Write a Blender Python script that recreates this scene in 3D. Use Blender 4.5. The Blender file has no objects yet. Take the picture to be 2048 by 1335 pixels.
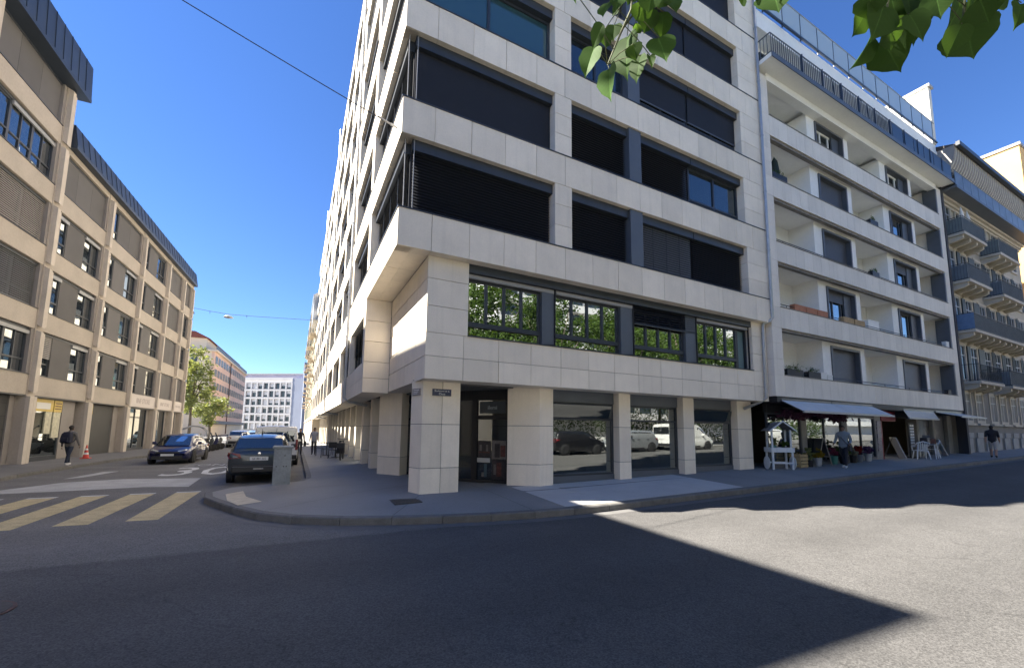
import bpy, bmesh, math, random
from mathutils import Vector, Matrix
random.seed(11)
S = bpy.context.scene
COL = S.collection
PI = math.pi

# ------------------------------------------------------------------ camera
CAM_H = 1.8
F_PX, CX_PX, CY_PX, W_PX = 832.7, 1024.0, 768.24, 2048.0
_p, _r, _y = math.radians(6.284), math.radians(0.613), math.radians(27.348)
FW = Vector((math.sin(_y) * math.cos(_p), math.cos(_y) * math.cos(_p), math.sin(_p)))
RT = Vector((math.cos(_y), -math.sin(_y), 0))
UP = RT.cross(FW)
RT, UP = RT * math.cos(_r) + UP * math.sin(_r), -RT * math.sin(_r) + UP * math.cos(_r)
camd = bpy.data.cameras.new('camera')
camd.lens = 36.0 * F_PX / W_PX
camd.sensor_width = 36.0
camd.shift_y = (CY_PX - 667.5) / W_PX
camd.clip_start = 0.05
camd.clip_end = 2000
cam = bpy.data.objects.new('camera', camd)
COL.objects.link(cam)
M = Matrix.Identity(4)
for i in range(3):
    M[i][0], M[i][1], M[i][2] = RT[i], UP[i], -FW[i]
M[2][3] = CAM_H
cam.matrix_world = M
S.camera = cam

# ------------------------------------------------------------------ light
SUN_TO = Vector((-0.85, 0.383, 1.0)).normalized()
world = bpy.data.worlds.new('World')
S.world = world
world.use_nodes = True
wn = world.node_tree
bg = wn.nodes['Background']
sky = wn.nodes.new('ShaderNodeTexSky')
sky.sky_type = 'NISHITA'
sky.sun_disc = False
sky.sun_elevation = math.asin(SUN_TO.z)
sky.sun_rotation = math.atan2(SUN_TO.x, SUN_TO.y)
sky.air_density = 1.0
sky.dust_density = 0.0
sky.ozone_density = 6.0
hs = wn.nodes.new('ShaderNodeHueSaturation')          # a clear, deep blue spring sky
hs.inputs['Hue'].default_value = 0.51
hs.inputs['Saturation'].default_value = 1.14
hs.inputs['Value'].default_value = 0.84
wn.links.new(sky.outputs[0], hs.inputs['Color'])
wn.links.new(hs.outputs[0], bg.inputs[0])
bg.inputs[1].default_value = 0.055
sund = bpy.data.lights.new('sun', 'SUN')
sund.energy = 5.0
sund.angle = math.radians(0.53)
sund.color = (1.0, 0.93, 0.82)
sun = bpy.data.objects.new('sun', sund)
COL.objects.link(sun)
sun.rotation_euler = SUN_TO.to_track_quat('Z', 'Y').to_euler()
sun.location = (-30, 20, 60)
S.view_settings.view_transform = 'Standard'
S.view_settings.look = 'None'
S.view_settings.gamma = 1.0
S.view_settings.use_curve_mapping = False
S.view_settings.exposure = 2.32

# ------------------------------------------------------------------ helpers
def G(x):
    """height of the road: level round the corner, climbing gently along the boulevard"""
    t = x - 4.0
    if t <= 0:
        return 0.0
    if t < 3:
        return 0.018 * t * t / 6.0
    return 0.018 * (min(t, 90.0) - 1.5)

MATS = {}
def mat(name, col, rough=0.6, metal=0.0, noise=None, rand=0.0, bump=None, spec=0.5, emit=None, noise2=None, streak=0.0):
    if name in MATS:
        return MATS[name]
    m = bpy.data.materials.new(name)
    m.use_nodes = True
    nt = m.node_tree
    b = nt.nodes['Principled BSDF']
    b.inputs['Roughness'].default_value = rough
    b.inputs['Metallic'].default_value = metal
    b.inputs['Specular IOR Level'].default_value = spec
    c4 = (col[0], col[1], col[2], 1)
    b.inputs['Base Color'].default_value = c4
    val = None
    geo = nt.nodes.new('ShaderNodeNewGeometry')
    def noise_val(sc, amt, det=4):
        n = nt.nodes.new('ShaderNodeTexNoise')
        n.inputs['Scale'].default_value = sc
        n.inputs['Detail'].default_value = det
        nt.links.new(geo.outputs['Position'], n.inputs['Vector'])
        r = nt.nodes.new('ShaderNodeMapRange')
        r.inputs[1].default_value = 0.25
        r.inputs[2].default_value = 0.75
        r.inputs[3].default_value = 1 - amt
        r.inputs[4].default_value = 1 + amt
        nt.links.new(n.outputs['Fac'], r.inputs[0])
        return r.outputs[0]
    def mul(a, c):
        if a is None:
            return c
        q = nt.nodes.new('ShaderNodeMath')
        q.operation = 'MULTIPLY'
        nt.links.new(a, q.inputs[0])
        nt.links.new(c, q.inputs[1])
        return q.outputs[0]
    if noise:
        val = mul(val, noise_val(*noise))
    if noise2:
        val = mul(val, noise_val(*noise2))
    if streak:                       # rain streaks run down the face
        mp = nt.nodes.new('ShaderNodeMapping'); mp.inputs['Scale'].default_value = (7, 7, 0.45)
        nt.links.new(geo.outputs['Position'], mp.inputs['Vector'])
        n = nt.nodes.new('ShaderNodeTexNoise'); n.inputs['Scale'].default_value = 1.0; n.inputs['Detail'].default_value = 5
        nt.links.new(mp.outputs[0], n.inputs['Vector'])
        r = nt.nodes.new('ShaderNodeMapRange'); r.inputs[1].default_value = 0.52; r.inputs[2].default_value = 0.75; r.inputs[3].default_value = 1.0; r.inputs[4].default_value = 1 - streak * 1.6
        nt.links.new(n.outputs['Fac'], r.inputs[0]); val = mul(val, r.outputs[0])
    if rand:
        oi = nt.nodes.new('ShaderNodeObjectInfo')
        r = nt.nodes.new('ShaderNodeMapRange')
        r.inputs[3].default_value = 1 - rand
        r.inputs[4].default_value = 1 + rand
        nt.links.new(oi.outputs['Random'], r.inputs[0])
        val = mul(val, r.outputs[0])
    if val is not None:
        v = nt.nodes.new('ShaderNodeVectorMath')
        v.operation = 'SCALE'
        v.inputs[0].default_value = col
        nt.links.new(val, v.inputs['Scale'])
        nt.links.new(v.outputs[0], b.inputs['Base Color'])
    if bump:
        n = nt.nodes.new('ShaderNodeTexNoise')
        n.inputs['Scale'].default_value = bump[0]
        n.inputs['Detail'].default_value = 3
        nt.links.new(geo.outputs['Position'], n.inputs['Vector'])
        bp = nt.nodes.new('ShaderNodeBump')
        bp.inputs['Strength'].default_value = bump[1]
        bp.inputs['Distance'].default_value = 0.01
        nt.links.new(n.outputs['Fac'], bp.inputs['Height'])
        nt.links.new(bp.outputs[0], b.inputs['Normal'])
    if emit:
        b.inputs['Emission Color'].default_value = (emit[0], emit[1], emit[2], 1)
        b.inputs['Emission Strength'].default_value = emit[3]
    MATS[name] = m
    return m

def glass(name, tint, refl, clear=0.0, rough=0.015, wave=0.0):
    """window glass: a part reflected like a coated pane, a part dark body, a part let through"""
    if name in MATS:
        return MATS[name]
    m = bpy.data.materials.new(name)
    m.use_nodes = True
    nt = m.node_tree
    nt.nodes.remove(nt.nodes['Principled BSDF'])
    out = nt.nodes['Material Output']
    d = nt.nodes.new('ShaderNodeBsdfDiffuse')
    d.inputs[0].default_value = (*tint, 1)
    g = nt.nodes.new('ShaderNodeBsdfGlossy')
    g.inputs['Roughness'].default_value = rough
    g.inputs[0].default_value = (0.9, 0.95, 0.95, 1)
    if wave:
        geo = nt.nodes.new('ShaderNodeNewGeometry')
        n = nt.nodes.new('ShaderNodeTexNoise')
        n.inputs['Scale'].default_value = 1.3
        nt.links.new(geo.outputs['Position'], n.inputs['Vector'])
        bp = nt.nodes.new('ShaderNodeBump')
        bp.inputs['Strength'].default_value = wave
        bp.inputs['Distance'].default_value = 0.02
        nt.links.new(n.outputs['Fac'], bp.inputs['Height'])
        nt.links.new(bp.outputs[0], g.inputs['Normal'])
    base = d.outputs[0]
    if clear:
        t = nt.nodes.new('ShaderNodeBsdfTransparent')
        t.inputs[0].default_value = (0.8, 0.85, 0.85, 1)
        mx = nt.nodes.new('ShaderNodeMixShader')
        mx.inputs[0].default_value = clear
        nt.links.new(base, mx.inputs[1])
        nt.links.new(t.outputs[0], mx.inputs[2])
        base = mx.outputs[0]
    fr = nt.nodes.new('ShaderNodeLayerWeight')
    fr.inputs['Blend'].default_value = 0.25
    mr = nt.nodes.new('ShaderNodeMapRange')
    mr.inputs[3].default_value = refl
    mr.inputs[4].default_value = min(1, refl + 0.5)
    nt.links.new(fr.outputs['Fresnel'], mr.inputs[0])
    mx2 = nt.nodes.new('ShaderNodeMixShader')
    nt.links.new(mr.outputs[0], mx2.inputs[0])
    nt.links.new(base, mx2.inputs[1])
    nt.links.new(g.outputs[0], mx2.inputs[2])
    nt.links.new(mx2.outputs[0], out.inputs['Surface'])
    MATS[name] = m
    return m

ORG = {}          # origin that a thing's parts are measured from
def link(o, parent=None):
    COL.objects.link(o)
    if parent is not None:
        o.parent = parent
    return o

def tag(o, label=None, cat=None, group=None, kind=None):
    if label: o['label'] = label
    if cat: o['category'] = cat
    if group: o['group'] = group
    if kind: o['kind'] = kind
    return o

def thing(name, label, cat, loc=(0, 0, 0), rz=0.0, group=None, world_parts=False):
    o = bpy.data.objects.new(name, None)
    o.empty_display_size = 0.3
    o.location = loc
    o.rotation_euler = (0, 0, rz)
    COL.objects.link(o)
    tag(o, label, cat, group)
    ORG[o.name] = Vector(loc) if world_parts else Vector((0, 0, 0))
    return o

def org(parent):
    return ORG.get(parent.name, Vector((0, 0, 0))) if parent is not None else Vector((0, 0, 0))

class MB:
    def __init__(self):
        self.v = []; self.f = []
    def add(self, vs, fs):
        n = len(self.v)
        self.v += [tuple(p) for p in vs]
        self.f += [tuple(i + n for i in f) for f in fs]
        return self
    def box(self, x0, y0, z0, x1, y1, z1):
        if x0 > x1: x0, x1 = x1, x0
        if y0 > y1: y0, y1 = y1, y0
        if z0 > z1: z0, z1 = z1, z0
        return self.add([(x0, y0, z0), (x1, y0, z0), (x1, y1, z0), (x0, y1, z0), (x0, y0, z1), (x1, y0, z1), (x1, y1, z1), (x0, y1, z1)],
                        [(0, 3, 2, 1), (4, 5, 6, 7), (0, 1, 5, 4), (1, 2, 6, 5), (2, 3, 7, 6), (3, 0, 4, 7)])
    def prism(self, pts, z0, z1):
        a = sum(pts[i][0] * pts[(i + 1) % len(pts)][1] - pts[(i + 1) % len(pts)][0] * pts[i][1] for i in range(len(pts)))
        if a < 0: pts = pts[::-1]
        n = len(pts)
        return self.add([(p[0], p[1], z0) for p in pts] + [(p[0], p[1], z1) for p in pts],
                        [tuple(range(n - 1, -1, -1)), tuple(range(n, 2 * n))] + [(i, (i + 1) % n, (i + 1) % n + n, i + n) for i in range(n)])
    def extrude(self, pts3, vec):
        n = len(pts3); vec = Vector(vec)
        return self.add([Vector(p) for p in pts3] + [Vector(p) + vec for p in pts3],
                        [tuple(range(n - 1, -1, -1)), tuple(range(n, 2 * n))] + [(i, (i + 1) % n, (i + 1) % n + n, i + n) for i in range(n)])
    def tube(self, pts, r, n=8):
        pts = [Vector(p) for p in pts]
        rr = r if isinstance(r, (list, tuple)) else [r] * len(pts)
        vs = []; fs = []
        ref = None
        for i, p in enumerate(pts):
            d = (pts[min(i + 1, len(pts) - 1)] - pts[max(i - 1, 0)]).normalized()
            if ref is None:
                ref = Vector((0, 0, 1)) if abs(d.z) < 0.9 else Vector((1, 0, 0))
            a = d.cross(ref)
            if a.length < 1e-4:
                a = d.cross(Vector((0, 1, 0)))
            a.normalize(); b = a.cross(d); ref = b
            for k in range(n):
                t = 2 * PI * k / n
                vs.append(p + (a * math.cos(t) + b * math.sin(t)) * rr[i])
        for i in range(len(pts) - 1):
            for k in range(n):
                fs.append((i * n + k, i * n + (k + 1) % n, (i + 1) * n + (k + 1) % n, (i + 1) * n + k))
        fs.append(tuple(range(n - 1, -1, -1)))
        fs.append(tuple(range((len(pts) - 1) * n, len(pts) * n)))
        return self.add(vs, fs)
    def lathe(self, prof, n=16, c=(0, 0, 0), axis='z'):
        vs = []; fs = []
        for (r, h) in prof:
            for k in range(n):
                t = 2 * PI * k / n
                a, b = r * math.cos(t), r * math.sin(t)
                p = {'z': (a, b, h), 'x': (h, a, b), 'y': (b, h, a)}[axis]
                vs.append((p[0] + c[0], p[1] + c[1], p[2] + c[2]))
        for i in range(len(prof) - 1):
            for k in range(n):
                fs.append((i * n + k, i * n + (k + 1) % n, (i + 1) * n + (k + 1) % n, (i + 1) * n + k))
        fs.append(tuple(range(n - 1, -1, -1)))
        fs.append(tuple(range((len(prof) - 1) * n, len(prof) * n)))
        return self.add(vs, fs)
    def xform(self, m):
        self.v = [tuple(m @ Vector(p)) for p in self.v]
        return self
    def mesh(self, name, m=None, off=Vector((0, 0, 0)), smooth=False):
        me = bpy.data.meshes.new(name)
        me.from_pydata([(p[0] - off[0], p[1] - off[1], p[2] - off[2]) for p in self.v], [], self.f)
        if m is not None: me.materials.append(m)
        if smooth:
            for p in me.polygons: p.use_smooth = True
        return me
    def build(self, name, m, parent=None, smooth=False, sub_of=None, bevel=0.0):
        """one mesh object; parent is a thing or a part; parts are measured from the thing's origin"""
        off = org(parent)
        me = self.mesh(name, m, off, smooth)
        if bevel:
            bm = bmesh.new(); bm.from_mesh(me)
            bmesh.ops.remove_doubles(bm, verts=bm.verts, dist=1e-5)
            es = [e for e in bm.edges if len(e.link_faces) == 2 and e.calc_face_angle(0) > 0.6]
            bmesh.ops.bevel(bm, geom=es, offset=bevel, segments=1, affect='EDGES')
            bmesh.ops.recalc_face_normals(bm, faces=bm.faces)
            bm.to_mesh(me); bm.free()
        o = bpy.data.objects.new(name, me)
        link(o, parent)
        ORG[o.name] = off
        return o

def fix_normals(o):
    bm = bmesh.new(); bm.from_mesh(o.data)
    bmesh.ops.recalc_face_normals(bm, faces=bm.faces)
    bm.to_mesh(o.data); bm.free()
    return o

PC = {}
def piece(name, x0, y0, z0, x1, y1, z1, m, parent, bev=0.005, at_origin=False):
    """a box that shares its mesh with all boxes of the same size"""
    if x0 > x1: x0, x1 = x1, x0
    if y0 > y1: y0, y1 = y1, y0
    if z0 > z1: z0, z1 = z1, z0
    sx, sy, sz = x1 - x0, y1 - y0, z1 - z0
    key = (name, round(sx, 3), round(sy, 3), round(sz, 3), m.name, bev)
    me = PC.get(key)
    if me is None:
        me = MB().box(-sx / 2, -sy / 2, -sz / 2, sx / 2, sy / 2, sz / 2).mesh(name, m)
        if bev:
            bm = bmesh.new(); bm.from_mesh(me)
            bmesh.ops.bevel(bm, geom=list(bm.edges), offset=min(bev, sx / 4, sy / 4, sz / 4), segments=1, affect='EDGES')
            bm.to_mesh(me); bm.free()
        PC[key] = me
    o = bpy.data.objects.new(name, me)
    off = org(parent)
    o.location = ((x0 + x1) / 2 - off[0], (y0 + y1) / 2 - off[1], (z0 + z1) / 2 - off[2])
    link(o, parent)
    ORG[o.name] = Vector(((x0 + x1) / 2, (y0 + y1) / 2, (z0 + z1) / 2))   # sub-parts in the same coordinates as the thing
    return o

def copy_tree(o, parent=None):
    c = o.copy()
    COL.objects.link(c)
    c.parent = parent
    ORG[c.name] = ORG.get(o.name, Vector((0, 0, 0)))
    for ch in list(o.children):
        copy_tree(ch, c)
    return c

def text_obj(txt, size, m, parent, mw, name='lettering', depth=0.004, align='CENTER'):
    """flat lettering as a mesh; mw places it in the coordinates of the thing"""
    cu = bpy.data.curves.new(name, 'FONT')
    cu.body = txt; cu.size = size; cu.extrude = depth
    cu.align_x = align; cu.align_y = 'CENTER'
    cu.resolution_u = 2
    t = bpy.data.objects.new(name, cu)
    COL.objects.link(t)
    bpy.context.view_layer.update()
    me = bpy.data.meshes.new_from_object(t.evaluated_get(bpy.context.evaluated_depsgraph_get()))
    bpy.data.objects.remove(t)
    bpy.data.curves.remove(cu)
    off = org(parent)
    me.transform(mw)
    me.transform(Matrix.Translation(-off))
    me.materials.clear(); me.materials.append(m)
    o = bpy.data.objects.new(name, me)
    link(o, parent)
    ORG[o.name] = off
    return o

def face_mat(origin, right, up):
    """matrix that lays the xy plane of a text onto a surface"""
    r = Vector(right).normalized(); u = Vector(up).normalized(); n = r.cross(u)
    m = Matrix.Identity(4)
    for i in range(3):
        m[i][0], m[i][1], m[i][2], m[i][3] = r[i], u[i], n[i], origin[i]
    return m

class Frame:
    """u runs along a facade, v out of it, z up; kind tells which way the facade looks"""
    def __init__(self, kind, base):
        self.k = kind; self.b = base
    def xy(self, u, v):
        if self.k == 'S': return (u, self.b - v)      # looks towards -y
        if self.k == 'N': return (u, self.b + v)      # looks towards +y
        if self.k == 'W': return (self.b - v, u)      # looks towards -x
        return (self.b + v, u)                        # 'E' looks towards +x
    def box(self, mb, u0, u1, v0, v1, z0, z1):
        a = self.xy(u0, v0); c = self.xy(u1, v1)
        return mb.box(a[0], a[1], z0, c[0], c[1], z1)
    def piece(self, name, u0, u1, v0, v1, z0, z1, m, parent, bev=0.005):
        a = self.xy(u0, v0); c = self.xy(u1, v1)
        return piece(name, a[0], a[1], z0, c[0], c[1], z1, m, parent, bev)
    def part(self, name, u0, u1, v0, v1, z0, z1, m, parent):
        mb = MB(); self.box(mb, u0, u1, v0, v1, z0, z1)
        return mb.build(name, m, parent)

def ring(fr, mb, u0, u1, v0, v1, z0, z1, t, tb=None):
    """a rectangular frame of bars"""
    tb = t if tb is None else tb
    fr.box(mb, u0, u1, v0, v1, z1 - t, z1)
    fr.box(mb, u0, u1, v0, v1, z0, z0 + tb)
    fr.box(mb, u0, u0 + t, v0, v1, z0 + tb, z1 - t)
    fr.box(mb, u1 - t, u1, v0, v1, z0 + tb, z1 - t)

def slats(fr, mb, u0, u1, v, z0, z1, step=0.075, tilt=0.8, w=0.075):
    """closed venetian slats"""
    n = max(1, int((z1 - z0) / step))
    dv, dz = w * math.cos(tilt) / 2, w * math.sin(tilt) / 2
    for i in range(n):
        z = z1 - (i + 0.5) * step
        pts = []
        for (vv, zz) in ((v + dv, z - dz), (v + dv + 0.004, z - dz + 0.004), (v - dv + 0.004, z + dz + 0.004), (v - dv, z + dz)):
            a = fr.xy(u0, vv); pts.append((a[0], a[1], zz))
        a0 = fr.xy(u0, 0); a1 = fr.xy(u1, 0)
        mb.extrude(pts, (a1[0] - a0[0], a1[1] - a0[1], 0))
    return mb

def window(fr, parent, u0, u1, v, z0, z1, panes, frame_m, glass_m, t=0.06, transom=None, name='window'):
    """window > frame, pane..; panes is the number of upright divisions"""
    mb = MB()
    ring(fr, mb, u0, u1, v - 0.04, v + 0.04, z0, z1, t)
    w = (u1 - u0 - 2 * t) / panes
    for i in range(1, panes):
        u = u0 + t + i * w
        fr.box(mb, u - t / 2, u + t / 2, v - 0.038, v + 0.038, z0 + t, z1 - t)
    if transom:
        fr.box(mb, u0 + t, u1 - t, v - 0.036, v + 0.042, transom - t / 2, transom + t / 2)
    fobj = mb.build(name, frame_m, parent)
    fr.part('pane', u0 + t * 0.5, u1 - t * 0.5, v - 0.012, v - 0.004, z0 + t * 0.5, z1 - t * 0.5, glass_m, fobj)
    return fobj

# ------------------------------------------------------------------ materials
M_stone = mat('limestone_cladding', (0.82, 0.735, 0.605), 0.75, noise=(2.2, 0.05), noise2=(30, 0.04), rand=0.07, bump=(60, 0.08), streak=0.045)
M_joint = mat('dark_joint', (0.05, 0.05, 0.048), 0.9)
M_frame = mat('anthracite_metal', (0.035, 0.042, 0.052), 0.4, noise=(3, 0.15))
M_steel = mat('blue_grey_metal', (0.10, 0.115, 0.135), 0.45, noise=(2, 0.08))
M_blind = mat('dark_blind', (0.018, 0.020, 0.026), 0.45)
M_blind2 = mat('grey_blind', (0.11, 0.115, 0.12), 0.5)
M_cloth = mat('black_screen_cloth', (0.008, 0.009, 0.013), 0.7, noise=(4, 0.2))
M_strip = mat('pale_blind_rail', (0.33, 0.33, 0.33), 0.45)
M_gl_mirror = glass('coated_glass', (0.015, 0.02, 0.022), 0.46, wave=0.10)
M_gl_dark = glass('dark_glass', (0.012, 0.018, 0.022), 0.16, wave=0.06)
M_gl_shop = glass('shop_glass', (0.02, 0.022, 0.024), 0.26, clear=0.55, wave=0.03)
M_gl_teal = glass('teal_glass', (0.03, 0.075, 0.085), 0.14, wave=0.06)
M_zinc = mat('zinc_pipe', (0.42, 0.44, 0.46), 0.45, metal=0.5, noise=(5, 0.1))
M_white = mat('white_render', (0.74, 0.73, 0.70), 0.8, noise=(1.4, 0.04), bump=(90, 0.05))
M_stone2 = mat('pale_cladding', (0.75, 0.695, 0.61), 0.75, noise=(1.6, 0.05), noise2=(18, 0.04), rand=0.05, bump=(60, 0.06), streak=0.06)
M_black = mat('matt_black', (0.012, 0.012, 0.014), 0.6)
M_wire = mat('cable_grey', (0.06, 0.06, 0.065), 0.6)
M_interior = mat('shop_interior', (0.13, 0.13, 0.125), 0.8, noise=(0.8, 0.3))
M_paper = mat('white_paper', (0.72, 0.71, 0.68), 0.7)
# ------------------------------------------------------------------ ground
def asphalt_mat():
    m = bpy.data.materials.new('asphalt')
    m.use_nodes = True
    nt = m.node_tree; L = nt.links.new
    b = nt.nodes['Principled BSDF']
    b.inputs['Roughness'].default_value = 0.82
    b.inputs['Specular IOR Level'].default_value = 0.35
    geo = nt.nodes.new('ShaderNodeNewGeometry')
    sep = nt.nodes.new('ShaderNodeSeparateXYZ'); L(geo.outputs['Position'], sep.inputs[0])
    def noise(sc, det, lo, hi, d0=0.3, d1=0.7):
        n = nt.nodes.new('ShaderNodeTexNoise'); n.inputs['Scale'].default_value = sc; n.inputs['Detail'].default_value = det
        L(geo.outputs['Position'], n.inputs['Vector'])
        r = nt.nodes.new('ShaderNodeMapRange')
        for i, v in enumerate((d0, d1, lo, hi)): r.inputs[i + 1].default_value = v
        L(n.outputs['Fac'], r.inputs[0]); return r.outputs[0]
    def math_(op, a, c):
        q = nt.nodes.new('ShaderNodeMath'); q.operation = op
        for i, t in enumerate((a, c)):
            if isinstance(t, (int, float)): q.inputs[i].default_value = t
            else: L(t, q.inputs[i])
        return q.outputs[0]
    # the side street keeps an older, paler surface; its joint runs along the boulevard kerb line
    j = nt.nodes.new('ShaderNodeMapRange')
    j.inputs[1].default_value = 7.60; j.inputs[2].default_value = 7.72
    wob = math_('ADD', sep.outputs['Y'], noise(3.0, 3, -0.06, 0.06))
    L(wob, j.inputs[0])
    mix = nt.nodes.new('ShaderNodeMixRGB')
    L(j.outputs[0], mix.inputs[0])
    mix.inputs[1].default_value = (0.082, 0.080, 0.078, 1)
    mix.inputs[2].default_value = (0.14, 0.136, 0.13, 1)
    f = noise(0.35, 4, 0.88, 1.12)
    f = math_('MULTIPLY', f, noise(3.5, 5, 0.94, 1.06))
    # aggregate grains
    v = nt.nodes.new('ShaderNodeTexVoronoi'); v.inputs['Scale'].default_value = 78
    L(geo.outputs['Position'], v.inputs['Vector'])
    sepc = nt.nodes.new('ShaderNodeSeparateColor'); L(v.outputs['Color'], sepc.inputs[0])
    g = nt.nodes.new('ShaderNodeMapRange'); g.inputs[3].default_value = 0.62; g.inputs[4].default_value = 1.38
    L(sepc.outputs[0], g.inputs[0])
    f = math_('MULTIPLY', f, g.outputs[0])
    # worn wheel tracks along the boulevard, slightly polished and darker
    w = nt.nodes.new('ShaderNodeTexWave'); w.wave_type = 'BANDS'; w.bands_direction = 'Y'
    w.inputs['Scale'].default_value = 0.16; w.inputs['Distortion'].default_value = 1.5; w.inputs['Detail'].default_value = 2
    w.inputs['Detail Scale'].default_value = 0.4
    L(geo.outputs['Position'], w.inputs['Vector'])
    wr = nt.nodes.new('ShaderNodeMapRange'); wr.inputs[3].default_value = 0.93; wr.inputs[4].default_value = 1.06
    L(w.outputs['Fac'], wr.inputs[0])
    f = math_('MULTIPLY', f, wr.outputs[0])
    # thin cracks and tar seams
    vc = nt.nodes.new('ShaderNodeTexVoronoi'); vc.feature = 'DISTANCE_TO_EDGE'; vc.inputs['Scale'].default_value = 0.17
    dn = nt.nodes.new('ShaderNodeTexNoise'); dn.inputs['Scale'].default_value = 1.2; dn.inputs['Detail'].default_value = 5
    L(geo.outputs['Position'], dn.inputs['Vector'])
    va = nt.nodes.new('ShaderNodeVectorMath'); va.operation = 'ADD'
    L(geo.outputs['Position'], va.inputs[0]); L(dn.outputs['Color'], va.inputs[1])
    L(va.outputs[0], vc.inputs['Vector'])
    cr = nt.nodes.new('ShaderNodeMapRange'); cr.inputs[1].default_value = 0.0; cr.inputs[2].default_value = 0.0035
    cr.inputs[3].default_value = 0.78; cr.inputs[4].default_value = 1.0
    L(vc.outputs['Distance'], cr.inputs[0])
    f = math_('MULTIPLY', f, cr.outputs[0])
    sc = nt.nodes.new('ShaderNodeVectorMath'); sc.operation = 'SCALE'
    L(mix.outputs[0], sc.inputs[0]); L(f, sc.inputs['Scale'])
    L(sc.outputs[0], b.inputs['Base Color'])
    bp = nt.nodes.new('ShaderNodeBump'); bp.inputs['Strength'].default_value = 0.6; bp.inputs['Distance'].default_value = 0.004
    L(v.outputs['Distance'], bp.inputs['Height']); L(bp.outputs[0], b.inputs['Normal'])
    return m
M_asphalt = asphalt_mat()
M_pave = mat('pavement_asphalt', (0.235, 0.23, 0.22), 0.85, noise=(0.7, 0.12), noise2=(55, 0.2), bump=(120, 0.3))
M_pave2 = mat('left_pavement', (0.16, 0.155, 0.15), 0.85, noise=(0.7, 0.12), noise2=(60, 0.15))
M_slab = mat('pale_concrete_slab', (0.47, 0.46, 0.44), 0.8, noise=(1.2, 0.07), noise2=(40, 0.08), rand=0.03)
M_kerb = mat('granite_kerb', (0.135, 0.13, 0.122), 0.8, noise=(6, 0.18), noise2=(70, 0.18), rand=0.12)
M_yellow = mat('worn_yellow_paint', (0.47, 0.385, 0.21), 0.75, noise=(4, 0.22), noise2=(40, 0.3))
M_wpaint = mat('worn_white_paint', (0.50, 0.50, 0.49), 0.75, noise=(3, 0.2), noise2=(35, 0.25))
M_wfaint = mat('faded_white_paint', (0.36, 0.36, 0.355), 0.8, noise=(2, 0.2), noise2=(30, 0.25))
M_iron = mat('cast_iron', (0.07, 0.065, 0.06), 0.6, metal=0.4, noise=(20, 0.3))
M_rust = mat('reddish_iron', (0.10, 0.055, 0.045), 0.7, noise=(20, 0.3))

xs = [-400, -120, -40, -15, 0] + [4 + 0.5 * i for i in range(9)] + [10, 15, 20, 30, 40, 60, 94, 160, 400]
ys = [-300, -60, -20, 0, 10, 40, 120, 500]
mb = MB()
mb.add([(x, y, G(x)) for y in ys for x in xs], [(j * len(xs) + i, j * len(xs) + i + 1, (j + 1) * len(xs) + i + 1, (j + 1) * len(xs) + i) for j in range(len(ys) - 1) for i in range(len(xs) - 1)])
road = tag(mb.build('road', M_asphalt), kind='structure')

# corner pavement: kerb line in plan, swept inwards to the building line
KERB = [(90, 7.6), (60, 7.6), (40, 7.6), (25, 7.6), (16, 7.58), (11, 7.55), (8, 7.53), (6.2, 7.52), (4.9, 7.55), (3.8, 7.68), (2.8, 7.88), (1.75, 8.2), (0.95, 8.5), (0.2, 8.93),
        (-0.45, 9.55), (-0.85, 10.2), (-1.2, 10.9), (-1.55, 11.7), (-1.85, 12.4), (-2.0, 13.1), (-1.85, 13.8), (-1.45, 14.25), (-0.7, 14.5), (0.1, 14.7), (0.42, 15.3), (0.45, 17), (0.45, 30), (0.45, 60), (0.45, 130)]
def resample(path, step):
    """points at equal steps along the path"""
    path = [Vector(p) for p in path]
    out = [path[0]]; left = step
    for a, b in zip(path[:-1], path[1:]):
        l = (b - a).length; pos = 0.0
        while l - pos >= left:
            pos += left; out.append(a.lerp(b, pos / l)); left = step
        left -= l - pos
    out.append(path[-1]); return out
def smooth_path(path, it=2):
    pts = [Vector(p) for p in path]
    for _ in range(it):
        q = [pts[0]]
        for a, b in zip(pts[:-1], pts[1:]):
            q += [a.lerp(b, 0.25), a.lerp(b, 0.75)]
        q.append(pts[-1]); pts = q
    return pts
KP = resample(smooth_path(KERB), 0.95)
def normals2(path):
    ns = []
    for i in range(len(path)):
        d = (path[min(i + 1, len(path) - 1)] - path[max(i - 1, 0)]).normalized()
        ns.append(Vector((d.y, -d.x)))       # points to the building side
    return ns
KN = normals2(KP)
def inner_pt(p):
    if p.x > 3.6 and p.y < 9: return Vector((p.x, 11.5))
    if p.y > 13.9: return Vector((3.4, max(p.y, 14.6)))
    # round the corner: fan in towards the entrance
    t = (p - Vector((4.2, 12.6)))
    return Vector((4.2, 12.6)) + t.normalized() * 0.6
def pave_z(x, y):
    """height of the corner pavement (it falls slightly towards the kerb)"""
    d = 99
    for a, b in zip(KP[:-1], KP[1:]):
        ab = b - a; t = max(0, min(1, (Vector((x, y)) - a).dot(ab) / ab.length_squared))
        d = min(d, (Vector((x, y)) - a - ab * t).length)
    return G(x) + 0.14 + 0.11 * min(1, d / 2.45)
mb = MB(); NS = 7
for i, p in enumerate(KP):
    q = inner_pt(p)
    for k in range(NS):
        t = k / (NS - 1)
        s = (p + KN[i] * 0.16).lerp(q, t)
        mb.v.append((s.x, s.y, G(s.x) + 0.14 + 0.11 * min(1, (s - p).length / 2.45)))
for i in range(len(KP) - 1):
    for k in range(NS - 1):
        a = i * NS + k
        mb.f.append((a, a + 1, a + NS + 1, a + NS))
pavement = mb.build('pavement', M_pave)
fix_normals(pavement)
if pavement.data.polygons[40].normal.z < 0: pavement.data.flip_normals()
tag(pavement, kind='structure')
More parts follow.
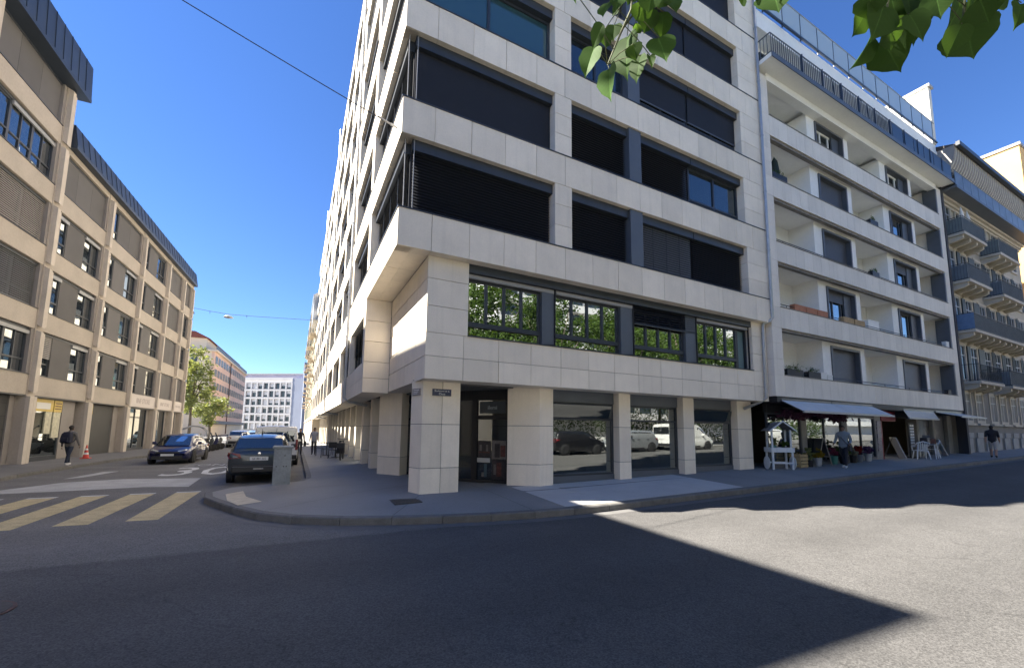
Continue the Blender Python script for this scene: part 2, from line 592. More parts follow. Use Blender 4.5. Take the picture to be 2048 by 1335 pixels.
# floor of the recessed entrance behind the columns
MB().prism([(2.6, 16.5), (2.6, 10.7), (17, 10.7), (17, 16.5)], 0.0, 0.24).build('entrance_floor', M_pave, pavement)
for i in range(len(KP) - 1):
    a, b = KP[i], KP[i + 1]
    if (a - b).length < 0.05 or a.x > 62 or a.y > 70: continue
    e = (b - a).normalized() * 0.006
    a2, b2 = a + e, b - e
    mb = MB()
    h = 0.145
    pts = []
    for (p, n) in ((a2, KN[i]), (b2, KN[i + 1])):
        o = n * 0.17; c = n * 0.02
        pts += [(p.x, p.y, G(p.x) - 0.05), (p.x, p.y, G(p.x) + h - 0.025), (p.x + c.x, p.y + c.y, G(p.x) + h), (p.x + o.x, p.y + o.y, G(p.x) + h + 0.004), (p.x + o.x, p.y + o.y, G(p.x) - 0.05)]
    mb.add(pts, [(0, 1, 6, 5), (1, 2, 7, 6), (2, 3, 8, 7), (3, 4, 9, 8), (4, 0, 5, 9), (4, 3, 2, 1, 0), (5, 6, 7, 8, 9)])
    fix_normals(mb.build('kerb_stone', M_kerb, pavement))
# construction joints across the pavement
M_pj = mat('pavement_joint', (0.10, 0.098, 0.094), 0.9)
for i in range(3, len(KP) - 1, 3):
    p = KP[i]
    if p.x > 22 or p.y > 40 or 5.2 < p.x < 11.6: continue
    q = inner_pt(p); a = p + KN[i] * 0.18; mb = MB(); d = (q - a).normalized(); n = Vector((d.y, -d.x)) * 0.007
    for t in range(9):
        s_ = a.lerp(q, t / 8 * 0.9); z_ = G(s_.x) + 0.14 + 0.11 * min(1, (s_ - p).length / 2.45) + 0.005
        mb.v += [(s_.x + n.x, s_.y + n.y, z_), (s_.x - n.x, s_.y - n.y, z_)]
    for t in range(8): k = t * 2; mb.f.append((k, k + 1, k + 3, k + 2))
    o = fix_normals(mb.build('pavement_joint', M_pj, pavement))
    if o.data.polygons[0].normal.z < 0: o.data.flip_normals()
# paler concrete slabs laid in front of the shop windows
k = 0
for i in range(5):
    for j in range(2):
        x0, x1 = 5.35 + i * 1.23, 5.35 + (i + 1) * 1.23 - 0.012
        y0, y1 = (7.75, 9.0) if j == 0 else (9.012, 10.3)
        pts = [(x0 - (0.0), y0), (x1, y0), (x1, y1), (x0, y1)]
        mb = MB()
        mb.add([(p[0] , p[1], pave_z(p[0], p[1]) + 0.006) for p in pts] + [(p[0], p[1], pave_z(p[0], p[1]) - 0.03) for p in pts],
               [(0, 1, 2, 3), (0, 4, 5, 1), (1, 5, 6, 2), (2, 6, 7, 3), (3, 7, 4, 0)])
        fix_normals(mb.build('concrete_slab', M_slab, pavement))
# iron inspection cover in the pavement
z0 = pave_z(2.3, 9.5)
cov = tag(MB().prism([(1.98, 9.83), (2.62, 9.86), (2.60, 9.27), (1.99, 9.22)], z0 - 0.03, z0 + 0.012).build('inspection_cover', M_iron), 'dark square iron cover set into the pavement before the corner column', 'cover')
mb = MB()
for i in range(6):
    mb.box(2.03, 9.31 + i * 0.09, z0 + 0.012, 2.57, 9.35 + i * 0.09, z0 + 0.017)
mb.build('tread_rib', M_iron, cov)
mb = MB().lathe([(0.0, 0.0), (0.33, 0.0), (0.33, 0.011), (0.0, 0.011)], 24, (-2.68, 6.08, 0.0))
dr = tag(mb.build('drain_cover', M_rust), 'round reddish iron drain cover lying in the dark road', 'drain cover')
MB().lathe([(0.27, 0.011), (0.30, 0.011), (0.30, 0.016), (0.27, 0.016)], 24, (-2.68, 6.08, 0.0)).build('rim', M_iron, dr)

# left pavement with its kerb
LC = math.radians(2.806)
LD = Vector((math.sin(LC), math.cos(LC))); LN = Vector((math.cos(LC), -math.sin(LC)))
LP0 = Vector((-10.39, 25.87))
def lpt(s, o): return LP0 + LD * s + LN * o
lk = [Vector((-40, 9.5)), Vector((-14, 9.6)), Vector((-10.6, 10.6)), Vector((-8.6, 13.5)), Vector((-7.95, 17.0)), lpt(-5.5, 2.25), lpt(0, 2.2), lpt(4, 2.15), lpt(6, 2.6), lpt(9, 2.9), lpt(14, 3.0), lpt(24, 3.0), lpt(60, 3.0)]
lk = resample(smooth_path(lk, 2), 1.0)
mb = MB(); n = len(lk)
for p in lk:
    q = lpt((p - LP0).dot(LD), -0.6)
    if p.x < -10: q = Vector((p.x, 26))
    mb.v += [(p.x, p.y, 0.12), (q.x, q.y, 0.15), (p.x, p.y, -0.05)]
for i in range(n - 1):
    a = i * 3; mb.f += [(a, a + 3, a + 4, a + 1), (a + 2, a + 5, a + 3, a)]
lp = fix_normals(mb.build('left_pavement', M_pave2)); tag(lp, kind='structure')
ln2 = normals2(lk)
for i in range(n - 1):
    a, b = lk[i], lk[i + 1]
    if a.x < -12 or a.y > 55: continue
    o0, o1 = -ln2[i], -ln2[i + 1]
    mb = MB(); pts = []
    for (p, nn) in ((a.lerp(b, 0.006), o0), (a.lerp(b, 0.994), o1)):
        f = p - nn * 0.012; o = p + nn * 0.16
        pts += [(f.x, f.y, -0.05), (f.x, f.y, 0.105), (p.x, p.y, 0.126), (o.x, o.y, 0.128), (o.x, o.y, -0.05)]
    mb.add(pts, [(0, 1, 6, 5), (1, 2, 7, 6), (2, 3, 8, 7), (3, 4, 9, 8), (4, 0, 5, 9), (4, 3, 2, 1, 0), (5, 6, 7, 8, 9)])
    fix_normals(mb.build('kerb_stone', M_kerb, lp))
# pavement across the boulevard, behind the camera
mb = MB()
for x in (-60, -10, 4, 7, 10, 20, 40, 70, 94):
    mb.v += [(x, -4.2, G(x) + 0.13), (x, -30, G(x) + 0.13), (x, -4.2, G(x) - 0.05)]
for i in range(8):
    a = i * 3; mb.f += [(a + 3, a, a + 1, a + 4), (a, a + 3, a + 5, a + 2)]
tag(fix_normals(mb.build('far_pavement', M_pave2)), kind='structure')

# road markings, laid as thin sheets on the road
def sheet(name, pts, m, parent, z=0.004):
    mb = MB(); n = len(pts)
    mb.add([(p[0], p[1], G(p[0]) + z) for p in pts], [tuple(range(n))])
    o = mb.build(name, m, parent)
    if o.data.polygons[0].normal.z < 0: o.data.flip_normals()
    return o
cw = thing('zebra_crossing', 'worn yellow zebra crossing stripes across the side street', 'crossing', (-4.3, 12.6, 0.0), world_parts=True)
for i, x in enumerate((-2.76, -3.76, -4.74, -5.72, -6.7)):
    y0, y1 = 10.62 - 0.02 * i, 14.55 + 0.05 * i
    s = sheet('stripe', [(x, y0), (x + 0.5, y0 - 0.06), (x + 0.52, y1 - 0.02), (x - 0.03, y1)], M_yellow, cw)
    sheet('white_edge', [(x - 0.03, y1 + 0.02), (x + 0.52, y1), (x + 0.52, y1 + 0.17), (x - 0.03, y1 + 0.18)], M_wpaint, cw)
bar = thing('stop_band', 'broad faded white band painted across the side street before the crossing', 'road marking', (-4.6, 16.8, 0), world_parts=True)
sheet('band', [(-7.3, 16.0), (-5.5, 16.1), (-3.9, 16.3), (-2.75, 15.9), (-2.85, 18.4), (-5.1, 19.0), (-6.4, 18.5), (-7.1, 17.0)], M_wfaint, bar)
tag(sheet('lane_dash', [(-6.85, 19.7), (-6.5, 20.0), (-6.15, 22.3), (-6.6, 22.3)], M_wfaint, None), 'narrow faded white dash near the left kerb', 'road marking')
zt = thing('zone_marking', 'white number thirty painted large on the side street', 'road marking', (-3.3, 21.3, 0), world_parts=True)
text_obj('30', 2.6, M_wpaint, zt, Matrix.Translation((-3.35, 21.3, 0.005)) @ Matrix.Diagonal((0.92, 2.05, 1, 1)), depth=0.0)
text_obj('ZONE', 0.75, M_wfaint, zt, Matrix.Translation((-3.5, 24.6, 0.005)) @ Matrix.Diagonal((0.95, 2.2, 1, 1)), depth=0.0)
# gutter line along the boulevard kerb
mb = MB()
for i, p in enumerate(KP):
    if p.x > 62 or p.y > 12: continue
    a, b = p - KN[i] * 0.04, p - KN[i] * 0.30
    mb.v += [(a.x, a.y, G(a.x) + 0.004), (b.x, b.y, G(b.x) + 0.004)]
for i in range(len(mb.v) // 2 - 1):
    a = i * 2; mb.f.append((a, a + 1, a + 3, a + 2))
g = mb.build('gutter', mat('gutter_concrete', (0.125, 0.122, 0.118), 0.8, noise=(3, 0.15), noise2=(50, 0.15)), road)
fix_normals(g)
if g.data.polygons[0].normal.z < 0: g.data.flip_normals()
# repair patches and tar seams in the road
M_tar = mat('tar_seam', (0.030, 0.030, 0.032), 0.6, noise=(6, 0.3))
M_fix = mat('repair_asphalt', (0.066, 0.065, 0.064), 0.85, noise=(1.5, 0.12), noise2=(70, 0.35), bump=(90, 0.4))
rp = random.Random(4)
def tar(path, w=0.022):
    mb = MB(); pts = resample(path, 0.25)
    for i, p in enumerate(pts):
        d = (pts[min(i + 1, len(pts) - 1)] - pts[max(i - 1, 0)]).normalized(); n = Vector((d.y, -d.x)); j = rp.uniform(-0.02, 0.02); ww = w * rp.uniform(0.5, 1.3)
        for s in (1, -1):
            q = p + n * (s * ww / 2 + j); mb.v.append((q.x, q.y, G(q.x) + 0.007))
    for i in range(len(pts) - 1): a = i * 2; mb.f.append((a, a + 2, a + 3, a + 1))
    o = fix_normals(mb.build('tar_seam', M_tar, road))
    if o.data.polygons[0].normal.z < 0: o.data.flip_normals()
def fix(x0, y0, x1, y1):
    o = sheet('repair_patch', [(x0, y0), (x1, y0 + 0.04), (x1 - 0.03, y1), (x0 + 0.02, y1 - 0.03)], M_fix, road, 0.0045)
    tar([(x0, y0), (x1, y0 + 0.04), (x1 - 0.03, y1), (x0 + 0.02, y1 - 0.03), (x0, y0)], 0.016)
fix(-6.8, 8.4, -4.6, 9.5)
# sunlight thrown back by window glass, painted as a curved pale patch
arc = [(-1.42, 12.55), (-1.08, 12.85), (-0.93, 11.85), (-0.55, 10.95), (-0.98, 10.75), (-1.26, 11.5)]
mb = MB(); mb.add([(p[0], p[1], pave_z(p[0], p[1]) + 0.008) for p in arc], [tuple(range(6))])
o = mb.build('painted_sun_patch', mat('painted_sun_patch', (0.50, 0.44, 0.33), 0.8, noise=(6, 0.15)), pavement)
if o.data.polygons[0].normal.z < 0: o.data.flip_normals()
# ------------------------------------------------------------------ corner office building
YB, XA, XR, YEND = 9.35, 1.825, 16.05, 62.0
Y1, X1 = 9.6, 2.64                 # first floor stands back under the slab
YC = 10.15                         # ground-floor columns
ob = thing('office_building', 'corner office building clad in pale limestone with dark blinds and an overhanging corner', 'building', (XA, YB, 0.2), world_parts=True)
FB = Frame('S', YB); FA = Frame('W', XA); FB1 = Frame('S', Y1); FX1 = Frame('W', X1)
SILL = [6.93 + 2.785 * i for i in range(7)]          # tops of the slabs 2..8
BH = 0.91
ZR = SILL[-1] + 0.35
G_ = 0.012
# dark cores behind the cladding
MB().box(XA + 0.62, YB + 0.62, 6.06, XR - 0.01, YEND, ZR - 0.3).build('inner_wall', M_joint, ob)
MB().prism([(X1 + 0.05, 13.95), (X1 + 0.05, Y1 + 0.05), (3.66, Y1 + 0.05), (3.66, Y1 + 0.62), (XR - 0.01, Y1 + 0.62), (XR - 0.01, YEND), (XA + 0.5, YEND), (XA + 0.5, 13.95)], 3.06, 6.05).build('inner_wall', M_joint, ob)

LP = {}
def lpanel(fr, u0, u1, z0, z1, ret, th=0.04, m=M_stone):
    """cladding panel with its soffit return, one L-shaped stone"""
    if (fr.k, round(u1 - u0, 3), round(z1 - z0, 3), ret) not in LP:
        mb = MB(); w = (u1 - u0) / 2; h = (z1 - z0) / 2
        f0 = Frame(fr.k, 0.0)
        f0.box(mb, -w, w, -th, 0, -h, h)
        if ret: f0.box(mb, -w, w, -ret, -th, -h, -h + 0.035)
        me = mb.mesh('panel', m)
        bm = bmesh.new(); bm.from_mesh(me)
        bmesh.ops.recalc_face_normals(bm, faces=bm.faces); bm.to_mesh(me); bm.free()
        LP[(fr.k, round(u1 - u0, 3), round(z1 - z0, 3), ret)] = me
    o = bpy.data.objects.new('panel', LP[(fr.k, round(u1 - u0, 3), round(z1 - z0, 3), ret)])
    x, y = fr.xy((u0 + u1) / 2, 0)
    # slight unevenness of hand-set stone
    o.location = Vector((x, y, (z0 + z1) / 2)) - org(ob) + Vector((random.uniform(-.0015, .0015), random.uniform(-.0025, .0025), 0))
    return link(o, ob)

def spans(a, b, first, step):
    e = [a]; u = first
    while u < b - 0.25:
        e.append(u); u += step
    e.append(b)
    return list(zip(e[:-1], e[1:]))

for k, zt_ in enumerate(SILL):
    z1 = zt_; z0 = zt_ - BH
    top = k == len(SILL) - 1
    # solid slab behind the panels
    mb = MB()
    FB.box(mb, XA + 0.045, XR - 0.01, -0.62, -0.045, z0 + 0.036, z1 - 0.002)
    FA.box(mb, YB + 0.62, YEND, -0.62, -0.045, z0 + 0.036, z1 - 0.002)
    mb.build('slab', M_joint, ob)
    for i, (a, b) in enumerate(spans(XA, XR, 2.63, 0.966)):
        lpanel(FB, a + (G_ / 2 if i else 0), b - G_ / 2, z0, z1, 0.36)
    sp = spans(YB + 0.041, 40.0, YB + 1.5, 2.25) if not top else [(YB + 0.041, 40.0)]
    for (a, b) in sp:
        lpanel(FA, a + 0.012, b - 0.012, z0, z1, 0.36)
    FA.part('band', 40.0, YEND, -0.36, 0, z0, z1, M_stone, ob)
    # sill sheet of dark metal
    mb = MB()
    FB.box(mb, XA - 0.02, XR, -0.34, 0.02, z1, z1 + 0.032)
    FA.box(mb, YB + 0.34, YEND, -0.34, 0.02, z1, z1 + 0.032)
    mb.build('sill', M_frame, ob)
    if top:
        continue
    # piers between the windows
    zb, ze = z1 + 0.034, SILL[k + 1] - BH
    hh = (ze - zb) / 3
    for (a, b) in ((6.15, 6.73), (14.80, XR)):
        for j in range(3):
            FB.piece('panel', a, b, -0.40, -0.004, zb + j * hh + 0.004, zb + (j + 1) * hh - 0.006, M_stone, ob, 0.004)
    for j, y in enumerate([13.7 + 4.42 * t for t in range(11)]):
        FA.piece('pier', y, y + 0.45, -0.40, -0.004, zb + 0.002, ze - 0.002, M_stone, ob, 0.004)

# --- windows of the upper floors on the boulevard
def blind(fr, u0, u1, z0, z1, m, v=-0.27, name='blind', tilt=0.9, step=0.078):
    return tag(slats(fr, MB(), u0, u1, v, z0, z1, step, tilt).build(name, m, ob), kind='stuff')
def bay(fr, u0, u1, k, kind, vg=-0.34):
    zb, ze = SILL[k] + 0.034, SILL[k + 1] - BH - 0.002
    fr.part('blind_box', u0, u1, -0.36, -0.14, ze - 0.27, ze, M_frame, ob)
    zt2 = ze - 0.27
    if kind == 'slat':
        blind(fr, u0 + 0.04, u1 - 0.04, zb + 0.02, zt2, M_blind)
        fr.part('back_panel', u0, u1, -0.40, -0.345, zb, zt2, M_blind, ob)
    elif kind == 'grey':
        blind(fr, u0 + 0.04, u1 - 0.04, zb + 0.02, zt2, M_blind2, tilt=1.1)
        fr.part('back_panel', u0, u1, -0.40, -0.345, zb, zt2, M_blind, ob)
        mb = MB()
        for t in (0.25, 0.5, 0.75):
            u = u0 + (u1 - u0) * t
            fr.box(mb, u - 0.008, u + 0.008, -0.235, -0.225, zb, zt2)
        mb.build('blind_tape', M_frame, ob)
    elif kind == 'cloth':
        fr.part('screen', u0 + 0.02, u1 - 0.02, -0.27, -0.26, zb + 0.03, zt2, M_cloth, ob)
        fr.part('back_panel', u0, u1, -0.40, -0.345, zb, zt2, M_blind, ob)
        fr.part('bottom_rail', u0 + 0.02, u1 - 0.02, -0.285, -0.245, zb + 0.005, zb + 0.035, M_frame, ob)
    elif kind == 'half':
        window(fr, ob, u0, u1, -0.34, zb, zt2 - 0.0, 2, M_frame, M_gl_dark, 0.07, zb + 0.42)
        fr.part('screen', u0 + 0.04, u1 - 0.04, -0.262, -0.25, zb + 0.52, zt2, M_cloth, ob)
        fr.part('bottom_rail', u0 + 0.04, u1 - 0.04, -0.275, -0.24, zb + 0.48, zb + 0.52, M_steel, ob)
    elif kind == 'teal':
        window(fr, ob, u0, u1, -0.34, zb, zt2, 2, M_frame, M_gl_teal, 0.08, zb + 0.30)
    else:
        window(fr, ob, u0, u1, -0.34, zb, zt2, 2, M_frame, M_gl_dark, 0.07, zb + 0.35)
kinds = {0: ('slat', 'slat', 'grey', 'slat'), 1: ('cloth', 'slat', 'slat', 'glass'), 2: ('teal', 'glass', 'half', 'half'),
         3: ('cloth', 'cloth', 'cloth', 'cloth'), 4: ('slat', 'glass', 'cloth', 'cloth'), 5: ('slat', 'slat', 'glass', 'slat')}
for k in range(6):
    ks = kinds[k]
    bay(FB, XA + 0.30, 6.15, k, ks[0])
    bay(FB, 6.73, 9.02, k, ks[1]); bay(FB, 9.53, 12.0, k, ks[2]); bay(FB, 12.03, 14.80, k, ks[3])
    zb, ze = SILL[k] + 0.034, SILL[k + 1] - BH
    FB.part('mullion_panel', 9.02, 9.53, -0.36, -0.05, zb, ze - 0.002, M_steel, ob)
    # cables that guide the corner blinds
    mb = MB()
    for (x, y) in ((XA + 0.14, YB + 0.20), (XA + 0.34, YB + 0.13)):
        mb.tube([(x, y, zb), (x, y, ze)], 0.011, 6)
    mb.build('guide_cable', M_strip, ob)
    # windows towards the side street
    edges = [YB + 0.36] + [13.7 + 4.42 * t for t in range(11)]
    for j in range(10):
        a = edges[j] if j == 0 else edges[j] + 0.45
        b = edges[j + 1]
        r = random.random()
        kd = 'grey' if j == 0 else ('grey' if r < 0.3 else 'glass')
        if j > 4 and kd == 'grey': kd = 'glass'
        bay(FA, a, b, k, kd)
# roof slab
MB().box(XA + 0.2, YB + 0.2, ZR - 0.32, XR - 0.01, YEND, ZR - 0.05).build('roof', M_joint, ob)

# --- first floor
ROW = [3.0, 3.55, 4.12]
for i, (a, b) in enumerate(spans(X1, XR, 3.60, 0.967)):
    lpanel(FB1, a + (G_ / 2 if i else 0), b - G_ / 2, ROW[0], ROW[1] - G_ / 2, 0.62)
    lpanel(FB1, a + (G_ / 2 if i else 0), b - G_ / 2, ROW[1] + G_ / 2, ROW[2] - 0.004, 0)
# corner return towards the side street and the pier beside it
RZ = [3.0, 3.55, 4.12, 4.78, 5.46, 6.02]
for j in range(5):
    ys_ = [Y1 + 0.042, 10.55, 11.65, 12.75, 13.90]
    for i in range(4):
        lpanel(FX1, ys_[i] + 0.009, ys_[i + 1] - 0.009, RZ[j] + (0.011 if j else 0), RZ[j + 1] - 0.011, 0)
    if j > 1:
        FB1.piece('panel', X1, 3.70, -0.35, 0, RZ[j] + G_ / 2, RZ[j + 1] - G_ / 2, M_stone, ob, 0.004)
        FB1.piece('panel', 15.2, XR, -0.35, 0, RZ[j] + G_ / 2, RZ[j + 1] - G_ / 2, M_stone, ob, 0.004)
for i in range(4):                                                   # soffit over the return
    FX1.piece('soffit_panel', Y1 + 0.1 + i * 1.08, Y1 + 0.1 + (i + 1) * 1.08 - 0.012, 0.0, XA * 0 + 0.45, 6.022, 6.045, M_stone, ob, 0)
# block that steps out again further along the side street
ZB_ = [2.95, 3.42, 3.95, 4.62, 5.3, 6.02]
FE = Frame('S', 13.9)
for j in range(5):
    FE.piece('panel', XA, X1 - 0.006, -0.4, 0, ZB_[j] + 0.005, ZB_[j + 1] - 0.007, M_stone, ob, 0.004)
for (a, b) in spans(14.3, 40, 16.2, 2.2):
    lpanel(FA, a + G_ / 2, b - G_ / 2, ZB_[0], ZB_[1] - 0.006, 0.8)
    lpanel(FA, a + G_ / 2, b - G_ / 2, ZB_[1] + 0.006, ZB_[2] - 0.006, 0)
FA.part('band', 40, YEND, -0.8, 0, ZB_[0], ZB_[2], M_stone, ob)
FA.part('lintel', 14.3, YEND, -0.5, -0.02, 5.58, 6.018, M_stone, ob)
ya = 14.5
for j in range(10):
    w_ = 3.5 if j == 0 else 4.0
    if ya + w_ > YEND: break
    fw_ = window(FA, ob, ya, ya + w_, -0.25, 3.96, 5.56, 4, M_frame, M_gl_dark, 0.06)
    if j in (0, 1, 3):
        blind(FA, ya + 0.05, ya + w_ - 0.05, 4.0 if j == 1 else 4.6, 5.5, M_blind2, v=-0.16, tilt=1.0)
    FA.piece('pier', ya + w_, ya + w_ + 0.46, -0.4, -0.004, 3.955, 5.578, M_stone, ob, 0.004)
    ya += w_ + 0.46
# ribbon window on the boulevard
FB1.part('awning_box', 3.70, 15.2, -0.34, -0.02, 5.80, 6.018, M_frame, ob)
FB1.part('ledge', 3.70, 15.2, -0.40, 0.03, 4.118, 4.15, M_frame, ob)
units = [(3.70, 5.96, 6.41), (6.41, 8.84, 9.38), (9.38, 11.74, 12.30), (12.30, 14.62, 15.2)]
for i, (a, b, c) in enumerate(units):
    fw_ = window(FB1, ob, a, b, -0.28, 4.50, 5.72, 4, M_frame, M_gl_mirror, 0.07)
    mb = MB(); ring(FB1, mb, a, b, -0.32, -0.24, 4.15, 4.50, 0.06)
    FB1.box(mb, a, b, -0.33, -0.222, 4.44, 4.55)
    mb.build('transom', M_frame, fw_)
    # no uprights below the transom: a solid low light
    FB1.part('low_light', a + 0.04, b - 0.04, -0.292, -0.284, 4.19, 4.46, M_gl_mirror, fw_)
    if i < 3:
        FB1.part('mullion_panel', b, c, -0.32, -0.14, 4.15, 5.80, M_steel, ob)
    else:
        FB1.part('curtain', b - 0.02, c - 0.02, -0.36, -0.34, 4.15, 5.8, mat('pale_teal_curtain', (0.16, 0.24, 0.25), 0.8), ob)
        mb = MB(); ring(FB1, mb, b, c, -0.32, -0.24, 4.15, 5.72, 0.07); mb.build('window', M_frame, ob)
    if i != 2:
        FB1.part('blind_rail', a + 0.02, c - 0.06, -0.2, -0.12, 5.69, 5.79, M_strip, ob)
    else:
        blind(FB1, a + 0.05, c - 0.1, 5.25, 5.80, M_blind, v=-0.15)
        FB1.part('blind_rail', a + 0.05, c - 0.1, -0.18, -0.12, 5.21, 5.25, M_frame, ob)
    FB1.part('guide_rail', c - 0.05, c - 0.02, -0.15, -0.10, 4.15, 5.8, M_black, ob)
    mb = MB().tube([FB1.xy(c - 0.04, -0.1) + (4.2,), FB1.xy(c - 0.38, -0.12) + (4.18,)], 0.012, 6)
    mb.build('hold_arm', M_black, ob)

# --- ground floor
def base_z(x, y): return pave_z(x, y) - 0.03
def column(poly, zj, split=None):
    cx = sum(p[0] for p in poly) / len(poly); cy = sum(p[1] for p in poly) / len(poly)
    zb = base_z(cx, cy)
    inset = [(cx + (p[0] - cx) * 0.965, cy + (p[1] - cy) * 0.955) for p in poly]
    root = MB().prism(inset, zb, 3.05).build('column', M_joint, ob)
    zz = [zb] + zj + [3.04]
    for a, b in zip(zz[:-1], zz[1:]):
        if split is None:
            MB().prism(poly, a + 0.006, b - 0.006).build('panel', M_stone, root, bevel=0.006)
        else:
            l = [p for p in poly]
            left = [p for p in poly if p[0] <= split]; right = [p for p in poly if p[0] > split]
            yf = min(p[1] for p in poly); yb = max(p[1] for p in poly)
            MB().prism(sorted_poly(left + [(split - 0.005, yf), (split - 0.005, yb)]), a + 0.006, b - 0.006).build('panel', M_stone, root, bevel=0.006)
            MB().prism(sorted_poly(right + [(split + 0.005, yf), (split + 0.005, yb)]), a + 0.006, b - 0.006).build('panel', M_stone, root, bevel=0.006)
    return root
def sorted_poly(pts):
    cx = sum(p[0] for p in pts) / len(pts); cy = sum(p[1] for p in pts) / len(pts)
    return sorted(pts, key=lambda p: math.atan2(p[1] - cy, p[0] - cx))
ZJ = [0.85, 1.93]
column([(2.71, 10.78), (2.60, 10.62), (2.76, 10.15), (3.75, 10.15), (3.75, 10.9), (2.95, 10.95)], ZJ, split=3.27)
column([(5.40, 10.70), (6.13, 10.12), (6.60, 10.15), (6.60, 10.95), (5.6, 11.05)], ZJ)
column([(9.07, 10.15), (9.55, 10.15), (9.55, 10.8), (9.07, 10.8)], ZJ)
column([(11.98, 10.15), (12.52, 10.15), (12.52, 10.8), (11.98, 10.8)], ZJ)
column([(14.92, 10.15), (15.72, 10.12), (16.04, 10.42), (16.04, 10.9), (14.92, 10.9)], ZJ)
column([(2.63, 15.3), (3.2, 14.36), (3.55, 14.8), (3.6, 16.0), (2.75, 16.0)], ZJ)
FG = Frame('S', 10.47); FGA = Frame('W', 3.05)
for j in range(17):
    y = 17.4 + 2.45 * j
    column([(2.72, y), (3.2, y), (3.2, y + 0.5), (2.72, y + 0.5)], ZJ if j < 6 else [])
    y0 = y - 1.95 if j else 16.0
    if j < 12:
        window(FGA, ob, y0, y, 0.0, 0.45, 2.7, 2, M_frame, M_gl_shop if j < 4 else M_gl_dark, 0.06, 2.2, name='shop_window')
        FGA.part('plinth', y0, y, -0.05, 0.05, 0.2, 0.45, M_steel, ob)
        FGA.part('header', y0, y, -0.1, 0.06, 2.7, 3.03, M_steel, ob)
MB().box(3.35, 58, 0.1, 16, YEND, 3.02).build('inner_wall', M_interior, ob)
for i, (a, b) in enumerate(((6.60, 9.07), (9.55, 11.98), (12.52, 14.92))):
    zb = pave_z((a + b) / 2, 10.4) - 0.05
    f = window(FG, ob, a, b, 0.0, zb + 0.22, 2.66, 1, M_frame, M_gl_shop, 0.06, 2.16, name='shop_window')
    if i != 1:                      # top light tilted open
        mb = MB()
        p = [FG.xy(a + 0.1, 0.06) + (2.20,), FG.xy(b - 0.1, 0.06) + (2.20,), FG.xy(b - 0.1, 0.14) + (2.60,), FG.xy(a + 0.1, 0.14) + (2.60,)]
        mb.extrude(p, (0, -0.012, 0.006)); fix_normals(mb.build('top_light', M_gl_dark, f))
        mb = MB()
        for q0, q1 in zip(p, p[1:] + p[:1]): mb.tube([q0, q1], 0.02, 4)
        mb.build('top_light_frame', M_frame, f)
    FG.part('plinth', a, b, -0.06, 0.06, zb - 0.05, zb + 0.22, M_steel, ob)
    FG.part('header', a, b, -0.12, 0.07, 2.66, 3.03, M_steel, ob)
# rooms behind the shop windows
MB().box(4.4, 15.5, 0.2, 16.0, 15.6, 3.03).build('room_wall', M_interior, ob)
MB().box(3.4, 10.6, 3.0, 16.0, 15.6, 3.05).build('room_ceiling', M_interior, ob)
MB().box(16.0, 10.9, 0.2, 16.05, 15.6, 3.03).build('room_wall', M_interior, ob)
for (a, b, h) in ((8.0, 9.05, 0.9), (11.2, 11.95, 1.5), (14.0, 14.85, 1.3)):
    FG.part('window_film', a, b, -0.03, -0.02, 0.45, 0.45 + h, mat('frosted_film', (0.22, 0.25, 0.25), 0.6), ob)
# corner entrance, set back on the diagonal between the columns
def wall_seg(p, q, name='entrance_front'):
    p = Vector((p[0], p[1], 0)); q = Vector((q[0], q[1], 0))
    d = (q - p).normalized(); n = Vector((d.y, -d.x, 0)); L_ = (q - p).length
    def bx(mb, a, b, v0, v1, z0, z1):
        pts = [p + d * a + n * v0, p + d * b + n * v0, p + d * b + n * v1, p + d * a + n * v1]
        mb.prism([(t.x, t.y) for t in pts], z0, z1)
    return bx, L_, p, d, n
bx, L_, p_, d_, n_ = wall_seg((4.35, 12.55), (5.62, 10.95))
mb = MB()
bx(mb, 0, L_, -0.05, 0.05, 2.70, 3.03); bx(mb, 0, L_, -0.05, 0.05, 0.2, 0.32)
for a, b in ((0, 0.07), (0.78, 0.95), (L_ - 0.1, L_)): bx(mb, a, b, -0.05, 0.05, 0.32, 2.7)
bx(mb, 0.95, L_ - 0.1, -0.05, 0.05, 2.12, 2.24)
door = mb.build('entrance_front', M_black, ob)
M_gl_door = glass('door_glass', (0.02, 0.022, 0.026), 0.07, clear=0.45)
mb = MB(); bx(mb, 0.05, 0.8, -0.01, 0.0, 0.3, 2.72); mb.build('pane', M_gl_door, door)
mb = MB(); bx(mb, 0.93, L_ - 0.08, -0.01, 0.0, 0.3, 2.72); mb.build('pane', M_gl_door, door)
mb = MB(); bx(mb, 1.02, L_ - 0.16, 0.002, 0.008, 2.30, 2.66); mb.build('transom_plate', mat('smoky_plate', (0.045, 0.055, 0.065), 0.5), door)
o_ = p_ + d_ * ((1.02 + L_ - 0.16) / 2) + n_ * 0.012
text_obj('ilemi', 0.17, mat('silver_letters', (0.35, 0.40, 0.42), 0.4), door, face_mat((o_.x, o_.y, 2.47), d_, (0, 0, 1)))
